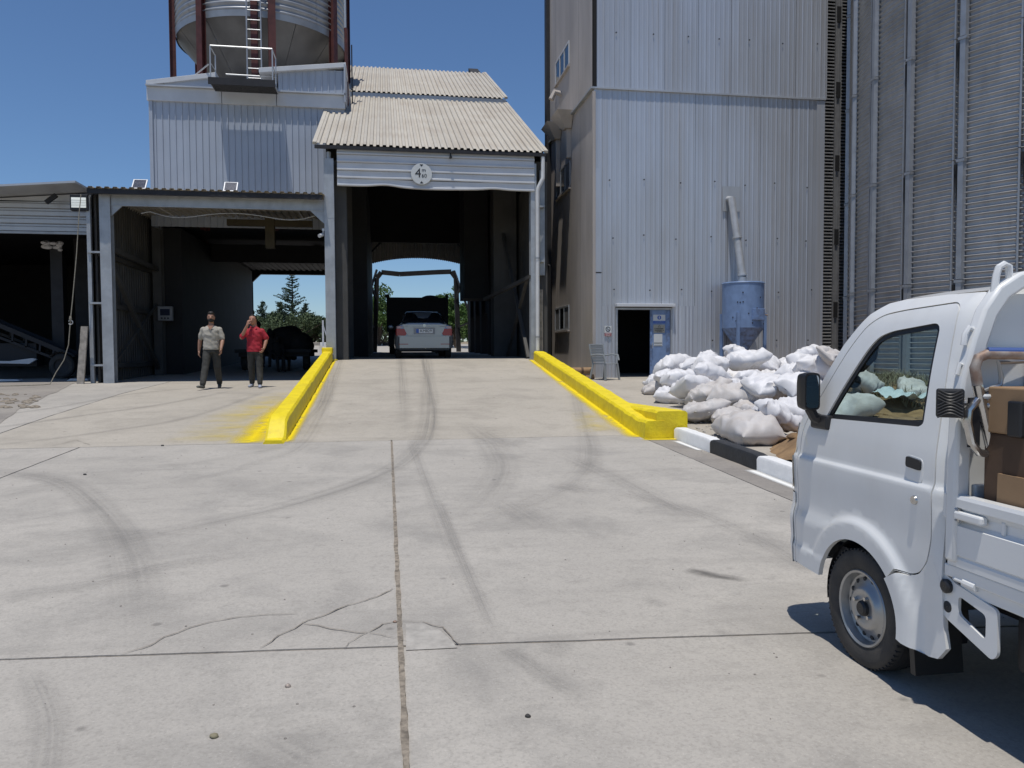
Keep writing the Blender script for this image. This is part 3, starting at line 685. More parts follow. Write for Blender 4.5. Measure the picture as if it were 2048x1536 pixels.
sign = thing('clearance_sign', 'round white clearance sign with a black 4 on the fascia of the drive-through shed', 'sign', (0, 0, 0))
c = at(843, 348, Y=20.78)
MB().lathe([(.001, -.012), (.275, -.012), (.28, 0), (.275, .012), (.001, .012)], 40, (c.x, 20.78, c.z), 'y').build('disc', 'signwhite', sign, True)
text('lettering', '4', .34, Matrix.Translation((c.x-.09, 20.764, c.z+.01)) @ FACE, 'ink', sign)
text('lettering', 'm', .15, Matrix.Translation((c.x+.06, 20.764, c.z+.10)) @ FACE, 'ink', sign)
text('lettering', '60', .14, Matrix.Translation((c.x+.07, 20.764, c.z-.05)) @ FACE, 'ink', sign)
for s in (1, -1):
    MB().add([(c.x-.05, 20.764, c.z+s*.25), (c.x+.05, 20.764, c.z+s*.25), (c.x, 20.764, c.z+s*.19)], [(0, 1, 2)] if s > 0 else [(0, 2, 1)]).build('arrow_mark', 'ink', sign)
cc = at(901, 312, Y=20.78)
ca = thing('security_camera', 'small black camera hanging under the eave of the drive-through shed', 'camera', (cc.x, 20.78, cc.z))
MB().box(-.02, .02, -.02, .02, 0, .16).build('bracket', 'trim', ca); MB().tube([(0, .05, -.03), (0, -.12, -.06)], .035, 10).build('housing', 'trim', ca)

# ------------------------------------------------------------------ open bay left of the ramp
bay = thing('open_bay_shed', 'open steel bay with a flat corrugated roof edge left of the ramp', 'shed', (0, 0, 0))
BX0, BX1 = -7.20, -1.62
rsh = sheets(bay, 'roof_sheet', 'roof', (-7.28, 20.58, 5.56), (1, 0, 0), (0, 1, .012), 5.72, 19.6, .19, .038, 1.0, .45, .1, .015)
MB().box(-7.28, BX1, 20.62, 20.68, 5.43, 5.55).build('eave_purlin', 'darksteel', bay)
lb = MB(); lb.prism([(20.92, 5.21), (21.12, 5.21), (21.12, 5.46), (20.92, 5.46)], 'x', -6.83, XL-.13); lb.build('front_beam', 'steel', bay)
MB().box(-6.83, XL-.13, 20.905, 20.92, 5.19, 5.215).build('beam_flange', 'steel', bay)
MB().box(-6.83, XL-.13, 20.905, 20.92, 5.45, 5.475).build('beam_flange', 'steel', bay)
c1 = hcol(bay, -6.96, 21.0, .55, 5.46, .26, .26)
b = MB(); b.add([(-6.83, 20.93, 5.2), (-6.83, 20.93, 4.93), (-6.55, 20.93, 5.2), (-6.83, 20.97, 5.2), (-6.83, 20.97, 4.93), (-6.55, 20.97, 5.2)], [(0, 1, 2), (3, 5, 4), (0, 3, 4, 1), (1, 4, 5, 2), (0, 2, 5, 3)]); b.build('gusset', 'steel', c1)
b = MB(); b.add([(XL-.13, 20.93, 5.2), (XL-.13, 20.93, 4.85), (XL-.50, 20.93, 5.2), (XL-.13, 20.97, 5.2), (XL-.13, 20.97, 4.85), (XL-.50, 20.97, 5.2)], [(0, 2, 1), (3, 4, 5), (0, 1, 4, 3), (1, 2, 5, 4), (0, 3, 5, 2)]); b.build('gusset', 'steel', bay)
sheets(bay, 'wall_sheet', 'shedsheet', (-7.26, 21.0, .72), (0, 1, 0), (0, 0, 1), 19.0, 4.92, .2, .035, 1.0)
MB().box(-7.42, -7.33, 20.95, 21.05, .72, 5.42).build('corner_flashing', 'steel', bay)
for z in (4.0, 2.72, 1.15):
    MB().box(-7.40, -7.09, 20.9, 21.10, z, z+.045).build('girt_end', 'steel', bay)
    MB().box(-7.22, -7.10, 21.1, 39.5, z-.06, z+.06).build('girt', 'shedsheet', bay)
for y in (25.4, 30.0, 34.6): hcol(bay, -6.96, y, .7, 5.46, .26, .32, 'column', 'shedsheet')
MB().bar((-6.98, 21.1, 3.9), (-6.98, 25.3, 1.0), .09, .11).build('brace', 'shedsheet', bay)
MB().bar((-6.98, 21.1, 1.1), (-6.98, 25.3, 3.0), .06, .06).build('brace', 'shedsheet', bay)
MB().bar((-6.95, 21.1, 4.15), (-6.95, 25.3, 4.05), .1, .12).build('rail', 'shedsheet', bay)
hcol(bay, -6.7, 39.6, 1.1, 5.5, .42, .3, 'column', 'darksteel')
MB().box(-7.0, -1.5, 39.5, 39.75, 5.35, 5.75).build('rear_beam', 'darksteel', bay)
b = MB(); b.add([(-6.5, 39.5, 5.35), (-6.5, 39.5, 4.95), (-6.1, 39.5, 5.35), (-6.5, 39.7, 5.35), (-6.5, 39.7, 4.95), (-6.1, 39.7, 5.35)], [(0, 1, 2), (3, 5, 4), (0, 3, 4, 1), (1, 4, 5, 2), (0, 2, 5, 3)]); b.build('gusset', 'darksteel', bay)
# inside wall a little deeper, hanging corrugated bulkhead, dull yellow hoist beam
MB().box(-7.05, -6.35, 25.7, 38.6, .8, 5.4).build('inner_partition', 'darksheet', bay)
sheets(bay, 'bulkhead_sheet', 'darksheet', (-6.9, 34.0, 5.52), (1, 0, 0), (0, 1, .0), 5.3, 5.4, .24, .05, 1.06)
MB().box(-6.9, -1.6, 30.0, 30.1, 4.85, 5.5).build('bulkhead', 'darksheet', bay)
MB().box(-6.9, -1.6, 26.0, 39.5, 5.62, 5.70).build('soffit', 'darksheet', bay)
yb = at(540, 430, Y=23.5); yb2 = at(540, 497, Y=23.5)
MB().box(yb.x-.13, yb.x+.13, 23.4, 23.6, yb2.z, 5.4).build('hoist_post', 'yellowsteel', bay)
MB().box(yb.x-1.2, yb.x+1.2, 23.42, 23.58, 5.16, 5.34).build('hoist_beam', 'yellowsteel', bay)
wb = MB(); wb.tube([(x, 21.2, 5.12-.14*math.sin(math.pi*abs(math.sin((x+6)*.75)))) for x in np.linspace(-6.2, -1.7, 40)], .012, 5); wb.build('hanging_cable', 'steel', bay)
for (u, v, lab) in ((277, 366, 'small solar panel tilted on the bay roof at its left end'), (460, 368, 'small solar panel tilted on the bay roof in front of the pale wall')):
    p = at(u, v+13, Y=20.95); t = thing('solar_panel', lab, 'solar panel', (p.x, 20.95, 5.64), group='solar panels on the bay roof')
    M = Matrix.Rotation(R(52), 4, 'X') @ Matrix.Rotation(R(0), 4, 'Z')
    MB().box(-.17, .17, 0, .34, -.012, .012, 0, M).build('panel_frame', 'fascia', t)
    for k in range(6): MB().box(-.145, .145, .022+.051*k, .022+.051*k+.045, .0125, .014, 0, M).build('cell_strip', 'panelblue', t)
    MB().bar((0, .02, 0), (0, .2, .2), .03, .03).build('stand', 'steel', t)
p = at(641, 472, Y=21.0)
t = thing('security_camera', 'white camera on the steel column between bay and ramp', 'camera', (XL-.16, 20.9, p.z+.02))
MB().tube([(-.02, 0, 0), (-.09, -.12, -.05)], [.045, .05], 12).build('housing', 'fascia', t, True); MB().box(-.03, .03, -.02, .03, .10, .16).build('bracket', 'fascia', t); MB().tube([(0, 0, .1), (-.01, 0, 0)], .015, 6).build('arm', 'fascia', t)
p = at(330, 627, Y=25.1)
t = thing('control_box', 'grey electrical control box on the inner column of the open bay', 'control box', (p.x, 25.1, p.z-.22))
MB().box(-.21, .21, 0, .14, 0, .44).build('case', 'louver', t, bevel=.01); MB().box(-.14, .14, -.006, 0, .16, .36).build('door', 'panelblue', t)
for k in range(3): MB().box(-.12+.09*k, -.07+.09*k, -.008, 0, .05, .1).build('switch', 'trim', t)
# leaning broken plank beside the corner
pk = MB(); rings = []
for k in range(9):
    z = .55+k*.20; j = .012*noise3((k*2.1, 0, 3)); x = -7.60+.018*k+j
    rings.append([(x-.08+j, 20.72, z), (x+.08-j, 20.72, z), (x+.08-j, 20.78, z), (x-.08+j, 20.78, z)])
pk.loft(rings)
tag(pk.build('timber_guard', 'rubble'), 'battered grey plank standing at the corner of the open bay', 'plank')

# ------------------------------------------------------------------ low shed at the far left
ls = thing('low_shed', 'low dark shed with a sloping tin roof at the left edge of the photo', 'shed', (0, 0, 0))
def lz(x): return 5.72+(x+7.7)*.085
MB().prism([(-16, lz(-16)), (-7.62, lz(-7.62)), (-7.62, lz(-7.62)+.05), (-16, lz(-16)+.05)], 'y', 20.85, 34).build('roof', 'galv', ls)
for k in range(5):
    z0 = 4.66+k*.2
    rows = [[(x, 22.02, z0), (x, 21.96, z0+.02), (x, 21.96, z0+.12), (x, 22.0, z0+.15), (x, 22.0, z0+.195)] for x in (-16, -7.66)]
    if k == 4: rows = [[(x, 22.0, z0), (x, 22.0, lz(x)-.03)] for x in (-11, -7.66)]
    b = MB(); b.loft(rows, False, False); b.build('fascia_sheet', 'galv', ls)
MB().box(-16, -7.66, 21.94, 22.0, 4.60, 4.66).build('lintel', 'steel', ls)
MB().bar((-8.6, 21.6, 5.35), (-8.35, 21.6, 5.55), .1, .1).build('purlin_end', 'darksteel', ls)
MB().box(-16, -7.5, 33.9, 34.0, .5, 6).build('rear_wall', 'darksheet', ls)
MB().box(-16, -15.9, 22, 34, .5, 6).build('side_wall', 'darksheet', ls)
MB().box(-16, -7.5, 22.1, 34, 5.05, 5.10).build('ceiling', 'darksheet', ls)
MB().box(-7.55, -7.46, 22.1, 34, .5, 5.2).build('party_wall', 'darksheet', ls)
MB().box(-9.6, -9.2, 26, 26.4, .5, 5.1).build('inner_post', 'darksteel', ls)
p = at(158, 405, Y=20.9)
fl = thing('floodlight', 'square floodlight with a pale lens at the corner of the open bay roof', 'floodlight', (p.x, 20.9, p.z))
MB().box(-.21, .21, -.02, .14, -.20, .20).build('housing', 'trim', fl, bevel=.015)
MB().box(-.17, .17, -.032, -.02, -.13, .12).build('lens', 'lamp', fl)
for k in range(3): MB().box(-.172, .172, -.04, -.032, -.07+.06*k, -.064+.06*k).build('guard_bar', 'steel', fl)
MB().bar((-.1, .1, .2), (.42, .1, .26), .04, .04).build('bracket', 'darksteel', fl)
# hanging rope with a hook
pts = [at(u, v, Y=20.6) for u, v in ((162, 388), (158, 430), (153, 510), (146, 590), (141, 640), (137, 690), (128, 720), (112, 745))]
gp = [at(100, 760, Y=20.5), at(85, 769, Y=20.3), at(40, 771, Y=20.1), at(-20, 771, Y=20)]
for g in gp: g.z = zg(g.y)+.02
rp = thing('rope', 'thin rope with a knot hanging from the low shed roof to the ground', 'rope', (pts[-1].x, 20.6, .7))
o = MB().tube([q-rp.location for q in pts+gp], .011, 6).build('cord', 'rope', rp, True)
k = pts[4]-rp.location
MB().lathe([(.02, 0), (.035, .05), (.02, .12)], 8, (k.x, k.y, k.z-.02)).build('knot', 'rope', rp, True)
MB().tube([(k.x+.05*math.cos(t), k.y, k.z-.06+.05*math.sin(t)) for t in np.linspace(-2.6, 2.6, 14)], .013, 6).build('hook', 'steel', rp, True)
# white rag caught on a post inside
p = at(105, 492, Y=24)
b = MB(); rr = random.Random(3)
for k in range(9):
    q = Vector((rr.uniform(-.22, .2), rr.uniform(-.1, .1), rr.uniform(-.12, .12))); b.sphere(q, (rr.uniform(.06, .16), .06, rr.uniform(.04, .08)), 8)
tag(b.build('rag', 'sack', None, True, loc=(p.x, 24, p.z)), 'crumpled white plastic rag on a post inside the low shed', 'rag')
p2 = at(115, 620, Y=24.1); MB().box(p2.x-.16, p2.x+.16, 24.1, 24.4, .7, p.z-.08).build('rag_post', 'darksteel', ls)
# wheeled conveyor standing in the dark shed
cv = thing('conveyor', 'dark inclined conveyor on two tyres inside the low shed', 'conveyor', (-9.5, 23.6, zg(23.6)))
b = MB()
for y in (0, .7): b.bar((-2.6, y, 2.15), (.55, y, .70), .06, .12); b.bar((-2.6, y, 1.75), (.5, y, .45), .05, .07)
b.build('frame', 'darksteel', cv)
for k in range(9):
    t_ = k/9; b = MB()
    for y in (0, .7): b.bar((-2.6+3.15*t_, y, 2.15-1.45*t_), (-2.6+3.15*t_-.02, y, 1.75-1.3*t_), .05, .05)
    b.build('lattice_post', 'darksteel', cv)
MB().prism([(-2.6, 2.1), (.55, .66), (.55, .62), (-2.6, 2.06)], 'y', .06, .64).build('belt', 'trim', cv)
MB().box(-1.6, -.3, .1, .6, .35, 1.0).build('motor_box', 'truckdark', cv)
b = MB(); b.prism([(-1.9+.0, .46), (-.4, .42), (-.2, .55), (-.32, .58), (-.9, .5), (-1.9, .52)], 'y', -.15, -.05); b.build('drawbar', 'fascia', cv)
tyre_prof = [(.20, -.09), (.29, -.10), (.335, -.07), (.35, 0), (.335, .07), (.29, .10), (.20, .09)]
for x in (.45, -1.95):
    w = MB().lathe(tyre_prof, 24, (x, -.1, .36), 'y').build('tyre', 'rubber', cv, True); MB().lathe([(.001, -.03), (.2, -.05), (.2, .05)], 18, (x, -.1, .36), 'y').build('rim', 'darksteel', w, True)
    MB().lathe([(.40, -.13), (.40, .13)], 10, (x, -.1, .36), 'y', a0=-.9, a1=.9).build('mudguard', 'louver', w, True)
for i, (u, v, w_) in enumerate(((185, 752, .55), (40, 757, .7))):
    p = at(u-30, v, Y=22.2)
    tag(MB().prism([(-w_/2, 0), (w_/2, .01), (w_/2-.05, .05), (-w_/3, .06)], 'y', 0, .25).build('board_scrap', 'fascia', loc=(p.x, 22.2, zg(22.2))), ['pale scrap board on the floor near the corner of the open bay', 'pale scrap board under the conveyor'][i], 'scrap')

# ------------------------------------------------------------------ pale upper shed behind the bay
us = thing('upper_shed', 'pale ribbed metal upper shed with a white trim band rising behind the open bay', 'building', (0, 0, 0))
UX0, UX1, UY = -6.95, -1.18, 24.8
sheets(us, 'wall_sheet', 'whitesheet', (UX0+.08, UY, 5.3), (1, 0, 0), (0, 0, 1), 5.65, 3.95, .178, .028, .95, .12, .05)
MB().box(UX0, UX0+.10, UY-.05, UY+.1, 5.3, 9.2).build('corner_trim', 'whitesheet', us)
MB().box(UX0+.02, UX0+.06, UY+.05, 34, 5.3, 9.3).build('side_wall', 'whitesheet', us)
MB().box(UX1-.04, UX1, UY-.2, 34, 9.2, 10.35).build('side_wall', 'whitesheet', us)
MB().box(UX1-.55, UX1-.5, UY+.03, 34, 6.2, 9.25).build('side_wall', 'galv', us)
MB().box(UX0+.1, UX1-.55, 33.9, 34, 5.5, 9.4).build('rear_wall', 'galv', us)
# trim band in three lengths
b1 = at(297, 190, Y=24.55); 
for (x0, x1, y0) in ((-6.99, -4.86, 24.71), (-4.84, -3.26, 24.70), (-3.24, UX1-.02, 24.69)):
    MB().box(x0, x1, y0, UY+.05, 9.02, 9.42).build('trim_band', 'fascia', us, bevel=.006)
MB().box(-6.99, UX1, 24.6, 34, 9.42, 9.46).build('deck', 'galv', us)
# upper monopitch pieces left and right of the platform
sheets(us, 'gable_sheet', 'whitesheet', (-3.20, 24.79, 9.42), (1, 0, 0), (0, 0, 1), 2.0, .78, .2, .028, 1.0, .12, .05)
def mono(x0, x1, z0, z1, y0):
    b = MB(); b.prism([(x0, z0), (x1, z1), (x1, z1+.14), (x0, z0+.14)], 'y', y0+.2, 33.5); return b
mono(-3.75, UX1+.02, 9.98, 10.28, 24.45).build('roof_panel', 'fascia', us, bevel=.006)
mono(-7.0, -5.0, 9.46, 9.80, 24.5).build('roof_panel', 'fascia', us, bevel=.006)
rows = [[(x, 24.78, 9.42), (x, 24.78, 9.46+(x+7.0)*.17)] for x in (-6.5, -4.9)]
b = MB(); b.loft(rows, False, False); b.build('gable_infill', 'whitesheet', us)

# ------------------------------------------------------------------ raised hopper bin with its platform and ladder
bn = thing('hopper_bin', 'round corrugated grain bin with a steel cone on red-brown legs above the sheds', 'silo', (-4.18, 28.6, 5.4))
br, zr = 2.83, 12.20-5.4
prof = []
for k in range(0, 121):
    z = zr+.1+k*.032; prof.append((br+.030*math.sin(k*math.pi/3), z))
MB().lathe([(br+.0, zr-.1), (br+.02, zr+.1)], 64).build('rim_band', 'bingalv', bn, True)
for s in range(8):
    MB().lathe(prof, 10, a0=2*math.pi*s/8, a1=2*math.pi*(s+1)/8-.004).build('wall_sheet', 'bingalv', bn, True, angle=80)
for s in range(12):
    MB().lathe([(br-.02, zr-.05), (.35, zr-2.9)], 5, a0=2*math.pi*s/12, a1=2*math.pi*(s+1)/12-.006).build('cone_sheet', 'bincone', bn, True, angle=60)
MB().lathe([(.35, zr-2.9), (.35, zr-4.0)], 16).build('outlet', 'bincone', bn, True)
MB().lathe([(br, zr+3.95), (.4, zr+5.2), (.01, zr+5.25)], 40).build('roof_cone', 'galv', bn, True)
for k in range(8):
    a = R(-90+22.5+45*k-9); x, y = (br+.10)*math.cos(a), (br+.10)*math.sin(a)
    M = Matrix.Translation((x, y, 0)) @ Matrix.Rotation(a+math.pi/2, 4, 'Z')
    b = MB(); b.prism(hsec(.22, .2), 'z', 0, 11.2); b.v = [tuple(M @ Vector(p)) for p in b.v]; b.build('leg', 'redsteel', bn)
lx = at(506, 60, Y=25.4).x
ld = thing('ladder', 'pale steel ladder rising from the platform up the front of the hopper bin', 'ladder', (lx, 25.55, 9.55))
for s in (-1, 1): MB().box(s*.215-.02, s*.215+.02, -.025, .025, .45, 6.5).build('stile', 'bingalv', ld)
for k in range(20): MB().tube([(-.2, 0, .55+k*.30), (.2, 0, .55+k*.30)], .016, 6).build('rung', 'bingalv', ld)
MB().prism([(a+.0, c+.12) for a, c in hsec(.2, .16)], 'z', -.2, 6.6).build('mast', 'redsteel', ld)
pf = thing('platform', 'small steel platform with railings at the foot of the bin ladder', 'platform', (-4.09, 24.3, 9.22))
MB().box(-.92, .92, -.55, .25, .10, .22).build('deck', 'galv', pf, bevel=.01)
b = MB()
for k in range(12): b.box(-.9, .9, -.53+.066*k, -.50+.066*k, .09, .12)
b.build('grating', 'darksteel', pf)
MB().box(-.94, .94, -.57, -.54, .04, .24).build('toe_plate', 'darksteel', pf)
for x in (-.88, .86):
    for y in (-.5, .2): MB().tube([(x, y, .2), (x, y, 1.14)], .02, 6).build('rail_post', 'galv', pf)
    MB().tube([(x, -.5, 1.14), (x, .2, 1.14)], .02, 6).build('side_rail', 'galv', pf); MB().tube([(x, -.5, .68), (x, .2, .68)], .016, 6).build('side_rail', 'galv', pf)
MB().tube([(-.88, -.5, 1.16), (.86, -.5, 1.16)], .022, 6).build('hand_rail', 'galv', pf)
MB().tube([(-.6, .25, .62), (2.2, 1.0, .85)], .02, 6).build('rear_rail', 'galv', pf); MB().tube([(-2.0, 1.0, .5), (-1.1, .3, .9)], .02, 6).build('rear_rail', 'galv', pf)
pm = thing('red_pipe', 'thin red-brown pipe standing beside the right edge of the hopper bin', 'pipe', (at(692, 60, Y=26).x, 26.0, 9.5))
MB().tube([(0, 0, 0), (0, 0, 2.4), (-.02, 0, 2.5)], .06, 8).build('lower_pipe', 'redsteel', pm, True); MB().tube([(-.02, 0, 2.4), (-.02, 0, 5.4)], .035, 8).build('upper_pipe', 'galv', pm, True)
MB().box(.14, .18, .3, .34, -.2, 2.1).build('bracket_plate', 'darksteel', pm)
# ------------------------------------------------------------------ cladded tower
tw = thing('tower', 'tall grey metal-clad tower with an open door, right of the drive-through shed', 'building', (0, 0, 0))
TX0, TX1, TY, TB, TLZ = 5.33, 11.74, 19.5, .60, 8.25
TTOP = 19.0
def panel_prof(w):
    pts = []; n = 7; x = 0
    for i in range(n):
        a, c = w*i/n, w*(i+1)/n; d = c-a; hh = (.003, .006, .003, .008, .003, .005, .004)[i]
        pts += [(a, 0), (a+d*.30, 0), (a+d*.42, hh), (a+d*.62, hh), (a+d*.74, 0)]
    pts.append((w, 0)); return pts
PW = .918; npan = 7
doorx0, doorx1, doorz0, doorz1 = 5.96, 7.41, .66, 2.56
full = sheet_mesh('front_panel', panel_prof(PW-.008), TLZ-.03-TB, 'towerfront')
short = sheet_mesh('front_panel', panel_prof(PW-.008), TLZ-.03-2.66, 'towerfront')
upper = sheet_mesh('front_panel', panel_prof(PW-.008), TTOP-TLZ-.02, 'towerfront')
def sub_prof(x0, x1):
    return [(x-x0, h) for x, h in panel_prof(PW-.008) if x0 <= x <= x1]
for i in range(npan):
    x = TX0+.0+PW*i+(.0 if i else 0)
    over = x < doorx1+.07 and x+PW > doorx0-.07
    if not over: orient(link('front_panel', full, tw), (x, TY+.002*(i % 2), TB), (1, 0, 0), (0, 0, 1))
    else:
        orient(link('front_panel', short, tw), (x, TY+.002*(i % 2), 2.66), (1, 0, 0), (0, 0, 1))
    orient(link('front_panel', upper, tw), (x+.06, TY-.028+.002*(i % 2), TLZ+.02), (1, 0, 0), (0, 0, 1))
for (a, c) in ((TX0, doorx0-.05), (doorx1+.05, TX0+3*PW)):
    pr = [(0, 0)]+[(t, .012 if int(t/.05) % 2 else 0) for t in np.arange(.05, c-a-.02, .05)]+[(c-a, 0)]
    orient(link('front_panel', sheet_mesh('front_panel', pr, 2.06, 'towerfront'), tw), (a, TY+.001, TB), (1, 0, 0), (0, 0, 1))
MB().box(TX0-.02, TX0+.19, TY-.030, TY-.024, TB, 6.2).build('corner_flashing', 'towerfront', tw)
MB().box(TX0-.02, TX0+.19, TY-.033, TY-.027, 3.5, 3.53).build('flashing_joint', 'darksteel', tw)
MB().box(TX1-.22, TX1+.02, TY-.030, TY-.024, TB, TLZ-.05).build('corner_flashing', 'towerfront', tw)
MB().box(TX0-.03, TX1+.03, TY-.055, TY+.0, TLZ-.03, TLZ+.015).build('drip_ledge', 'galv', tw)
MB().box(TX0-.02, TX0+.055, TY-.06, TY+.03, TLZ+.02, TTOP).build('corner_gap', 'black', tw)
bolt = MB().lathe([(.001, -.014), (.019, -.010), (.020, 0)], 8, axis='y').mesh('bolt', 'ink')
for z, off in ((9.67, .62), (12.6, .55), (5.92, .47), (4.46, .45), (3.08, .52)):
    for i in range(npan):
        if z < 3.3 and i in (1,): pass
        yy = TY-.022 if z < TLZ else TY-.050
        link('bolt', bolt, tw, (TX0+PW*i+off+.07*math.sin(i*5+z*3), yy, z+.05*math.sin(i*3+z)))
for i in (3, 5, 6): link('bolt', bolt, tw, (TX0+PW*i+.5, TY-.025, 1.75))
# dark side face
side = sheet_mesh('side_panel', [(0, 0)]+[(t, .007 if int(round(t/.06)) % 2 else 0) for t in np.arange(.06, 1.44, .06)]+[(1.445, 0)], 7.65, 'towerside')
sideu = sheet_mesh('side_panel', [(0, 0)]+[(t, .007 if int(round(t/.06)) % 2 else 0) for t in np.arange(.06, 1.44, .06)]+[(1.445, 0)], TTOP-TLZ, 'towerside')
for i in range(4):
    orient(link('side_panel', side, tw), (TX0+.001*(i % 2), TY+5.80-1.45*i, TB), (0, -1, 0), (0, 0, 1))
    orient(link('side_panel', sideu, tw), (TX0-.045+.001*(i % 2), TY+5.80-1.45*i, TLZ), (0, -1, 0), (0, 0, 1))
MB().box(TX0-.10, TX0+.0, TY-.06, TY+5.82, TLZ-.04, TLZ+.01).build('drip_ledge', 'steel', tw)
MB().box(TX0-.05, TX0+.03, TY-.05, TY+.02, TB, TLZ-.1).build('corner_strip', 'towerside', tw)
MB().box(TX0-.16, TX0-.01, TY+5.2, TY+5.5, TB, TTOP).build('corner_duct', 'darksteel', tw)
b = MB(); b.box(TX0+.05, TX1-.0, TY+5.7, TY+5.8, TB, TTOP); b.box(TX1-.05, TX1, TY+.05, TY+5.75, TB, TTOP); b.box(TX0+.05, TX1, TY+.05, TY+5.8, TTOP-.1, TTOP-.02); b.build('rear_shell', 'darksheet', tw)
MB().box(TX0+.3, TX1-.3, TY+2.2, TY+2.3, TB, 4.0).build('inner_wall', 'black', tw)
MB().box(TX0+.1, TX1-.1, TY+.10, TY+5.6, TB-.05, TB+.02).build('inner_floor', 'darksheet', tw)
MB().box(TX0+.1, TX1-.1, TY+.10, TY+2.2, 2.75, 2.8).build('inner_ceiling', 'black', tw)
for (y0, y1, z0, z1, tilt, lit) in ((22.0, 23.75, 9.77, 10.38, 0, 1), (22.1, 23.9, 6.31, 7.0, 1, 0), (22.25, 24.1, 2.17, 2.80, 1, 0)):
    xo = TX0-.045 if z0 > TLZ else TX0
    w = MB(); w.box(xo-.035, xo+.01, y0, y1, z0-.05, z0); w.box(xo-.03, xo+.01, y0, y1, z1, z1+.05)
    for k in range(4):
        yy = y0+(y1-y0)*k/3; w.box(xo-.033, xo+.01, yy-.025, yy+.025, z0+.001, z1-.001)
    w = w.build('window', 'fascia' if lit else 'steel', tw)
    for k in range(3):
        ya, yb_ = y0+(y1-y0)*k/3+.03, y0+(y1-y0)*(k+1)/3-.03
        o = MB().box(xo-.016, xo-.010, ya, yb_, z0+.005, z1-.005)
        o.build('pane', 'rearglass' if (k == 1 and tilt) else 'rearglass' if lit else 'louver', w)
    MB().box(xo-.07, xo+.01, y0-.05, y1+.05, z0-.10, z0-.055).build('sill', 'towerside', w)
# small chutes and a vent on the side face
for (u, v) in ((1128, 246), (1107, 268)):
    p = at(u, v, X=TX0-.2); b = MB()
    b.loft([[(TX0-.50, p.y-.45, p.z+.25), (TX0-.02, p.y-.45, p.z+.25), (TX0-.02, p.y+.45, p.z+.25), (TX0-.50, p.y+.45, p.z+.25)], [(TX0-.20, p.y-.16, p.z-.18), (TX0-.02, p.y-.16, p.z-.18), (TX0-.02, p.y+.16, p.z-.18), (TX0-.20, p.y+.16, p.z-.18)]])
    b.build('chute', 'towerside', tw)
    MB().box(TX0-.14, TX0-.01, p.y-.07, p.y+.07, p.z-1.6 if v > 250 else p.z-1.0, p.z-.18).build('chute_spout', 'towerside', tw)
p = at(1119, 188, X=TX0-.1); MB().tube([(TX0-.03, p.y, p.z), (TX0-.25, p.y, p.z+.05), (TX0-.36, p.y, p.z-.18)], .085, 10).build('vent_cowl', 'towerside', tw, True)
MB().tube([(TX0-.1, 25.2, 4.6), (TX0-.1, 24.9, 4.35), (TX0-.1, 24.5, 4.25), (TX0-.1, 24.5, .9)], .03, 8).build('conduit', 'darksteel', tw)
# doorway
fr = MB(); fr.box(doorx0-.05, doorx0, TY-.03, TY+.10, doorz0, doorz1+.05); fr.box(doorx1, doorx1+.05, TY-.03, TY+.10, doorz0, doorz1+.05); fr.box(doorx0, doorx1, TY-.03, TY+.10, doorz1, doorz1+.05)
fr.build('door_frame', 'steel', tw)
MB().box(doorx0-.06, doorx1+.09, TY-.16, TY+.02, doorz1+.07, doorz1+.15).build('door_hood', 'fascia', tw, bevel=.01)
MB().box(doorx0-.05, doorx1+.05, TY-.06, TY+.12, doorz0-.035, doorz0).build('door_sill', 'blueold', tw)
MB().box(doorx0-.15, doorx1+.15, TY-.45, TY-.06, TB-.15, doorz0-.04).build('door_step', 'rubble', tw, bevel=.015)
lf = MB().box(6.86, doorx1-.005, TY+.0, TY+.045, doorz0+.01, doorz1-.005).build('door_leaf', 'blue', tw)
MB().box(6.85, 6.90, TY-.02, TY-.001, doorz0+.01, doorz1-.01).build('edge_strip', 'blueold', lf)
MB().tube([(6.90, TY-.03, 1.68), (6.90, TY-.06, 1.68), (6.90, TY-.06, 1.55)], .012, 6).build('handle', 'steel', lf, True)
MB().box(doorx1-.12, doorx1-.01, TY-.012, TY-.001, doorz0+.02, doorz1-.02).build('edge_strip', 'blueold', lf)
def notice(lab, x0, x1, z0, z1, m, y=TY-.006):
    t = thing('notice', lab, 'sign', ((x0+x1)/2, y, (z0+z1)/2), group='notices at the tower door')
    MB().box(-(x1-x0)/2, (x1-x0)/2, 0, .004, -(z1-z0)/2, (z1-z0)/2).build('plate', m, t); return t
def smudge(t, w, z, h, m):
    """a line of print too small to read in the photograph: uneven letter-sized dashes"""
    rr_ = random.Random(int(w*1000+z*777)); b = MB(); x = -w/2
    while x < w/2-.01:
        l_ = rr_.uniform(.35, .9)*h
        b.box(x, x+l_, -.0055, -.0045, z-h*rr_.uniform(.3, .5), z+h*rr_.uniform(.3, .5)); x += l_+(h*.7 if rr_.random() < .15 else h*.22)
    return b.build('print_line', m, t)
t = notice('white notice with a round blue mark, topmost on the blue door leaf', 6.935, 7.27, 2.20, 2.43, 'signwhite')
MB().lathe([(.001, -.004), (.055, -.004), (.055, 0)], 20, (0, 0, .04), 'y').build('round_mark', 'signblue', t); MB().box(-.009, .009, -.006, -.004, .01, .07).build('bar_mark', 'signwhite', t)
MB().box(-.168, .168, -.003, 0, -.115, -.045).build('blue_band', 'signblue', t)
smudge(t, .24, -.07, .016, 'blue'); smudge(t, .18, -.095, .010, 'blue')
t = notice('dusty grey notice with a triangle mark in the middle of the blue door leaf', 6.945, 7.26, 1.955, 2.17, 'signgrey')
MB().add([(-.045, -.002, .035), (.045, -.002, .035), (0, -.002, .095)], [(0, 1, 2)]).build('triangle_mark', 'ink', t); MB().add([(-.028, -.003, .043), (.028, -.003, .043), (0, -.003, .083)], [(0, 1, 2)]).build('triangle_fill', 'signgrey', t)
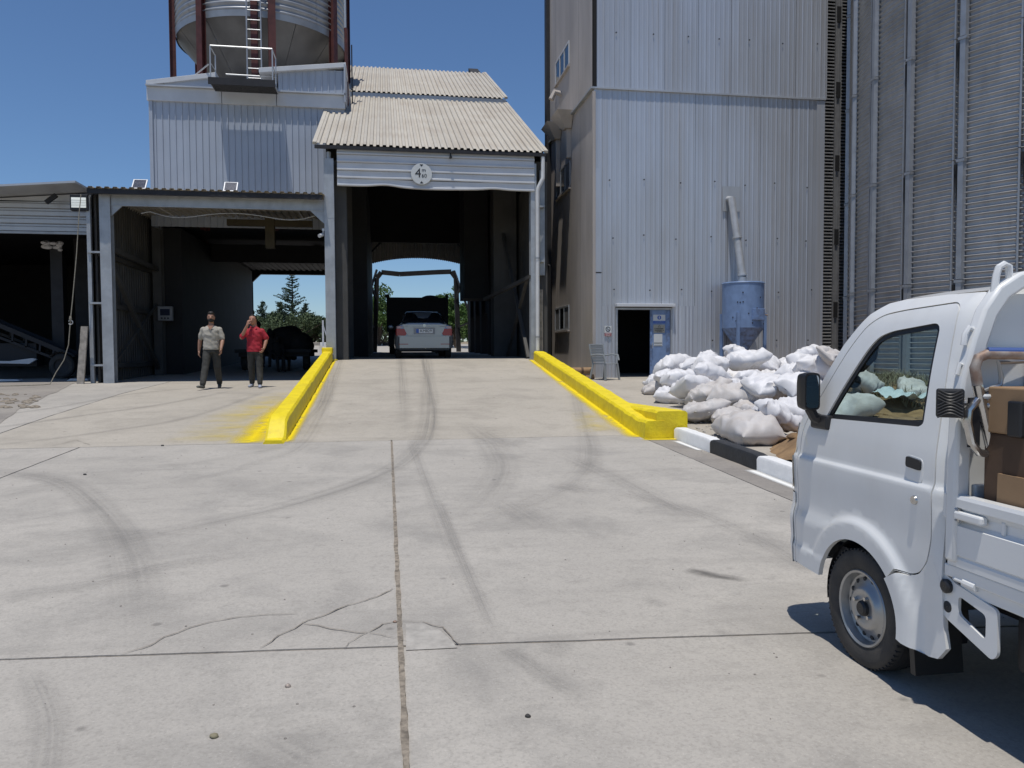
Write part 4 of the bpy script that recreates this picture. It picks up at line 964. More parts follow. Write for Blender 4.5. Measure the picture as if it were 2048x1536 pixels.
smudge(t, .25, .0, .026, 'ink'); smudge(t, .25, -.04, .026, 'ink'); smudge(t, .19, -.08, .02, 'ink')
t = notice('plain white paper notice low on the blue door leaf', 6.955, 7.19, 1.60, 1.925, 'signwhite'); MB().box(-.11, .11, -.002, 0, -.10, -.06).build('grey_line', 'plasticgrey', t); MB().box(-.11, .11, -.002, 0, -.155, -.13).build('grey_line', 'plasticgrey', t)
t = notice('no smoking sign with a red band on the metal wall left of the door', 5.60, 5.79, 1.86, 2.14, 'signwhite', TY-.036)
MB().lathe([(.065, -.004), (.065, 0), (.050, 0), (.050, -.004), (.065, -.004)], 24, (0, -.001, .05), 'y').build('ring_mark', 'ink', t); MB().bar((-.04, -.003, .09), (.04, -.003, .01), .012, .003).build('slash_mark', 'ink', t); MB().bar((-.035, -.002, .05), (.035, -.002, .045), .010, .003).build('cigarette_mark', 'ink', t)
MB().box(-.092, .092, -.004, 0, -.135, -.045).build('red_band', 'signred', t); smudge(t, .14, -.07, .016, 'plate'); smudge(t, .12, -.107, .016, 'plate')

# ------------------------------------------------------------------ blue hopper and its pipe
hx = at(1486, 600, Y=18.95).x
hp = thing('blue_hopper', 'blue steel dust hopper with a cone bottom on legs against the tower wall', 'hopper', (hx, 18.95, zg(18.95)+.1))
H0 = zg(18.95)+.1
ztop, zmid, zbot = at(1486, 562, Y=18.5).z-H0, at(1486, 655, Y=18.5).z-H0, at(1486, 700, Y=18.95).z-H0
MB().lathe([(.001, ztop+.01), (.53, ztop), (.545, ztop-.03), (.53, ztop-.05), (.53, zmid)], 36).build('drum', 'blue', hp, True)
MB().lathe([(.53, zmid), (.14, zbot), (.14, zbot-.15)], 36).build('cone', 'blueold', hp, True)
for a in (-128, -35, 55, 145):
    x, y = .55*math.cos(R(a)), .55*math.sin(R(a)); MB().box(x-.035, x+.035, y-.035, y+.035, 0, zmid+.38).build('leg', 'blue', hp)
d = MB(); d.box(-.01, .33, -.56, -.50, zmid+.18, zmid+.48); d = d.build('hatch', 'blueold', hp, bevel=.01); MB().tube([(.34, -.54, zmid+.33), (.42, -.53, zmid+.31)], .02, 6).build('latch', 'rust', d)
for k in range(14):
    a = R(random.uniform(-150, -40)); z = random.uniform(zmid+.05, ztop-.1); MB().sphere((.53*math.cos(a), .53*math.sin(a), z), (.018, .018, .022), 6).build('paint_chip', 'ink', hp)
pi = thing('duct_pipe', 'pale jointed duct pipe running from the tower wall down to the blue hopper', 'pipe', (hx, 18.95, zg(18.95)+.1+ztop))
A, B_ = at(1463, 397, Y=19.3)-pi.location, Vector((-.02, 0, .14)); Mid = A.lerp(B_, .50)
MB().tube([A+Vector((0, .25, .02)), A, A.lerp(Mid, .98)], .095, 14).build('upper_duct', 'duct', pi, True)
MB().tube([Mid, A.lerp(B_, .90), B_], .10, 14).build('lower_duct', 'duct', pi, True)
for s in (.50, .97): q = A.lerp(B_, s); dd = (B_-A).normalized()*.03; MB().tube([q-dd, q+dd], .125, 14).build('joint_ring', 'duct', pi, True)
MB().tube([B_, (-.02, 0, 0)], .11, 14).build('inlet_collar', 'duct', pi, True)
wp = at(1463, 400, Y=19.45)
MB().box(wp.x-pi.location.x-.24, wp.x-pi.location.x+.24, .51, .52, wp.z-pi.location.z-.30, wp.z-pi.location.z+.36).build('wall_plate', 'galv', pi)

# ------------------------------------------------------------------ plastic chair and cardboard tubes by the wall
ch = thing('plastic_chair', 'grey plastic armchair beside the tower door', 'chair', (5.40, 18.75, zg(18.75)+.1), R(32))
b = MB(); pts_o = []
bw = [(-.22, .42), (.22, .42), (.24, .86), (-.24, .86)]
for k in range(6):
    z0 = .46+k*.068; w = .215+.004*k; yb = .20+.014*k
    MB().box(-w, w, yb, yb+.014, z0, z0+.056).build('back_slat', 'plasticgrey', ch)
for s in (-1, 1): MB().bar((s*.225, .19, .40), (s*.25, .29, .90), .03, .03).build('back_post', 'plasticgrey', ch)
MB().box(-.245, .245, .28, .31, .86, .905).build('back_rail', 'plasticgrey', ch, bevel=.01)
MB().box(-.23, .23, -.24, .20, .40, .425).build('seat', 'plasticgrey', ch, bevel=.01)
for s in (-1, 1):
    MB().tube([(s*.26, .22, .62), (s*.28, 0, .645), (s*.27, -.2, .63), (s*.25, -.25, .5)], .022, 6).build('armrest', 'plasticgrey', ch, True)
    for y0, y1 in ((-.22, -.26), (.18, .27)): MB().bar((s*.22, y0, .42), (s*.26, y1, 0), .035, .045).build('leg', 'plasticgrey', ch)
for k, (z, x, lab) in enumerate(((.98, 4.80, 'upper beige cardboard tube lying by the tower corner'), (.80, 4.86, 'lower beige cardboard tube lying by the tower corner'))):
    t = thing('cardboard_tube', lab, 'tube', (x, 19.1, z), group='cardboard tubes by the tower corner')
    MB().tube([(-.5, 0, 0), (.35, 0, 0)], .085, 14).build('tube', 'card', t, True); MB().lathe([(.088, -.03), (.088, .03)], 14, (.1, 0, 0), 'x').build('tape_band', 'carddark', t, True)
tag(MB().box(-.55, .35, -.12, .12, 0, .16).build('timber_block', 'carddark', None, bevel=.01, loc=(4.8, 19.1, .555)), 'timber block under the cardboard tubes by the tower corner', 'block')

# ------------------------------------------------------------------ louvred shaft between the tower and the silo
lv = thing('louvre_shaft', 'tall narrow louvred metal shaft between the tower and the big silo', 'shaft', (11.82, 19.9, .5))
for (x0, x1) in ((.03, .45), (.66, 1.12)):
    b = MB()
    for k in range(185):
        z = k*.092; b.add([(x0, -.03, z), (x1, -.03, z), (x1, .05, z+.06), (x0, .05, z+.06)], [(0, 1, 2, 3)]); b.add([(x0, -.03, z-.028), (x1, -.03, z-.028), (x1, -.03, z), (x0, -.03, z)], [(0, 1, 2, 3)])
    tag(b.build('louvre_blades', 'louver', lv), kind='stuff')
for x in (-.02, .46, .60, 1.13): MB().box(x, x+.05, -.05, .10, -.1, 17).build('mullion', 'louver', lv)
MB().box(.51, .60, -.02, .04, -.1, 17).build('centre_plate', 'louver', lv)
for z in (7.95, 5.95, 3.92, 1.9, 10.0, 12.1): MB().box(.49, .62, -.056, -.048, z, z+.42).build('slot', 'black', lv)
MB().box(-.03, 1.2, .25, 1.6, -.1, 17).build('core', 'black', lv)

# ------------------------------------------------------------------ the big silo
SC, SR, NB = Vector((16.75, 16.25, .45)), 5.30, 27
sf = thing('silo', 'large corrugated steel grain silo with vertical stiffeners behind the truck', 'silo', SC)
pitch_, tier = .118, 2.478
prof = [(SR+.046*max(0, math.cos(2*math.pi*k/8))**1.6, tier*k/168) for k in range(169)]
da = 2*math.pi/NB
sh = MB().lathe(prof, 3, a0=0, a1=da).mesh('wall_sheet', 'silo', True, 80)
rib = MB(); rib.prism([(-.075, .0), (-.055, -.10), (.055, -.10), (.075, .0), (.045, .0), (.03, -.085), (-.03, -.085), (-.045, .0)], 'z', 0, tier-.02)
rib.box(-.085, .085, -.115, .01, tier-.07, tier-.015)
ribm = rib.mesh('stiffener', 'silorib')
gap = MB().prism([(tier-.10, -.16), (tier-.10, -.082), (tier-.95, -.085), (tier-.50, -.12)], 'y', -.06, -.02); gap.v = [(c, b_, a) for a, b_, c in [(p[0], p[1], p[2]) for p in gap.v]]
gap = gap.mesh('shadow_wedge', 'ribshade')  # dark wedge built in as the shadow beside each stiffener
flange = MB().box(-.20, -.165, -.055, .0, 0, tier-.02).mesh('flange', 'silorib')
a_off = math.atan2(at(1925, 300, X=None, Y=14.35).y-SC.y, at(1925, 300, Y=14.35).x-SC.x)
for t_ in range(6):
    for k in range(NB):
        a = a_off+k*da
        if t_ > 4: continue
        o = link('wall_sheet', sh, sf, (0, 0, t_*tier), (0, 0, a))
        aa = a
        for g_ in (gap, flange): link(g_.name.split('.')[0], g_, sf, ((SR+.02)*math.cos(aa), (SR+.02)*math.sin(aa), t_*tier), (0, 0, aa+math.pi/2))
        o = link('stiffener', ribm, sf, ((SR+.02)*math.cos(aa), (SR+.02)*math.sin(aa), t_*tier+.12*0), (0, 0, aa+math.pi/2))
MB().lathe([(SR+.02, 5*tier), (SR+.1, 5*tier+.05), (.6, 5*tier+2.6), (.01, 5*tier+2.65)], 54).build('roof_cone', 'silo', sf, True)
MB().lathe([(SR+.25, -.4), (SR+.25, .02), (SR-.1, .02)], 54).build('plinth', 'rubble', sf, True)

# ------------------------------------------------------------------ sacks
def sack_mesh(seed, tied=True, L=.92, W=.56, H=.25):
    """filled woven sack: a pillow with flat seamed ends, ears at the corners, creases running from the ends"""
    rr = random.Random(seed); b = MB(); nu, nv = 52, 40; rings = []
    o1, o2, o3 = rr.uniform(0, 50), rr.uniform(0, 50), rr.uniform(0, 50); bend = rr.uniform(-.10, .16); plump = rr.uniform(.9, 1.25); sk = rr.uniform(-.12, .12)
    for i in range(nu+1):
        u = -1+2*i/nu; au = abs(u)
        body = max(0.0, 1-au**3.2)**.62
        wid = W/2*(.80+.20*body)*(1+.10*sstep_(.86, 1.0, au)); th = H/2*plump*body+.010
        if tied and u > .55:
            g = (u-.55)/.45; wid *= 1-.66*math.sin(min(1, g*1.35)*math.pi/2)+.30*sstep_(.72, 1, g); th = max(th*.9, .035*(1-g*.5))
        ring = []
        for j in range(nv):
            v = 2*math.pi*j/nv; c_, s_ = math.cos(v), math.sin(v)
            y = wid*math.copysign(abs(c_)**.80, c_); z = th*math.copysign(abs(s_)**.95, s_); x = L/2*u*(1+.06*abs(c_)**3*au)
            P_ = lambda fx, fy, off: mnoise.noise(Vector((x*fx+off, y*fy, z*6+off*.3)))
            big = .030*P_(2.4, 3.0, o1)
            rid = (1-2.2*abs(P_(1.6, 9.0, o2)))*(.35+.9*au**1.5)*.046             # long creases gathering at the ends
            dia = (1-2.4*abs(mnoise.noise(Vector((x*4+y*6+o3, (x-y)*2.0, o1)))))*.034
            fin = .010*P_(16, 22, o3)
            k = (big+rid+dia)*(.35+.65*body)+fin
            y += k*c_*.7+sk*x*.3; z += k*(1.5*s_ if s_ > 0 else .8*s_)-bend*u*u*.5+.02*mnoise.noise(Vector((x*5, y*6, o2)))*au
            ring.append((x, y, z))
        rings.append(ring)
    b.loft(rings, True, True)
    return b
def sstep_(a, c, x): t = min(1, max(0, (x-a)/(c-a))); return t*t*(3-2*t)
SM = {}
for s in range(8):
    for m in ('sack', 'sackdirty'):
        SM[(s, m)] = sack_mesh(s*13+1, tied=s % 3 == 0, L=.84+.05*(s % 3), W=.52+.03*(s % 4), H=.22+.02*(s % 3)).mesh('sack', m, True, 70)
def ray_heap(u, v, lift=.10):
    d = AF + AR*(u-1024)/FPX - AU*(v-768)/FPX; t = 8.0
    while t < 24:
        p = CAM+t*d
        if p[2] <= max(zg(p[1])+.105+max(heap(p[0], p[1])-.05, 0), zsoil(p[0], p[1])-.04)+lift or p[1] > 18.7: return Vector(p)
        t += .05
    return Vector(p)
# (px, py, yaw, pitch(nose up), roll, scale, dirty, flat/label)
SK = [
 (1478, 716, 28, 60, 0, 1.15, 0, 'white sack pointing up at the very top of the heap'),
 (1520, 726, -35, -18, 10, 1.08, 0, 'plump white sack just right of the topmost sack'),
 (1440, 722, 12, 20, 0, 1.05, 0, 'white sack leaning left of the topmost sack under the blue hopper'),
 (1412, 728, 40, 40, 0, .85, 0, 'small peaked white sack at the upper left of the heap'),
 (1346, 738, 20, 22, 0, 1.15, 0, 'wrinkled white sack against the blue door leaf'),
 (1384, 742, 65, 12, 0, 1.0, 0, 'white sack lying between the door-side sack and the big middle sack'),
 (1328, 762, 5, 3, 0, 1.12, 0, 'flat white sack with a pointed ear in front of the dark doorway'),
 (1418, 752, 30, 8, 0, 1.12, 0, 'full white sack in the upper middle left of the heap'),
 (1492, 748, 5, 6, 0, 1.28, 0, 'wide plump white sack in the middle of the heap'),
 (1416, 776, 10, -4, 0, 1.0, 0, 'white sack tucked under the full upper middle sack'),
 (1562, 722, 10, 14, 0, 1.05, 0, 'creased white sack on the right shoulder of the heap'),
 (1592, 738, 55, 8, 0, 1.1, 0, 'white sack with a sharp fold at the right side of the heap'),
 (1612, 750, 20, 4, 0, 1.1, 0, 'white sack low on the right shoulder, left of the last peaked one'),
 (1636, 734, 70, 28, 0, 1.0, 0, 'peaked white sack at the far right end beside the louvred shaft'),
 (1574, 772, -22, -10, 0, 1.2, 0, 'big white sack sagging right of centre near the mirror'),
 (1606, 785, -50, -8, 0, 1.1, 0, 'white sack hanging behind the truck mirror'),
 (1356, 782, 35, 4, 0, 1.05, 0, 'white sack with loose folds at the left of the heap'),
 (1318, 780, -10, 2, 0, .85, 1, 'torn dusty sack spilling at the left edge near the door step'),
 (1352, 794, -25, 0, 0, .95, 0, 'creased white sack just above the yellow step block'),
 (1384, 804, 25, -6, 0, 1.0, 0, 'white sack with deep creases right of the yellow step block'),
 (1460, 782, -20, 0, 0, 1.0, 1, 'dusty reddish sack in the centre of the heap'),
 (1508, 778, 8, 2, 0, 1.05, 0, 'flattened pale sack across the middle of the heap'),
 (1530, 796, 15, -6, 0, 1.1, 0, 'slack white sack below the middle of the heap'),
 (1474, 814, -38, -12, 0, 1.15, 1, 'dusty grey sack slumped in the lower centre'),
 (1416, 808, 5, -6, 0, 1.1, 1, 'grey sack covered with plaster rubble low on the left'),
 (1545, 812, 12, 4, 0, 1.15, 0, 'smooth full white sack in the lower right, under the slack sack'),
 (1410, 834, -10, 0, 0, .9, 1, 'dusty sack lying flat right behind the yellow step block'),
 (1458, 840, 60, -14, 0, .9, 1, 'crumpled open sack at the front of the heap above the kerb'),
 (1566, 838, -8, -8, 0, 1.15, 0, 'long white sack with streaked folds behind the weed tuft'),
 (1604, 806, 20, -6, 0, 1.05, 0, 'white sack half hidden by the truck mirror base'),
 (1516, 852, -15, -6, 0, 1.0, 1, 'grey sack with torn mouth near the soil at the front'),
 (1476, 868, 14, 3, 0, 1.12, 1, 'smooth dusty sack lying right against the black kerb stone'),
 (1556, 868, 12, 2, 0, .9, 0, 'flat white sack edge lying beside the brown soil'),
 (1450, 702, -60, 10, 0, 1.0, 0, 'white sack wedged behind the top of the heap at its left'),
 (1380, 728, -15, 10, 0, .95, 0, 'white sack behind the small peaked sack'),
 (1468, 735, 75, 10, 0, 1.05, 0, 'white sack under the topmost sack'),
 (1548, 742, -70, 4, 0, 1.05, 0, 'white sack between the plump upper sack and the right shoulder'),
 (1450, 800, 70, 0, 0, 1.0, 0, 'white sack edge showing in the hollow left of centre'),
 (1500, 826, 80, -5, 0, .9, 1, 'dusty sack end showing between two lower sacks'),
 (1368, 770, -60, 6, 0, .95, 0, 'white sack end showing above the left folded sack'),
 (1620, 768, 30, 4, 0, 1.0, 0, 'white sack above the truck mirror at the right of the heap'),
 (1640, 790, -20, 2, 0, 1.0, 0, 'white sack just behind the front pillar of the truck cab'),
 (1588, 756, 0, 6, 0, 1.0, 0, 'white sack below the sharply folded one at the right'),
 (1536, 758, 40, 4, 0, 1.0, 0, 'white sack right of the wide plump middle sack'),
 (1546, 786, -30, 0, 0, .95, 0, 'white sack left of the big sagging one near the mirror'),
 (1400, 764, -20, 8, 0, .95, 0, 'white sack under the full sack at the upper middle left'),
 (1440, 762, 50, 4, 0, .95, 0, 'white sack left of the wide plump middle sack'),
 (1402, 786, 15, 2, 0, .95, 0, 'white sack two rows above the yellow step block'),
 (1488, 800, -10, 0, 0, .95, 0, 'white sack just below the dusty reddish centre sack'),
 (1570, 796, 60, 0, 0, .9, 0, 'white sack between the big sagging sack and the smooth full one'),
 (1332, 776, 70, 4, 0, .9, 0, 'white sack end below the flat pointed one at the doorway'),
 (1500, 706, -10, 14, 0, 1.0, 0, 'white sack behind the topmost sack at its right'),
 (1614, 728, -40, 10, 0, .95, 0, 'white sack between the right shoulder and the far peaked sack'),
]
# lay the sacks one after another on what already lies there: fit each to the slope under it, set it down, add it to the height field
HS = .03; HX0, HY0 = 3.9, 6.0; HNX, HNY = 320, 455
HF = np.array([[(zg(HY0+j*HS)+.175 if HX0+i*HS < 4.23 else max(zg(HY0+j*HS)+.105, zg(HY0+j*HS)+.105+heap(HX0+i*HS, HY0+j*HS)-.30, zsoil(HX0+i*HS, HY0+j*HS)-.04)) for i in range(HNX)] for j in range(HNY)])
VC = {k: np.array([v.co for v in me.vertices]) for k, me in SM.items()}
def lay(key, x, y, yaw, pit, S, squish=.035, tmax=.55):
    V = VC[key]*np.array(S); cy, sy = math.cos(yaw), math.sin(yaw)
    def cells(W): return np.clip(((W[:, 0]+x-HX0)/HS).astype(int), 0, HNX-1), np.clip(((W[:, 1]+y-HY0)/HS).astype(int), 0, HNY-1)
    Rz = np.array([[cy, -sy, 0], [sy, cy, 0], [0, 0, 1]]); W = V @ Rz.T; ci, cj = cells(W*.8)
    A_ = np.c_[W[:, 0]*.8, W[:, 1]*.8, np.ones(len(W))]; co_, *_ = np.linalg.lstsq(A_, HF[cj, ci], rcond=None)
    g = np.clip(co_[:2], -tmax, tmax)
    n_ = Vector((-g[0], -g[1], 1)).normalized(); fx = Vector((cy, sy, 0)); fx = (fx-n_*fx.dot(n_)).normalized(); fy_ = n_.cross(fx)
    M = Matrix((fx, fy_, n_)).transposed() @ Matrix.Rotation(-pit, 3, 'Y'); W = V @ np.array(M).T; ci, cj = cells(W)
    low = W[:, 2] < np.median(W[:, 2])
    z = float(np.percentile(HF[cj[low], ci[low]]-W[low, 2], 93))-squish
    np.maximum.at(HF, (cj, ci), W[:, 2]+z)
    return Vector((x, y, z)), M
SP = []
for i, (u, v, yaw, pit, rol, sc, dirty, lab) in enumerate(SK):
    p = ray_heap(u, v, .10*sc)
    if 'against the black kerb' in lab: p = Vector((4.68, 9.5, 0)); yaw = 84
    SP.append((p.z+(1 if i in (0, 1, 3, 12) else 0) if i < 33 or i > 40 else p.z-.25, i, p, yaw))
for z_, i, p, yaw in sorted(SP, key=lambda t: t[0]):
    u, v, _, pit, rol, sc, dirty, lab = SK[i]; key = (i % 8, 'sackdirty' if dirty else 'sack')
    S = (1.22, 1.0, 1.1) if 'against the black kerb' in lab else (sc*.86, sc*.85, sc*.98)
    loc, M = lay(key, p.x, p.y, R(yaw if i % 2 else yaw+180), R(pit*.35), S)
    o = link('sack', SM[key], None, loc); o.rotation_euler = M.to_euler(); o.scale = S
    tag(o, lab, 'sack', 'sacks dumped in front of the tower')
rr = random.Random(11)
rows_ = [((1690, 800), 20, .9), ((1745, 790), -30, 1.1), ((1725, 830), 10, 1.0), ((1850, 790), 60, .9)]
for k, ((u, v), yaw, sc) in enumerate(rows_):
    p = ray_heap(u, v, .1); S = (sc*.8,)*3
    loc, M = lay((k+2, 'sackdirty'), p.x, p.y+.3, R(yaw), 0, S); o = link('sack', SM[(k+2, 'sackdirty')], None, loc); o.rotation_euler = M.to_euler(); o.scale = S
    tag(o, ['grey sack seen through the front of the cab window', 'crumpled grey sack seen through the middle of the cab window', 'low sack seen through the cab window above the dashboard', 'sack seen through the rear of the cab window'][k], 'sack', 'sacks dumped in front of the tower')
p = ray_heap(1800, 800, .1)
b = MB(); rows = [[(x, y, .12*noise3((x*3, y*3, 7))+.10*noise3((x*8, y*8, 2))-.1*abs(x)) for x in np.linspace(-.30, .30, 14)] for y in np.linspace(-.25, .25, 12)]
b.loft(rows, False, False); tag(b.build('plastic_sheet', 'tealplastic', None, True, loc=(p.x, p.y, p.z+.12)), 'pale blue plastic sheet crumpled on the rubble seen through the cab window', 'plastic sheet')
def stone(r_, seed):
    rr = random.Random(seed); b = MB(); b.sphere((0, 0, 0), (r_, r_*rr.uniform(.7, 1.1), r_*rr.uniform(.5, .8)), 10)
    b.v = [tuple(Vector(p)*(1+.35*noise3(p, 2.2/r_*.5)+.15*noise3((p[0]+seed, p[1], p[2]), 5/r_*.5))) for p in b.v]; return b
for k, (u, v, r_, lab) in enumerate(((1612, 832, .16, 'brown stone lying under the truck mirror'), (1570, 846, .06, 'small stone on the soil behind the flat sack'), (1352, 783, .05, 'small brown clod near the creased sack'), (1322, 787, .07, 'dark brown clod in front of the door step'))):
    p = ray_heap(u, v, .03); tag(stone(r_, k+5).build('stone', 'soil' if k != 1 else 'rubble', None, True, angle=50, loc=(p.x, p.y, p.z+.02)), lab, 'stone')
# clods on the soil, rubble crumbs on a sack, weeds
b = MB(); rr = random.Random(5)
for k in range(420):
    x, y = rr.uniform(4.7, 8.5), rr.uniform(6.0, 10.4); r_ = rr.choice((.02, .03, .05, .085)); z = zsoil(x, y)-.04
    if z > zg(y)+.08:
        q = stone(r_, k); b.add([(a+x, c+y, d+z) for a, c, d in q.v], q.f)
tag(b.build('soil_clods', 'soil', None, True, angle=60), 'brown clods of earth strewn over the soil behind the kerb', 'soil', kind='stuff')
b = MB()
for k in range(200):
    u, v = rr.gauss(1425, 20), rr.gauss(812, 6); p = ray_heap(u, v, .20); r_ = rr.uniform(.008, .03); q = stone(r_, k); b.add([(a+p.x, c+p.y, d+p.z) for a, c, d in q.v], q.f)
for k in range(160):
    x, y = rr.uniform(4.3, 5.4), rr.uniform(9.6, 12.5); r_ = rr.uniform(.008, .03); q = stone(r_, k); b.add([(a+x, c+y, d+zg(y)+.11) for a, c, d in q.v], q.f)
tag(b.build('rubble_crumbs', 'patch', None), 'pale crumbs of plaster rubble scattered on the lower sacks', 'rubble', kind='stuff')
def blades(n, cx, cy, rad, h, m, zf, seed, w=.008):
    rr = random.Random(seed); b = MB()
    for k in range(n):
        a = rr.uniform(0, 6.3); r_ = rad*math.sqrt(rr.random()); x, y = cx+r_*math.cos(a), cy+r_*math.sin(a); z = zf(x, y)-.02
        hh = h*rr.uniform(.4, 1.1); l_ = Vector((rr.gauss(0, .35), rr.gauss(0, .35), 1)).normalized()*hh; s = Vector((math.cos(a*7), math.sin(a*7), 0))*w
        q = Vector((x, y, z)); m_ = q+l_*.55+Vector((l_.x, l_.y, 0))*.1; e = q+l_+Vector((l_.x, l_.y, -.15*hh))*.5
        b.add([q-s, q+s, m_+s*.7, m_-s*.7, e], [(0, 1, 2, 3), (3, 2, 4)])
    return b
p = ray_heap(1562, 838, .02)
tag(blades(170, p.x, p.y-.1, .16, .34, 'weed', zsoil, 4).build('weed_tuft', 'weed'), 'green weed tuft growing among the sacks beside the soil', 'weed')
tag(blades(5200, 9.2, 11.9, 1.9, .22, 'dryweed', zsoil, 9, .008).build('dry_weeds', 'dryweed'), 'dry straw-coloured weeds on the rubble in front of the silo', 'weeds', kind='stuff')
# ------------------------------------------------------------------ the white pickup
TL = Vector((2.82, 3.14, .02))
tk = thing('pickup_truck', 'white mini pickup truck parked at the right with its cab towards the sacks', 'truck', TL)
HWZ = [(.20, .715), (.43, .725), (.60, .735), (.90, .7375), (1.02, .735), (1.10, .722), (1.20, .706), (1.35, .680), (1.48, .652), (1.56, .630), (1.61, .605), (1.64, .578), (1.66, .545)]
_hz = np.array([a for a, _ in HWZ]); _hw = np.array([c for _, c in HWZ])
_zz = np.linspace(.2, 1.66, 200); _ww = np.interp(_zz, _hz, _hw)
for _ in range(30): _ww[1:-1] = (_ww[:-2]+2*_ww[1:-1]+_ww[2:])/4
def hw(z): return float(np.interp(z, _zz, _ww))
def sstep(a, c, x): t = min(1, max(0, (x-a)/(c-a))); return t*t*(3-2*t)
AC = (0.0, .275)                                            # wheel arch centre (y, z)
def side_x(y, z):
    w = hw(z)
    w += .013*sstep(.909, .889, z)-.010*sstep(.88, .66, z)
    r = math.hypot(y-AC[0], z-AC[1])
    fl_ = .024*sstep(.418, .372, r)*sstep(.20, .33, z) if z > .22 else 0
    w += max(fl_, (.018*sstep(.645, .568, z)+.009*sstep(.447, .424, z))*sstep(-.02, .10, y))   # lower body steps
    if y > .42: w -= .035*((y-.42)/.20)**2                      # front corner rounding in plan
    if y < -.47: w -= .06*((-.47-y)/.08)**2*sstep(.5, .9, z)
    return w
def inpoly(p, poly):
    x, y = p; c = False; n = len(poly)
    for i in range(n):
        x1, y1 = poly[i]; x2, y2 = poly[(i+1) % n]
        if (y1 > y) != (y2 > y) and x < (x2-x1)*(y-y1)/(y2-y1)+x1: c = not c
    return c
def dens(poly, st):
    out = []
    for i in range(len(poly)):
        a, c = poly[i], poly[(i+1) % len(poly)]; k = max(1, int(math.hypot(c[0]-a[0], c[1]-a[1])/st))
        out += [(a[0]+(c[0]-a[0])*j/k, a[1]+(c[1]-a[1])*j/k) for j in range(k)]
    return out
def rnd(poly, r, seg=5):
    """round the corners of a polygon; r may be a list"""
    out = []; n = len(poly)
    for i in range(n):
        p, q, s = Vector(poly[i-1]), Vector(poly[i]), Vector(poly[(i+1) % n]); rr_ = r[i] if hasattr(r, '__len__') else r
        a, c = (p-q), (s-q); d = min(rr_, a.length*.45, c.length*.45)
        if rr_ <= 0: out.append(tuple(q)); continue
        A_, C_ = q+a.normalized()*d, q+c.normalized()*d
        for t in np.linspace(0, 1, seg+1): out.append(tuple((A_*(1-t)**2+q*2*t*(1-t)+C_*t*t)))
    return out
def panel(name, poly, holes, fmap, parent, m, st=.03, flange=.018, sgn=1, inner=None, smooth_angle=50, feats=()):
    """curved sheet cut to an outline in a 2D chart, with returned edges"""
    loops = [dens(poly, st*.6)]+[dens(h, st*.6) for h in holes]
    V, E = [], []
    for lp in loops:
        k = len(V); V += lp; E += [(k+i, k+(i+1) % len(lp)) for i in range(len(lp))]
    bx = [min(p[0] for p in poly), max(p[0] for p in poly), min(p[1] for p in poly), max(p[1] for p in poly)]
    for ft in feats:
        prev = None
        for p in ft:
            if inpoly(p, poly) and not any(inpoly(p, h) for h in holes) and min((p[0]-q[0])**2+(p[1]-q[1])**2 for q in V[:len(loops[0])+sum(len(l_) for l_ in loops[1:])]) > .006**2:
                V.append(p)
                if prev is not None: E.append((prev, len(V)-1))
                prev = len(V)-1
            else: prev = None
    B = np.array(V)
    for a in np.arange(bx[0]+st*.5, bx[1], st):
        for c in np.arange(bx[2]+st*.5, bx[3], st):
            if inpoly((a, c), poly) and not any(inpoly((a, c), h) for h in holes) and np.min((B[:, 0]-a)**2+(B[:, 1]-c)**2) > (st*.45)**2: V.append((a, c))
    r = delaunay_2d_cdt([Vector(p) for p in V], E, [], 0, 1e-6)
    v2, f2 = r[0], r[2]; b = MB(); tri = []
    for t in f2:
        cx = sum(v2[i][0] for i in t)/3; cy = sum(v2[i][1] for i in t)/3
        if inpoly((cx, cy), poly) and not any(inpoly((cx, cy), h) for h in holes): tri.append(tuple(t))
    b.add([fmap(p[0], p[1], sgn) for p in v2], tri)
    if flange:
        inn = inner or (lambda q: Vector((sgn*flange, 0, 0)))
        for lp in loops:
            pts = [Vector(fmap(p[0], p[1], sgn)) for p in lp]; b.loft([pts, [q+inn(q) for q in pts]], False, True)
    me = b.mesh(name, m, True, smooth_angle); return link(name, me, parent)
FEATS = [[(y, z) for y in np.arange(-.52, .59, .02)] for z in (.909, .9025, .896, .889)]+[[(y, z) for y in np.arange(.0, .59, .02)] for z in (.645, .62, .595, .568, .447, .436, .424)]+[[(AC[0]+r_*math.cos(t), AC[1]+r_*math.sin(t)) for t in np.linspace(R(-5), R(185), 70)] for r_ in (.418, .405, .393, .382, .372)]
def fside(y, z, s): return (-s*side_x(y, z), y, z)

arch = [(AC[0]+.302*math.cos(t), AC[1]+.302*math.sin(t)) for t in np.linspace(R(12), R(138), 26)]
winp = rnd([(.300, 1.105), (.215, 1.235), (.065, 1.435), (.005, 1.492), (-.08, 1.516), (-.375, 1.545), (-.385, 1.14), (-.36, 1.125)], [.03, .1, .1, .06, .06, .05, .03, .03])
door = [(.520, .345), (.524, .60), (.514, .90), (.490, 1.02), (.445, 1.10), (.345, 1.235), (.205, 1.435), (.105, 1.545), (.02, 1.588), (-.10, 1.602), (-.405, 1.618), (-.440, 1.595), (-.455, 1.52), (-.475, 1.20), (-.480, .90), (-.470, .70), (-.445, .60), (-.40, .545), (-.345, .525), (-.285, .530)]
doorpoly = rnd(door, [.01, .2, .2, .1, .1, .2, .2, .1, .1, .1, .04, .03, .1, .2, .2, .1, .05, .05, .05, .01])+list(reversed([p for p in arch if True]))[::-1][::-1]
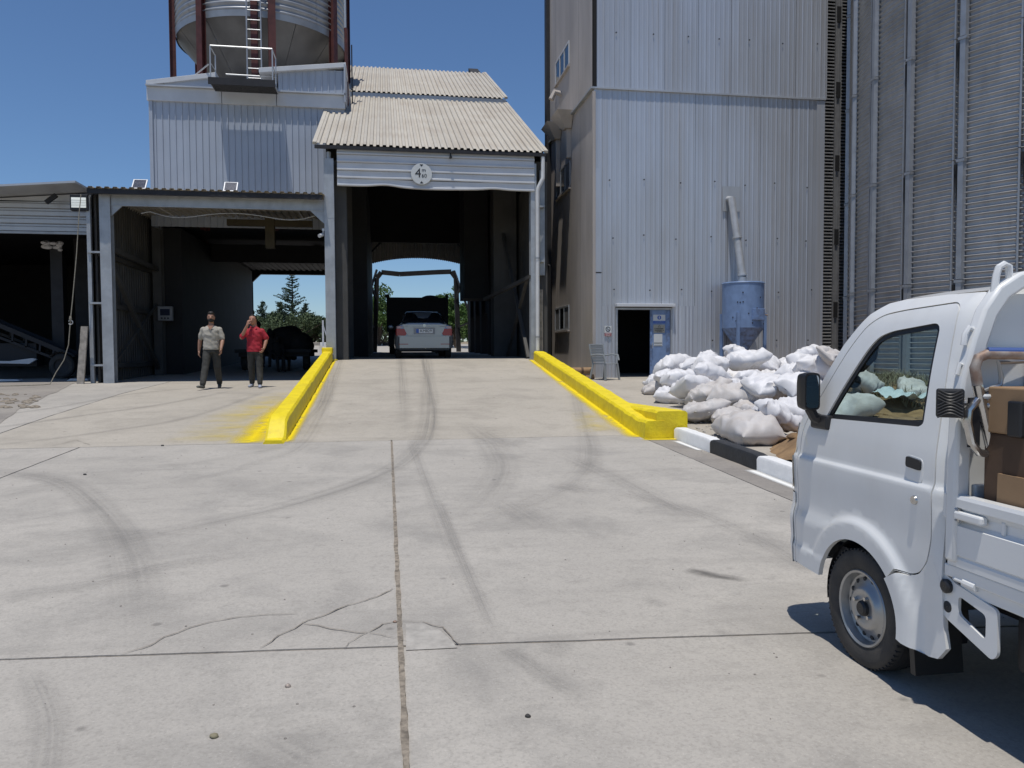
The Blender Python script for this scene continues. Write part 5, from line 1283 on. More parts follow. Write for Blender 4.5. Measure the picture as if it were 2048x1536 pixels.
# arch runs from rear (138deg) to front (12deg); polygon goes rear-bottom -> arch rear -> arch front -> front-bottom
doorpoly = rnd(door, [.01, .2, .2, .1, .1, .2, .2, .1, .1, .1, .04, .03, .1, .2, .2, .1, .05, .05, .05, .01])+[p for p in reversed(arch)]
sil = [(-.525, .30), (-.525, .60), (-.528, 1.20), (-.520, 1.60), (-.515, 1.655), (-.30, 1.66), (-.05, 1.658), (.05, 1.645), (.125, 1.600), (.255, 1.460), (.445, 1.185), (.535, 1.06), (.575, .95), (.585, .80), (.585, .60), (.588, .44), (.56, .345)]
def grow(poly, d):
    out = []; n = len(poly)
    for i in range(n):
        p, q = Vector(poly[i-1]), Vector(poly[(i+1) % n]); t = (q-p).normalized(); nn = Vector((t.y, -t.x)); out.append(tuple(Vector(poly[i])+nn*d))
    return out
def area(poly): return sum(poly[i][0]*poly[(i+1) % len(poly)][1]-poly[(i+1) % len(poly)][0]*poly[i][1] for i in range(len(poly)))
def shrink_out(poly, d): return grow(poly, d if area(poly) > 0 else -d)
# body shell = silhouette minus the (slightly larger) door opening; both sides
for s in (1, -1):
    cab_hole = shrink_out(doorpoly, .006)
    # upper frame: strip around the door, opened at the arch
    upper = [p for p in sil[1:12]]
    d_out = [q for q in cab_hole]
    frame_poly = [(-.525, .52)]+sil[1:16]+[(.56, .345), (.524, .345)]
    # walk the door outline from front-bottom up over the roof and down to the rear sill
    n0 = len(rnd(door, [.01, .2, .2, .1, .1, .2, .2, .1, .1, .1, .04, .03, .1, .2, .2, .1, .05, .05, .05, .01]))
    dl = cab_hole[:n0]
    poly = [(-.525, .52)]+sil[1:16]+[(.56, .345)]+dl[1:]
    panel('cab_side', poly, [], fside, tk, 'truckpaint', .03, .015, s, feats=FEATS)
    dn = panel('door', doorpoly, [winp], fside, tk, 'truckpaint', .025, .022, s, feats=FEATS)
    gl = panel('side_glass', shrink_out(winp, .004), [], lambda y, z, q: (-q*(side_x(y, z)-.016), y, z), dn, 'glass', .05, 0, s)
    # black rubber round the glass
    wi = shrink_out(winp, -.022)
    panel('window_seal', shrink_out(winp, .003), [rnd(wi, 0)], lambda y, z, q: (-q*(side_x(y, z)-.010), y, z), dn, 'trim', .04, .01, s)
    hnd = rnd([(-.315, 1.01), (-.415, 1.0), (-.415, .905), (-.315, .912)], .022)
    panel('handle_recess', hnd, [], lambda y, z, q: (-q*(side_x(y, z)+.002), y, z), dn, 'truckpaint', .03, .006, s)
    panel('handle', rnd([(-.322, 1.004), (-.408, .995), (-.408, .955), (-.322, .962)], .012), [], lambda y, z, q: (-q*(side_x(y, z)+.010), y, z), dn, 'trim', .03, .012, s)
    kx = -s*(side_x(-.385, .835)+.004)
    MB().lathe([(.001, -.004), (.016, -.004), (.019, .004)] if s > 0 else [(.001, .004), (.016, .004), (.019, -.004)], 16, (kx, -.385, .835), 'x').build('keyhole', 'chrome', dn, True)
    # rocker behind the wheel
    ra = [(AC[0]+.305*math.cos(t), AC[1]+.305*math.sin(t)) for t in np.linspace(R(139), R(186), 12)]
    rock = [(-.300, .524), (-.345, .517), (-.40, .536), (-.44, .585), (-.475, .64), (-.525, .515), (-.53, .36), (-.545, .29), (-.50, .235), (-.40, .245)]
    rk_ = ra+[(-.33, .235), (-.45, .225), (-.50, .235), (-.545, .29), (-.53, .36), (-.527, .515), (-.475, .64), (-.44, .588), (-.40, .538), (-.345, .518), (-.300, .518)]
    def frock(y, z, q): return (-q*(side_x(y, max(z, .34))+.012*sstep(.45, .36, z)*0+.015*sstep(-.42, -.3, y)), y, z)
    panel('rocker', rk_, [], frock, tk, 'truckpaint', .025, .02, s)
    # wheel arch liner
    li = MB(); li.lathe([(.302, -s*.70), (.30, -s*.42), (.05, -s*.42)], 22, (0, AC[0], AC[1]), 'x', a0=R(-10), a1=R(195)); li.build('arch_liner', 'trim', tk, True)
    MB().prism([(-.27, .50), (-.30, .50), (-.345, .10), (-.315, .10)], 'x', -s*.48, -s*.70).build('mud_flap', 'trim', tk)
# roof, windscreen, front, back
NX = 21
def roof_z(x, y):
    e = abs(x)/.545; return 1.66+.052*(1-e**2.4)*sstep(.16, -.1, y)*(.7+.3*sstep(-.5, -.3, y))
rows = []
for y in (.05, .0, -.05, -.12, -.22, -.34, -.44, -.50, -.515):
    hwx = .545 if y < -.06 else hw(1.66-(y+.06)*.09)
    rows.append([(x*hwx/.545, y+.045*(1-(x/.545)**2)*(1 if y > -.05 else 0), roof_z(x, y) if y < .0 else 1.648+.035*(1-(x/.545)**2)) for x in np.linspace(-.545, .545, NX)])
b = MB(); b.loft(rows, False, False)
b.loft([rows[-1], [(p[0], -.53, p[2]-.05) for p in rows[-1]]], False, False); b.build('roof', 'truckpaint', tk, True, angle=60)
apts = [(.05, 1.645), (.125, 1.600), (.255, 1.460), (.445, 1.185), (.535, 1.06)]
rows = [[(x*side_x(y, z), y+.055*(1-x*x), z+(.035*(1-x*x) if z > 1.62 else 0)) for x in np.linspace(-1, 1, 17)] for y, z in apts]
b = MB(); b.loft(rows, False, False); b.build('windscreen', 'glass', tk, True, angle=60)
FZ = [(.33, .60), (.40, .655), (.44, .685), (.58, .70), (.68, .69), (.72, .672), (.88, .65), (.98, .62), (1.06, .575)]
def fy(z): return float(np.interp(z, [a for a, _ in FZ], [c for _, c in FZ]))
def front_pt(t, z, off=0):
    """t in -1..1 across the front"""
    w = side_x(.56, z)+off; y0 = .56; y1 = fy(z)+off; a = abs(t)
    if a > .80: q = (a-.80)/.20*math.pi/2; x = (w-.13)+.13*math.sin(q); y = y0+(y1-.02-y0)*math.cos(q)
    else: x = (w-.13)*a/.80; y = y1-.02*(a/.8)**2
    return (math.copysign(x, t), y, z)
ts = list(np.concatenate([np.linspace(-1, -.8, 9), np.linspace(-.7, .7, 8), np.linspace(.8, 1, 9)]))
def fband(z0, z1, n, off=0, tt=ts): return [[front_pt(t, z, off) for t in tt] for z in np.linspace(z0, z1, n)]
b = MB(); b.loft(fband(.70, 1.06, 10), False, False); b.build('front_panel', 'truckpaint', tk, True, angle=50)
b = MB(); b.loft(fband(.33, .695, 12, .004), False, False); bp_ = b.build('front_bumper', 'truckpaint', tk, True, angle=30)
b = MB(); b.loft(fband(.42, .56, 4, .010, list(np.linspace(-.55, .55, 9))), False, False); b.build('grille', 'trim', bp_, True)
for s in (-1, 1):
    tt = sorted([s*v for v in np.linspace(.62, .975, 10)])
    b = MB(); b.loft(fband(.715, .885, 6, .008, tt), False, False); b.build('headlight', 'headlight', tk, True)
# cowl, dash, floor, seats, steering wheel
MB().box(-.62, .62, .30, .50, .60, 1.06).build('dashboard', 'inner', tk, bevel=.03)
MB().box(-.68, .68, -.50, .50, .42, .50).build('cab_floor', 'inner', tk)
for s in (-1, 1):
    st_ = MB(); st_.box(s*.10, s*.60, -.42, .12, .50, .78); st_ = st_.build('seat', 'inner', tk, bevel=.04)
    MB().box(s*.14, s*.56, -.50, -.40, .78, 1.12).build('seat_back', 'inner', st_, bevel=.04)
    MB().box(s*.25, s*.45, -.49, -.43, 1.12, 1.24).build('headrest', 'inner', st_, bevel=.02)
swc = Vector((.34, .12, 1.075)); tl = R(30)
pts = [swc+Vector((.165*math.cos(t), -.165*math.sin(t)*math.sin(tl)*0+.165*math.sin(t)*math.sin(-tl)*-1*0-.165*math.sin(t)*.5*-1*0, 0))+Vector((0, .165*math.sin(t)*math.cos(R(62))*1, .165*math.sin(t)*math.sin(R(62)))) for t in np.linspace(0, 2*math.pi, 29)]
sw = MB().tube(pts, .017, 8).build('steering_wheel', 'trim', tk, True)
b = MB(); b.tube([swc, swc+Vector((0, .22, -.22))], .025, 8)
for t in (.2, 2.94, 4.71): b.tube([swc, swc+Vector((.165*math.cos(t), .165*math.sin(t)*math.cos(R(62)), .165*math.sin(t)*math.sin(R(62))))], .014, 6)
b.build('wheel_spokes', 'trim', sw, True)
for k in range(9): MB().box(-.60, -.50, .285+.0, .30, .985+.0078*k, .989+.0078*k).build('vent_slat', 'trim', tk)
gh = [(-.63, .25, 1.49), (-.60, .15, 1.475), (-.59, .105, 1.445), (-.59, .12, 1.40), (-.60, .19, 1.345), (-.64, .29, 1.325)]
MB().tube(gh, .014, 8).build('grab_handle', 'trim', tk, True)
MB().sphere((-.60, .26, 1.285), .035, 10).build('fan_knob', 'trim', tk, True)
# cab back wall with a dark rear window
def fback(x, z, s): return (x, -.528-.03*(1-(x/.6)**2), z)
bo = rnd([(-.50, .62), (.50, .62), (.66, .62), (.665, 1.2), (.58, 1.56), (.50, 1.645), (-.50, 1.645), (-.58, 1.56), (-.665, 1.2), (-.66, .62)], [0, 0, .02, .1, .1, .05, .05, .1, .1, .02])
rw = rnd([(-.40, 1.10), (.40, 1.10), (.40, 1.44), (-.40, 1.44)], .085, 6)
panel('cab_back', bo, [rw], fback, tk, 'truckpaint', .05, .02, 1, lambda q: Vector((0, .02, 0)))
rwo = panel('rear_window', rw, [], lambda x, z, s: (x, -.532-.03*(1-(x/.6)**2), z), tk, 'rearglass', .06, 0)
panel('rear_window_seal', shrink_out(rw, .012), [shrink_out(rw, -.028)], lambda x, z, s: (x, -.540-.03*(1-(x/.6)**2), z), rwo, 'trim', .05, .012, 1, lambda q: Vector((0, .012, 0)))
# mirrors
for s in (1, -1):
    mr = MB(); c = Vector((-s*.790, .30, 1.235)); ring = lambda w, h, y: [(c.x+a, y, c.z+d) for a, d in rnd([(-w, -h), (w, -h), (w, h), (-w, h)], .025, 4)]
    mr.loft([ring(.026, .068, .40), ring(.038, .086, .375), ring(.041, .092, .33), ring(.040, .090, .30)]); mr = mr.build('mirror', 'trim', tk, True, angle=40)
    mg = MB(); g = ring(.033, .081, .2985); mg.add(g, [tuple(range(len(g)))]); mg.build('mirror_glass', 'mirror', mr)
    MB().tube([(c.x+s*.01, .34, 1.15), (c.x+s*.03, .335, 1.11), (-s*.71, .33, 1.085)], .026, 8).build('mirror_arm', 'trim', mr, True)
    MB().box(-s*.745, -s*.70, .25, .40, 1.05, 1.12).build('mirror_foot', 'trim', mr, bevel=.012)
# ---- bed
GP = [(.700, .895), (.735, .893), (.740, .880), (.740, .850), (.728, .840), (.716, .825), (.716, .795), (.726, .785), (.737, .780), (.737, .672), (.728, .664), (.734, .655), (.734, .625), (.700, .625)]
for s in (1, -1):
    b = MB(); b.loft([[(-s*x, y, z) for x, z in GP] for y in (-.555, -1.4, -2.46)], True, True); sg = b.build('side_gate', 'truckpaint', tk, bevel=.0)
    MB().box(-s*.70, -s*.742, -.555, -.535, .80, .897).build('gate_end_cap', 'truckpaint', sg, bevel=.006)
    for k in range(3): MB().box(-s*.716, -s*.727, -.80-.5*k, -.815-.5*k, .79, .835).build('gate_rib', 'truckpaint', sg, bevel=.003)
    lt = MB().box(-s*.72, -s*.752, -.60, -.735, .806, .838).build('latch', 'truckpaint', sg, bevel=.008)
    MB().tube([(-s*.735, -.565, .845), (-s*.742, -.62, .842), (-s*.742, -.62, .802), (-s*.735, -.565, .80)], .006, 6).build('latch_wire', 'chrome', lt, True)
    MB().box(-s*.725, -s*.735, -.558, -.60, .80, .85).build('latch_plate', 'rim', lt)
    MB().box(-s*.66, -s*.728, -.53, -2.46, .575, .622).build('bed_sill', 'truckpaint', tk, bevel=.005)
    MB().box(-s*.66, -s*.716, -.60, -2.44, .53, .575).build('bed_rail', 'truckpaint', tk, bevel=.004)
    hk = MB().tube([(-s*.722, -.58, .575), (-s*.722, -.68, .573)], .010, 8).build('rope_hook', 'truckpaint', tk, True); MB().tube([(-s*.722, -.63, .574), (-s*.722, -.69, .572)], .016, 10).build('hook_sleeve', 'truckpaint', hk, True)
    # slotted under plate behind the cab
    up = rnd([(-.515, .585), (-.585, .555), (-.785, .520), (-.79, .36), (-.765, .335), (-.535, .410), (-.51, .44)], [.01, .02, .02, .03, .02, .03, .02])
    uh = rnd([(-.60, .515), (-.735, .485), (-.735, .395), (-.60, .445)], .02)
    upl = panel('under_plate', up, [uh], lambda y, z, q: (-q*.722, y, z), tk, 'truckpaint', .04, .012, s)
    MB().lathe([(.001, -s*.742), (.018, -s*.742), (.027, -s*.735), (.027, -s*.71)], 16, (0, -.545, .535), 'x').build('rubber_stop', 'trim', upl, True)
    MB().lathe([(.001, -s*.725), (.018, -s*.7245), (.022, -s*.7225)], 16, (0, -.545, .455), 'x').build('plate_hole', 'inner', upl, True)
    MB().box(-s*.30, -s*.36, -2.4, .3, .36, .48).build('frame_rail', 'darksteel', tk)
b = MB(); b.box(-.70, .70, -2.46, -.54, .60, .624)
for k in range(12): b.box(-.66+.11*k, -.61+.11*k, -2.45, -.56, .624, .632)
b.build('bed_floor', 'truckpaint', tk)
MB().box(-.70, .70, -2.50, -2.465, .625, .895).build('tailgate', 'truckpaint', tk, bevel=.008)
MB().box(-.66, .66, -.60, -.575, .625, .93).build('headboard', 'truckpaint', tk, bevel=.008)
MB().box(-.62, -.38, -1.5, -.75, .28, .50).build('fuel_tank', 'darksteel', tk, bevel=.03)
MB().box(-.5, .5, -2.45, -2.40, .30, .55).build('rear_panel', 'darksteel', tk)
# guard frame behind the cab (white, arched)
gh_ = [(-.715, .64), (-.715, 1.00), (-.708, 1.20), (-.690, 1.32), (-.650, 1.46), (-.610, 1.57), (-.555, 1.645), (-.48, 1.69), (-.36, 1.712), (-.20, 1.72)]
gp_ = gh_+[(-x, z) for x, z in reversed(gh_)]
b = MB(); rings = []
for i, (x, z) in enumerate(gp_):
    p, q = Vector(gp_[max(i-1, 0)]), Vector(gp_[min(i+1, len(gp_)-1)]); t = (q-p).normalized(); n_ = Vector((-t.y, t.x)); w = .032
    rings.append([(x+n_.x*w, -.550, z+n_.y*w), (x-n_.x*w, -.550, z-n_.y*w), (x-n_.x*w, -.605, z-n_.y*w), (x+n_.x*w, -.605, z+n_.y*w)])
b.loft(rings); gf = b.build('guard_frame', 'truckpaint', tk, True, bevel=.012, angle=40)
MB().box(-.64, .64, -.590, -.565, 1.40, 1.435).build('guard_rail', 'truckpaint', gf, bevel=.005)
for s in (-1, 1):
    MB().tube([(s*.585, -.578, 1.61), (s*.572, -.578, 1.71), (s*.562, -.578, 1.74), (s*.54, -.578, 1.752), (s*.52, -.578, 1.745), (s*.515, -.578, 1.67)], .013, 8).build('rope_hook', 'truckpaint', gf, True)
    MB().tube([(s*.64, -.575, 1.50), (s*.68, -.575, 1.515), (s*.695, -.575, 1.49), (s*.70, -.575, 1.45)], .011, 8).build('rope_hook', 'truckpaint', gf, True)
    MB().tube([(s*.68, -.575, 1.37), (s*.715, -.575, 1.38), (s*.725, -.575, 1.34)], .009, 8).build('rope_hook', 'truckpaint', gf, True)
# wheels
def wheel(parent, x, y, s):
    w = link('wheel', None, parent, (x, y, .268)); w.empty_display_size = .1
    t = MB(); t.lathe([(.170, -.062), (.185, -.070), (.225, -.076), (.252, -.072), (.264, -.058), (.268, -.03), (.268, .03), (.264, .058), (.252, .072), (.225, .076), (.185, .070), (.170, .062)], 64, (0, 0, 0), 'x')
    tyre = t.build('tyre', 'rubber', w, True, angle=50)
    g = MB()
    for xx in (-.035, 0, .035): g.lathe([(.2685, xx-.003), (.2695, xx), (.2685, xx+.003)], 48, (0, 0, 0), 'x')
    for k in range(60):
        a = 2*math.pi*k/60; M = Matrix.Rotation(a, 4, 'X'); g.box(.040, .068, -.004, .004, .2585, .2660, 0, M); g.box(-.068, -.040, -.004, .004, .2585, .2660, 0, M)
    g.build('tread_grooves', 'inner', tyre)
    o = -s
    r_ = MB(); r_.lathe([(.172, o*.064), (.168, o*.070), (.158, o*.066), (.152, o*.045), (.149, o*.030), (.138, o*.026), (.118, o*.034), (.100, o*.046), (.092, o*.058), (.080, o*.062), (.062, o*.058), (.045, o*.052), (.001, o*.052)], 48, (0, 0, 0), 'x')
    r_.lathe([(.150, o*.03), (.150, -o*.06)], 40, (0, 0, 0), 'x')
    rim = r_.build('rim', 'rim', w, True, angle=40)
    hm = MB().lathe([(.001, o*.0335), (.0105, o*.0335), (.0105, o*.02)], 10, (0, 0, 0), 'x').mesh('vent_hole', 'inner')
    for k in range(14):
        a = 2*math.pi*k/14; link('vent_hole', hm, rim, (0, .1285*math.cos(a), .1285*math.sin(a)))
    hb = MB(); hb.lathe([(.001, o*.074), (.026, o*.074), (.034, o*.066), (.036, o*.050)], 20, (0, 0, 0), 'x'); hb.build('hub_cap', 'trim', rim, True)
    for k in range(4):
        a = 2*math.pi*k/4+.5; MB().lathe([(.001, o*.072), (.009, o*.072), (.009, o*.05)], 6, (0, .057*math.cos(a), .057*math.sin(a)), 'x').build('wheel_nut', 'chrome', rim)
    return w
for x, y, s in ((-.650, 0, 1), (.650, 0, -1), (-.655, -1.905, 1), (.655, -1.905, -1)): wheel(tk, x, y, s)
MB().tube([(-.6, 0, .268), (.6, 0, .268)], .04, 8).build('front_axle', 'darksteel', tk); MB().tube([(-.6, -1.905, .268), (.6, -1.905, .268)], .05, 8).build('rear_axle', 'darksteel', tk)

# ---- load in the bed: pipe frame, work light, cardboard, spare wheel
pfm = thing('pipe_frame', 'bent steel pipe frame, rusty with a blue top, standing in the truck bed', 'pipe frame', TL+Vector((-.64, -.72, .63)))
PY = 2.475
fp = [at(2012, 1030, Y=PY)+Vector((.05, -.05, -.2)), at(2008, 1010, Y=PY), at(1990, 930, Y=PY), at(1968, 830, Y=PY), at(1955, 770, Y=PY), at(1950, 735, Y=PY), at(1957, 716, Y=PY), at(1975, 708, Y=PY)]
q = fp[-1]; tail = [q+Vector((.25, -.10, -.005)), q+Vector((.8, -.28, -.01))]
L_ = pfm.location
MB().tube([p-L_ for p in fp[:5]], .019, 12).build('post', 'chrome', pfm, True)
MB().tube([p-L_ for p in fp[4:]], .0185, 12).build('bend', 'rust', pfm, True)
MB().tube([fp[-1]-L_]+[p-L_ for p in tail], .019, 12).build('cross_pipe', 'rust', pfm, True)
MB().tube([fp[-1]-L_+Vector((0, 0, .008))]+[p-L_+Vector((0, 0, .008)) for p in tail], .0165, 12).build('blue_sleeve', 'bluepipe', pfm, True)
MB().tube([at(1972, 806, Y=PY)-L_, at(1955, 800, Y=PY)-L_, at(1937, 820, Y=PY)-L_, at(1935, 845, Y=PY)-L_, at(1943, 885, Y=PY)-L_, at(1958, 905, Y=PY)-L_, at(1982, 909, Y=PY)-L_], .015, 10).build('side_loop', 'chrome', pfm, True)
z_ = at(1968, 792, Y=PY)-L_; MB().lathe([(.024, -.008), (.028, 0), (.024, .008)], 14, tuple(z_)).build('cable_tie', 'signwhite', pfm, True)
MB().tube([at(1968, 783, Y=PY)-L_, at(2000, 770, Y=PY)-L_, at(2003, 755, Y=PY)-L_, at(1997, 725, Y=PY)-L_, at(2048, 722, Y=PY)-L_], .009, 8).build('thin_rod', 'rim', pfm, True)
wl = thing('work_light', 'black finned work light clamped to the pipe frame behind the cab', 'lamp', at(1900, 806, X=2.02))
Mw = Matrix.Rotation(R(-38), 4, 'Z')
MB().box(-.045, .045, -.03, .03, -.052, .052, 0, Mw).build('housing', 'trim', wl, bevel=.008)
for k in range(9):
    z = -.044+.011*k; b = MB(); arcp = [(x, -.038, z+.010*math.cos(x*60)*(1 if k < 5 else -1)) for x in np.linspace(-.040, .040, 11)]
    b.tube([Mw @ Vector(p) for p in arcp], .0028, 5); b.build('fin', 'plasticgrey' if False else 'trim', wl, True)
MB().tube([(.05, .0, .0), (.09, -.02, .0), (.13, -.05, -.01)], .010, 8).build('bracket', 'rim', wl, True)
MB().tube([(.05, .02, -.01), (.09, .0, -.05), (.10, -.01, -.10)], .006, 6).build('cable', 'trim', wl, True)
MB().box(.055, .10, -.03, -.02, -.16, .02).build('clamp_plate', 'darksteel', wl)
c1 = thing('cardboard_box', 'upper tan cardboard box standing in the truck bed behind the cab', 'box', TL+Vector((-.22, -.74, 1.135)), R(2))
MB().box(-.46, .45, -.10, .08, 0, .165).build('carton', 'card', c1, bevel=.006); MB().box(-.462, .452, -.104, -.100, .075, .079).build('flap_seam', 'carddark', c1)
c2 = thing('cardboard_box', 'lower dark brown cardboard box under the tan one in the truck bed', 'box', TL+Vector((-.22, -.76, .634)), R(-1))
MB().box(-.455, .46, -.13, .10, 0, .50).build('carton', 'carddark', c2, bevel=.008)
b = MB(); b.prism([(-.47, .12), (-.465, .36), (-.45, .36), (-.455, .12)], 'y', -.15, .02); b.build('loose_flap', 'card', c2)
b = MB(); b.prism([(-.45, .30), (-.30, .33), (-.29, .50), (-.45, .50)], 'y', -.137, -.131); b.build('loose_flap', 'card', c2)
rd = thing('car_radio', 'black box unit with a round dial in front of the cardboard in the truck bed', 'device', at(2045, 838, X=2.16))
MB().box(-.035, .16, -.03, .03, -.062, .062).build('case', 'trim', rd, bevel=.006); MB().lathe([(.001, -.034), (.022, -.034), (.024, -.03)], 18, (.012, 0, .0), 'y').build('dial', 'inner', rd, True)
sp = thing('spare_tyre', 'chunky off-road tyre lying in the truck bed behind the pipe frame', 'tyre', TL+Vector((-.34, -1.06, .634+.24)))
prof = [(.10, -.055), (.14, -.075), (.20, -.085), (.235, -.07), (.245, 0), (.235, .07), (.20, .085), (.14, .075), (.10, .055)]
Ms = Matrix.Rotation(R(58), 4, 'X') @ Matrix.Rotation(R(20), 4, 'Y')
b = MB(); b.lathe(prof, 40); b.v = [tuple(Ms @ Vector(p)) for p in b.v]; b.build('carcass', 'rubber', sp, True)
b = MB()
for k in range(30):
    for j, zz in enumerate((-.05, -.018, .018, .05)):
        a = 2*math.pi*(k+.5*(j % 2))/30; M = Ms @ Matrix.Rotation(a, 4, 'Z') @ Matrix.Translation((.245, 0, zz)) @ Matrix.Rotation(R(25 if j % 2 else -25), 4, 'X'); b.box(-.012, .010, -.017, .017, -.013, .013, 0, M)
b.build('tread_blocks', mat('dusty tread', (.20, .175, .13), .9, var=.3, vscale=30), sp)
# ------------------------------------------------------------------ silver saloon on the ramp top
car = thing('saloon_car', 'silver saloon car seen from behind inside the drive-through shed', 'car', (1.08, 22.6, zramp(22.6)))
# body sections along y: (y, half width, z bottom, z shoulder, half width at shoulder)
def sect(y, w, zb, zs, ws, zt=None):
    zt = zt or zs+.03
    half = [(0, zb), (w*.80, zb), (w*.95, zb+.06), (w, zb+.20), (w*1.0, (zb+zs)/2+.05), (ws, zs-.03), (ws*.94, zs), (ws*.6, zt-.004), (0, zt)]
    return [(x, y, z) for x, z in half]+[(-x, y, z) for x, z in half[-2:0:-1]]
S = [(0, .74, .36, .90, .70, .98), (.03, .80, .30, .96, .74, 1.03), (.12, .845, .25, .985, .77, 1.05), (.5, .855, .22, .985, .79, 1.04), (1.0, .855, .2, .97, .80, .985), (2.2, .855, .2, .96, .80, .97), (3.2, .855, .2, .92, .78, .95), (4.0, .84, .22, .80, .74, .86), (4.35, .78, .28, .70, .66, .74), (4.42, .68, .36, .6, .58, .62)]
b = MB(); b.loft([sect(*q) for q in S]); b.build('body', 'carpaint', car, True, angle=38)
G = [(.42, .70, 1.00, 1.03, .66), (.80, .66, 1.0, 1.22, .585), (1.20, .66, 1.0, 1.40, .53), (1.45, .66, 1.0, 1.445, .52), (2.1, .66, 1.0, 1.46, .52), (2.6, .66, 1.0, 1.41, .53), (3.25, .68, .98, 1.0, .66)]
def gsec(y, wb, zb, zt, wt): return [(-wb, y, zb), (wb, y, zb), (wt+.02, y, zt-.07 if zt > zb+.15 else zt-.01), (wt-.05, y, zt-.012), (0, y, zt), (-wt+.05, y, zt-.012), (-wt-.02, y, zt-.07 if zt > zb+.15 else zt-.01)]
b = MB(); b.loft([gsec(*q) for q in G]); b.build('greenhouse', 'carpaint', car, True, angle=45)
def gl_pt(t, u, off=.006):
    """rear screen point: t 0..1 up, u -1..1 across"""
    y, w, z = .43+.76*t, .62-.13*t, 1.045+.335*t; return (u*w, y-off, z+off)
b = MB(); b.loft([[gl_pt(t, u) for u in np.linspace(-1, 1, 9)] for t in np.linspace(0, 1, 6)], False, False); b.build('rear_screen', 'carglass', car, True)
for s in (-1, 1):
    b = MB(); b.add([(s*.685, .75, 1.04), (s*.685, 2.95, 1.02), (s*.565, 2.45, 1.36), (s*.565, 1.25, 1.37)], [(0, 1, 2, 3)]); b.build('side_window', 'carglass', car)
    lm = MB(); lm.loft([[(s*.83, .10, z), (s*.80, .02, z), (s*.71, -.012, z), (s*(.53+.14*(z-.66)/.28*-1+.02), -.022, z)] for z in (.665, .72, .80, .865)], False, False); lm.build('tail_lamp', 'lampred', car, True)
    lm = MB(); lm.loft([[(s*.815, .10, z), (s*.785, .03, z), (s*.70, 0.0, z), (s*(.47+.12*(.95-z)/.08*0+.0), .002, z)] for z in (.868, .905, .935)], False, False); lm.build('upper_lamp', 'lampwhite', car, True)
    MB().box(s*.45, s*.74, -.048, -.03, .405, .425).build('reflector', 'lampred', car)
    for y in (.86, 3.46):
        w = MB().lathe([(.18, -.08), (.30, -.09), (.31, 0), (.30, .09), (.18, .08), (.001, .06)], 26, (s*.74, y, .31), 'x').build('wheel', 'rubber', car, True)
    MB().sphere((s*.95, 2.75, 1.0), (.09, .05, .07), 8).build('door_mirror', 'carpaint', car, True)
bmp = MB(); bmp.loft([[(x, -.035-.02*(1-(x/.8)**2)+(.10 if abs(x) > .79 else 0), z) for x in np.linspace(-.82, .82, 17)] for z in (.30, .36, .45, .60, .64)], False, False)
bmp.build('rear_bumper', 'carpaint', car, True)
MB().box(-.72, .72, -.01, .12, .24, .31).build('lower_valance', 'trim', car)
bl = MB(); bl.loft([[(x, -.030, z) for x in np.linspace(-w, w, 9)] for z, w in ((.655, .46), (.70, .50), (.86, .58), (.95, .62), (.985, .64))], False, False); bl.build('boot_lid', 'carpaint', car, True)
MB().box(-.34, .34, -.042, -.031, .895, .925).build('boot_garnish', 'carpaint', car, bevel=.004)
MB().box(-.31, .31, -.034, -.031, .70, .89).build('plate_recess', 'louver', car)
pl = MB().box(-.24, .24, -.048, -.036, .735, .855).build('number_plate', 'plate', car)
MB().box(-.238, -.16, -.050, -.048, .737, .853).build('blue_band', 'signblue', pl)
text('lettering', 'KM829', .115, Matrix.Translation((.045, -.0505, .795)) @ FACE, 'ink', pl)
MB().lathe([(.001, -.044), (.045, -.044), (.05, -.03)], 18, (0, 0, .955), 'y').build('badge', 'chrome', car)
MB().box(-.55, -.48, -.034, -.031, .925, .94).build('badge', 'louver', car); MB().box(.44, .60, -.034, -.031, .925, .94).build('badge', 'louver', car)

# ------------------------------------------------------------------ dark tipper in front of the car
dt = thing('tipper_truck', 'dark high-sided lorry standing in front of the silver car', 'lorry', (1.24, 31.5, zramp(31.5)))
b = MB(); b.box(-1.18, 1.18, 0, 3.4, .95, 2.25); b.build('box_body', 'truckdark', dt, bevel=.02)
for s in (-1, 1): MB().box(s*1.14, s*1.24, -.05, .06, .9, 2.38).build('corner_post', 'truckdark', dt)
MB().box(-1.22, 1.22, -.04, .04, 2.20, 2.28).build('top_rail', 'truckdark', dt); MB().box(-1.30, -1.12, -.06, .08, 2.26, 2.40).build('hinge', 'truckdark', dt)
MB().sphere((.55, .6, 2.22), (.42, .4, .20), 12).build('load', 'truckdark', dt, True)
MB().box(-1.0, 1.0, .2, 6.0, .6, .9).build('chassis', 'truckdark', dt); MB().box(-1.15, 1.15, 3.6, 5.6, .7, 2.5).build('cab', 'truckdark', dt, bevel=.08)
for s in (-1, 1):
    for y in (.9, 2.1, 4.8): MB().lathe([(.2, -.15), (.47, -.15), (.5, 0), (.47, .15), (.2, .15)], 22, (s*.98, y, .5), 'x').build('wheel', 'rubber', dt, True)
MB().box(-1.18, -1.02, .0, .1, .3, .95).build('mudguard', 'truckdark', dt); MB().box(1.02, 1.18, .0, .1, .3, .95).build('mudguard', 'truckdark', dt)

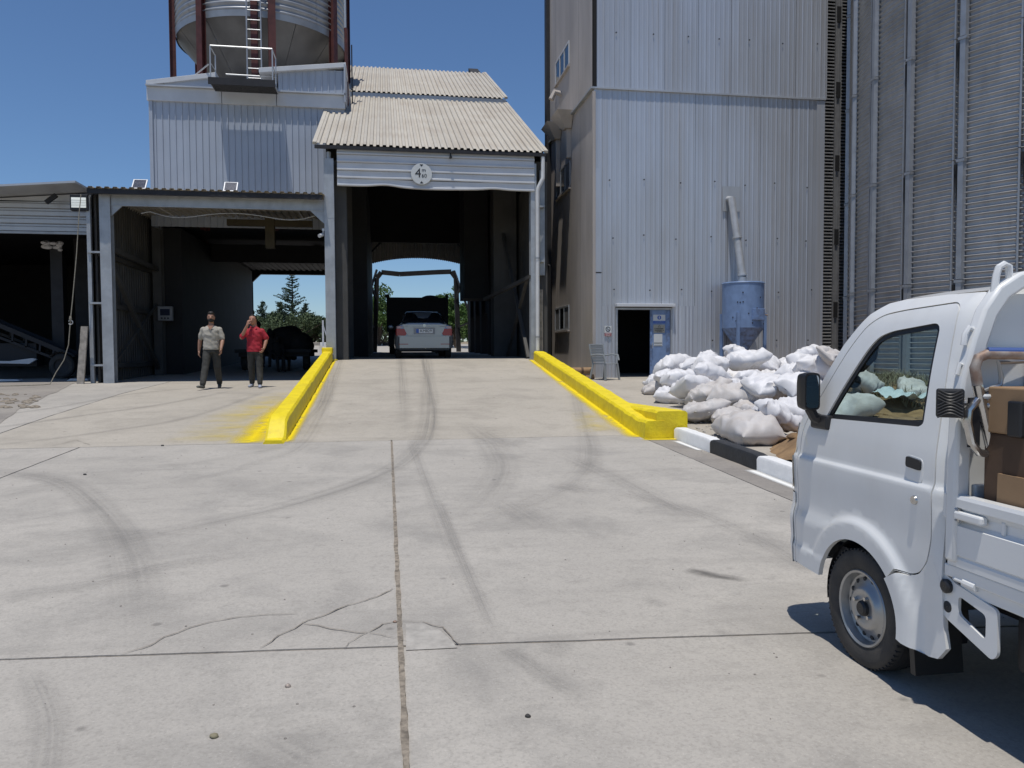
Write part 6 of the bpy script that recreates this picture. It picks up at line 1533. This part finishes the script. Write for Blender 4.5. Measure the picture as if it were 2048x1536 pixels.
# ------------------------------------------------------------------ people
def remesh(b, name, material, parent, vox=.010, smooth=6, wr=0):
    o = b.build('tmp', material)
    m = o.modifiers.new('r', 'REMESH'); m.mode = 'VOXEL'; m.voxel_size = vox
    s_ = o.modifiers.new('s', 'SMOOTH'); s_.iterations = smooth; s_.factor = .5
    dg = bpy.context.evaluated_depsgraph_get(); me = bpy.data.meshes.new_from_object(o.evaluated_get(dg)); bpy.data.objects.remove(o)
    if wr:
        co_ = np.empty(len(me.vertices)*3); me.vertices.foreach_get('co', co_); co_ = co_.reshape(-1, 3)
        for q in range(len(co_)):
            x, y, z = co_[q]; k_ = wr*(1-2.2*abs(mnoise.noise(Vector((x*5+3, y*5, z*9+x*6)))))+wr*.8*mnoise.noise(Vector((x*9, y*9, z*14))); r_ = math.hypot(x, y)+1e-6; co_[q] = (x+k_*x/r_, y+k_*y/r_, z)
        me.vertices.foreach_set('co', co_.ravel())
    me.name = name; me.materials.clear(); me.materials.append(MT[material]); me.shade_smooth()
    return link(name, me, parent)
def limb(b, pts, rs, n=12):
    b.tube(pts, rs, n)
    for p, r_ in zip(pts, rs): b.sphere(p, r_*.98, 10)
def ell(y, z, w, d, x=0, n=16): return [(x+w*math.copysign(abs(math.cos(t))**.8, math.cos(t)), y+d*math.sin(t), z) for t in np.linspace(0, 2*math.pi, n, endpoint=False)]
def hand(b, wrist, d, palm_n, curl=.5, side=1, sc=1.0):
    """palm and five separate fingers; d: direction of the fingers, palm_n: palm normal"""
    d = Vector(d).normalized(); pn = Vector(palm_n); pn = (pn-d*pn.dot(d)).normalized(); ac = d.cross(pn)*side; w = Vector(wrist)
    for k in range(5): b.sphere(w+d*(.02+.018*k)*sc, .027*sc, 8)
    for k in (-1, 0, 1):
        for t in (.03, .06, .09): b.sphere(w+d*t*sc+ac*.022*k*sc, .018*sc, 8)
    for k, (ln, off) in enumerate(((.070, -.033), (.080, -.011), (.075, .011), (.058, .032))):
        p0 = w+d*.095*sc+ac*off*sc; p1 = p0+(d*math.cos(curl*.5)+pn*math.sin(curl*.5))*ln*.5*sc; p2 = p1+(d*math.cos(curl*1.3)+pn*math.sin(curl*1.3))*ln*.5*sc
        b.tube([p0-d*.015*sc, p0, p1, p2], [.0095*sc, .0095*sc, .009*sc, .0075*sc], 7)
    q0 = w+d*.03*sc-ac*.028*sc; q1 = q0+(d*.6-ac*.7+pn*.35).normalized()*.04*sc; q2 = q1+(d*.85-ac*.15+pn*.3).normalized()*.032*sc
    b.tube([q0, q1, q2], [.013*sc, .011*sc, .009*sc], 7)
def person(label, loc, rz, sc, skin, P, top, shoes, collar=False, beard=False, bald=False):
    t = thing('person', label, 'person', loc, rz); t.scale = (sc, sc, sc)
    HP = P['hip']; SH = 1.43
    # body: one continuous surface
    b = MB()
    b.loft([ell(0, .86, .155, .105), ell(0, .95, .165, .115), ell(0, 1.08, .150, .110), ell(-.005, 1.22, .170, .118), ell(0, 1.36, .175, .112), ell(.01, 1.42, .125, .085), ell(.01, 1.47, .06, .06)])
    limb(b, [(0, .012, 1.44), (0, .005, 1.53), (0, 0, 1.58)], [.062, .055, .056])
    hc = Vector(P.get('head', (0, -.015, 1.645))); b.sphere(hc, (.079, .099, .118), 20); b.sphere(hc+Vector((0, -.018, -.058)), (.062, .074, .068), 14)
    b.tube([hc+Vector((0, -.095, .012)), hc+Vector((0, -.118, -.030))], [.010, .017], 8); b.sphere(hc+Vector((0, -.083, -.068)), (.026, .012, .009), 8)
    for s in (-1, 1):
        b.sphere(hc+Vector((s*.078, .01, -.01)), (.012, .022, .034), 8)
        b.sphere(hc+Vector((s*.03, -.082, .032)), (.024, .014, .008), 8)
    for s, A in ((1, P['armR']), (-1, P['armL'])):
        limb(b, [(s*.155, .005, 1.35)]+[Vector(A[0]), Vector(A[0]).lerp(Vector(A[1]), .3), Vector(A[1])], [.050, .043, .044, .030]); hand(b, A[1], A[2], A[3], A[4], s*A[5])
    for s, L in ((1, P['legR']), (-1, P['legL'])):
        limb(b, [(s*.085, 0, .90), Vector(L[0]), Vector(L[0]).lerp(Vector(L[1]), .3), Vector(L[1])], [.092, .062, .060, .042])
    remesh(b, 'body', skin, t, .0085, 4)
    # shirt
    b = MB()
    b.loft([ell(0, P['hem'], .185, .135), ell(0, .98, .182, .132), ell(0, 1.10, .170, .130), ell(-.005, 1.24, .186, .135), ell(0, 1.35, .188, .128), ell(.01, 1.41, .150, .104), ell(.01, 1.452, .088, .080)])
    for s, A in ((1, P['armR']), (-1, P['armL'])):
        p0 = Vector((s*.165, .005, 1.362)); p1 = p0.lerp(Vector(A[0]), P.get('sleeve', .78)); limb(b, [p0, p1], [.068, .070])
    if collar: b.lathe([(.080, 1.46), (.070, 1.505), (.062, 1.50)], 18, (0, .008, 0))
    sh = remesh(b, 'shirt', top, t, .010, 5, .009)
    if not collar:
        v = MB(); v.add([(-.070, -.128, 1.452), (.070, -.128, 1.452), (0, -.152, 1.345), (0, -.132, 1.46)], [(0, 2, 1), (0, 1, 3)]); v.build('neckline', skin, sh)
    else:
        for s in (-1, 1): MB().add([(s*.01, -.128, 1.435), (s*.075, -.085, 1.49), (s*.085, -.108, 1.435)], [(0, 1, 2)]).build('collar_wing', top, sh)
        MB().box(-.012, .012, -.150, -.140, 1.30, 1.43).build('placket', top, sh)
    # trousers
    b = MB(); b.loft([ell(0, .83, .160, .118), ell(0, .90, .172, .125), ell(0, .985, .172, .124)])
    for s, L in ((1, P['legR']), (-1, P['legL'])):
        k, f_ = Vector(L[0]), Vector(L[1]); limb(b, [(s*.085, 0, .88), (Vector((s*.085, 0, .88))).lerp(k, .5), k, k.lerp(f_, .5), f_+Vector((0, 0, .01))], [.100, .090, .080, .072, .066])
    for q in range(len(b.v)):
        x, y, z = b.v[q]; n_ = .008*noise3((x*4, y*4, z*22)); b.v[q] = (x*(1+n_*4), y+n_, z)
    remesh(b, 'trousers', 'jeans', t, .010, 3, .007)
    for s, L in ((1, P['legR']), (-1, P['legL'])):
        f_ = Vector(L[1]); dr = Vector(L[2]).normalized(); b = MB(); ztoe = P.get('toeup', {}).get(s, 0)
        b.sphere(f_+Vector((0, 0, -.045)), (.046, .055, .050), 10)
        for k in range(7): b.sphere((f_.x+dr.x*(-.02+.034*k), f_.y+dr.y*(-.02+.034*k), f_.z-.060-.004*k+ztoe*k/6), (.042+.004*math.sin(k), .044, .040-.002*k), 10)
        remesh(b, 'shoe', shoes, t, .009, 3)
    # hair
    b = MB()
    if bald:
        b.sphere(hc+Vector((0, .030, .018)), (.085, .088, .100), 16); b.sphere(hc+Vector((0, .0, .088)), (.060, .07, .034), 12)
    else:
        b.sphere(hc+Vector((0, .022, .038)), (.086, .100, .096), 16); b.sphere(hc+Vector((0, -.035, .092)), (.070, .062, .040), 12)
    h = b.build('hair', 'hair', t, True, angle=80)
    for vtx in h.data.vertices:
        vtx.co += vtx.normal*.006*noise3(vtx.co, 60)
    if beard:
        b = MB(); b.sphere(hc+Vector((0, -.030, -.068)), (.066, .066, .052), 14); b.sphere(hc+Vector((0, -.09, -.048)), (.034, .012, .010), 8); b.build('beard', 'hair', t, True, angle=80)
    for s in (-1, 1): MB().sphere(hc+Vector((s*.030, -.088, .012)), (.011, .007, .006), 8).build('eye', 'hair', t, True)
    return t
# walking man, beige shirt. Figures face -Y (towards the camera).
p1 = at(424, 776, Y=18.55)
P1 = dict(hip=0, hem=.90, head=(.005, -.03, 1.645),
    armR=((.245, -.02, 1.13), (.225, -.16, .92), (-.05, -.25, -1), (-1, 0, 0), .7, 1), armL=((-.255, .06, 1.13), (-.285, .08, .88), (.0, -.12, -1), (1, 0, 0), .6, 1),
    legR=((.105, .05, .50), (.12, .28, .12), (.10, -1, 0)), legL=((-.125, -.12, .50), (-.165, -.28, .115), (-.45, -1, 0)), toeup={-1: .04})
person('man in a pale beige v-neck t-shirt and dark jeans walking out of the open bay', (p1.x, 18.6, zg(18.6)), R(4), 1.0, 'skin', P1, 'tee', 'shoe', beard=True)
p2 = at(511, 773, Y=18.9)
P2 = dict(hip=0, hem=.86, head=(-.035, -.035, 1.635), sleeve=.85,
    armR=((.275, .03, 1.17), (.235, -.08, .95), (-.35, -.5, -.8), (-1, 0, 0), .9, 1), armL=((-.285, -.10, 1.20), (-.115, -.205, 1.50), (.25, .10, 1), (.5, .8, 0), 1.5, -1),
    legR=((.11, -.02, .49), (.13, -.10, .105), (.22, -1, 0)), legL=((-.10, .05, .49), (-.115, .16, .115), (-.12, -1, 0)))
person('man in a red polo shirt with one hand raised to his face, walking', (p2.x, 18.9, zg(18.9)), R(-4), .975, 'skin2', P2, 'polo', 'shoe2', collar=True, bald=True)

# trailer in the dark bay with people sitting on its load
tr = thing('flat_trailer', 'dark flat trailer with a covered load standing inside the open bay', 'trailer', (-3.95, 27.5, zg(27.5)))
MB().box(-1.2, 1.35, 0, 2.6, .62, .74).build('deck', 'truckdark', tr); MB().box(-1.1, 1.25, .2, 2.4, .48, .62).build('chassis', 'truckdark', tr)
for x in (-1.0, 1.1): MB().lathe([(.15, -.1), (.33, -.1), (.36, 0), (.33, .1), (.15, .1)], 20, (x, .9, .36), 'x').build('wheel', 'rubber', tr, True)
b = MB()
for (x, y, z, rx, ry, rz_) in ((.35, .8, 1.05, .55, .7, .50), (.85, .9, .95, .5, .7, .42), (.0, .8, 1.0, .4, .6, .42), (.55, 1.2, 1.25, .4, .5, .35), (.95, .8, .85, .45, .6, .30)): b.sphere((x, y, z), (rx, ry, rz_), 18)
remesh(b, 'tarpaulin', 'darkcloth', tr, .04, 6)
def sitter(label, loc, rz, sc=1.0):
    t = thing('person', label, 'person', loc, rz); t.scale = (sc, sc, sc); b = MB()
    b.loft([ell(0, 0, .18, .14), ell(0, .2, .17, .13), ell(-.03, .42, .21, .14), ell(-.04, .52, .15, .10), ell(-.04, .57, .07, .07)])
    limb(b, [(0, -.04, .54), (0, -.05, .64)], [.06, .055]); b.sphere((0, -.06, .75), (.078, .098, .115), 16)
    for s in (-1, 1):
        limb(b, [(s*.19, -.03, .48), (s*.24, -.10, .22), (s*.12, -.30, .12)], [.06, .05, .035]); hand(b, (s*.12, -.30, .12), (-s*.3, -1, -.2), (0, 0, -1), .6, s)
        limb(b, [(s*.09, 0, .05), (s*.11, -.42, .04), (s*.11, -.46, -.36)], [.09, .068, .05]); limb(b, [(s*.11, -.44, -.40), (s*.11, -.60, -.42)], [.045, .04])
    remesh(b, 'body', 'darkcloth', t, .012, 4)
    b = MB(); b.sphere((0, -.04, .775), (.084, .10, .10), 14); b.build('hair', 'hair', t, True)
    return t
def sit(u, v, y, lab, rz, sc=1.0):
    p = at(u, v, Y=y); sitter(lab, (p.x, y, p.z-.75*sc), R(rz), sc)
sit(540, 664, 27.4, 'dark figure sitting on the trailer nearest the man in red', -8)
sit(553, 676, 27.2, 'dark figure sitting lower on the trailer edge beside the covered load', 25, .95)
sit(517, 650, 28.5, 'dark figure behind the head of the man in red', 10, 1.05)
sit(583, 676, 28.2, 'dark figure leaning back on the covered load of the trailer', -20)

# ------------------------------------------------------------------ trees and bushes behind
def leaves(b, c, r, n, size, rr, flat=1.0, shell=.45):
    for k in range(n):
        d = Vector((rr.gauss(0, 1), rr.gauss(0, 1), rr.gauss(0, 1)*flat)).normalized(); q = Vector(c)+Vector((d.x*r[0], d.y*r[1], d.z*r[2]))*(shell+(1-shell)*rr.random()**.6)
        a = Vector((rr.gauss(0, 1), rr.gauss(0, 1), rr.gauss(0, 1))).normalized(); e = a.cross(Vector((rr.gauss(0, 1), rr.gauss(0, 1), rr.gauss(0, 1)))).normalized(); s = size*rr.uniform(.6, 1.3)
        b.add([q-a*s, q+e*s*.45, q+a*s, q-e*s*.45], [(0, 1, 2, 3)])
def bush(name, label, u, v, Y, w, h, m, seed, n=2600, group='bushes behind the sheds', trunk_h=.3, size=.13):
    rr = random.Random(seed); p = at(u, v, Y=Y); t = thing(name, label, 'tree' if h > 3.2 else 'bush', (p.x, Y, zg(Y)-.05), group=group)
    b = MB(); limbs = MB(); k = 16
    for i in range(k):
        a = rr.uniform(0, 6.28); rad = w*.5*math.sqrt(rr.random()); z = h*(trunk_h+(1-trunk_h)*rr.random()*(1-(rad/(w*.55))**2)*.95); c = (rad*math.cos(a), rad*math.sin(a), z); s = rr.uniform(.6, 1.1)*min(w, h)*.2
        leaves(b, c, (s*1.2, s*1.2, s*.9), n//k, size, rr, shell=.25)
        limbs.tube([(0, 0, 0), (c[0]*.35, c[1]*.35, z*.5), c], [.05*h/3, .03*h/3, .01], 5)
    b.build('crown', m, t); limbs.build('trunk', 'bark', t)
def conifer(label, u, v, Y, top_v, w, seed, dens_=1.0):
    rr = random.Random(seed); p = at(u, v, Y=Y); h = at(u, top_v, Y=Y).z-zg(Y); t = thing('conifer_tree', label, 'tree', (p.x, Y, zg(Y)-.05), group='conifers behind the open bay')
    MB().tube([(0, 0, 0), (.02, 0, h*.5), (0, 0, h)], [.16*h/7, .10*h/7, .015], 8).build('trunk', 'bark', t)
    b = MB(); nl = int(26*dens_)
    for i in range(nl):
        f = i/nl; z = h*(.10+.88*f); L = w*.5*(1-f)**.8*rr.uniform(.65, 1.2)+.10
        for k in range(6):
            a = rr.uniform(0, 6.28); ll = L*rr.uniform(.55, 1.15); d = Vector((math.cos(a), math.sin(a), .12)); nseg = max(3, int(ll/.11))
            for s in range(nseg):
                q = Vector((0, 0, z))+d*ll*(s+.5)/nseg+Vector((0, 0, .18*ll*((s+.5)/nseg)**2-.06*ll))
                leaves(b, q, (.12, .12, .07), 4, .085, rr, .6, .1)
    b.build('crown', 'conifer', t)
conifer('tall dark conifer standing in the rear opening of the bay', 586, 690, 66, 541, 5.0, 1)
conifer('middle conifer left of the tall one behind the bay', 562, 690, 67, 600, 2.6, 2)
conifer('small conifer with a side shoot above the head of the man in red', 526, 690, 68, 599, 2.6, 3)
conifer('tiny conifer tip at the left edge of the rear opening', 505, 690, 69, 617, 1.8, 4)
conifer('side conifer top leaning right of the tall one', 612, 690, 67.5, 603, 2.2, 6)
for k, (u, w, h, m, lab) in enumerate(((590, 6.2, 3.3, 'bush', 'olive green bush at the foot of the tall conifer'), (545, 4.6, 2.6, 'bush', 'olive bush behind the man in red'), (622, 4.6, 2.5, 'bush', 'olive bush right of the conifer foot'), (510, 4.2, 2.5, 'bush', 'olive bush at the left of the rear opening'), (648, 3.8, 2.2, 'bush', 'bush beside the white post behind the bay'), (570, 4.2, 2.1, 'bush', 'low bush in front of the conifers'))):
    bush('bush', lab, u, 690, 61+1.2*(k % 3), w, h, m, 30+k, 5200, size=.11)
for k, (u, Y, w, h, m, lab) in enumerate(((758, 58, 3.4, 4.6, 'greenleaf', 'green tree behind the left post of the exit portal'), (770, 60, 4.6, 2.3, 'bush', 'grey-green bush left of the dark lorry'), (903, 55, 2.6, 4.9, 'greenleaf', 'green tree to the right of the dark lorry'), (912, 52, 2.4, 3.2, 'greenleaf', 'green bush behind the right post of the exit portal'))):
    bush('bush' if h < 3.2 else 'broadleaf_tree', lab, u, 690, Y, w, h, m, 60+k, 5200, 'trees behind the drive-through', size=.11)
for k, (u, Y, w, h, lab) in enumerate(((962, 43, 2.0, 3.2, 'bright green bush seen through the wider slit in the right wall'), (1000, 41, 1.8, 2.3, 'bright green bush seen through the narrow slit in the right wall'))):
    bush('bush', lab, u, 690, Y, w, h, 'greenleaf', 80+k, 4200, 'bushes seen through the slits', size=.10)
# far-off wooded strip
rr = random.Random(99); b = MB()
for k in range(220):
    x = rr.uniform(-90, 90); y = rr.uniform(95, 130); h = rr.uniform(2.0, 4.2)
    leaves(b, (x, y, zg(y)+h*.45), (3.0, 2.0, h*.55), 130, .32, rr, shell=.3)
tag(b.build('far_scrub', 'bush'), 'distant olive scrub along the horizon behind the sheds', 'scrub', kind='stuff')
# kerb and post behind the bay
for k, (u0, u1, m, lab) in enumerate(((652, 640, 'kwhite', 'white kerb stone at the far side of the rear yard behind the bay'), (640, 615, 'rubble', 'grey kerb stone left of the white one behind the bay'), (752, 765, 'kwhite', 'white kerb stone behind the yard seen through the exit portal'), (765, 778, 'kblack', 'dark kerb stone behind the yard left of the lorry'))):
    a, c = at(u0, 690, Y=58.5), at(u1, 690, Y=58.5)
    tag(MB().box(min(a.x, c.x), max(a.x, c.x), 58.5, 58.8, zg(58.5)-.1, zg(58.5)+.22).build('kerb_stone', m, None, bevel=.03), lab, 'kerb stone', 'kerb stones behind the yard')
p = at(646, 660, Y=57)
po = thing('fence_post', 'pale post with a slanting stay behind the open bay', 'post', (p.x, 57, zg(57)-.05))
MB().box(-.06, .06, -.06, .06, 0, 1.9).build('upright', 'fascia', po); MB().bar((0, 0, 1.6), (.45, .1, 0), .07, .07).build('stay', 'fascia', po)
# ------------------------------------------------------------------ small litter on the yard
for k, (u, v, r_, m, lab) in enumerate(((576, 1374, .013, 'rust', 'small orange-brown stone chip on the near concrete'), (428, 1475, .017, 'dryweed', 'dry crumpled leaf on the concrete at the lower left'), (325, 892, .022, 'trim', 'dark scrap left of the yellow kerb foot'), (170, 950, .018, 'trim', 'dark scrap near the left joint of the yard'), (1056, 1434, .012, 'rubber', 'tiny dark ring-shaped bit on the near concrete'), (790, 1245, .012, 'rust', 'tiny brown clod beside the long joint'))):
    x, y = pz(u, v); o = stone(r_, 40+k).build('litter', m, None, True, angle=50, loc=(x, y, zg(y)+r_*.35)); tag(o, lab, 'litter')
rr = random.Random(21); b = MB()
for k in range(420):
    x, y = rr.uniform(-5, 4), rr.uniform(1.8, 12)
    if y > 10.9: continue
    q = stone(rr.choice((.0025, .003, .004, .006)), k % 40); b.add([(a+x, c+y, d+zg(y)+.002) for a, c, d in q.v], q.f)
tag(b.build('grit', 'gutter'), 'loose grit scattered over the concrete yard', 'grit', kind='stuff')
b = MB()
for k in range(40):
    x, y = pz(rr.uniform(-10, 75), rr.uniform(800, 818)); q = stone(rr.uniform(.03, .09), k); b.add([(a+x, c+y, d*.6+zg(y)+.01) for a, c, d in q.v], q.f)
tag(b.build('broken_edge', 'joint', None, True, angle=50), 'broken stones along the edge of the apron at the far left', 'rubble', kind='stuff')
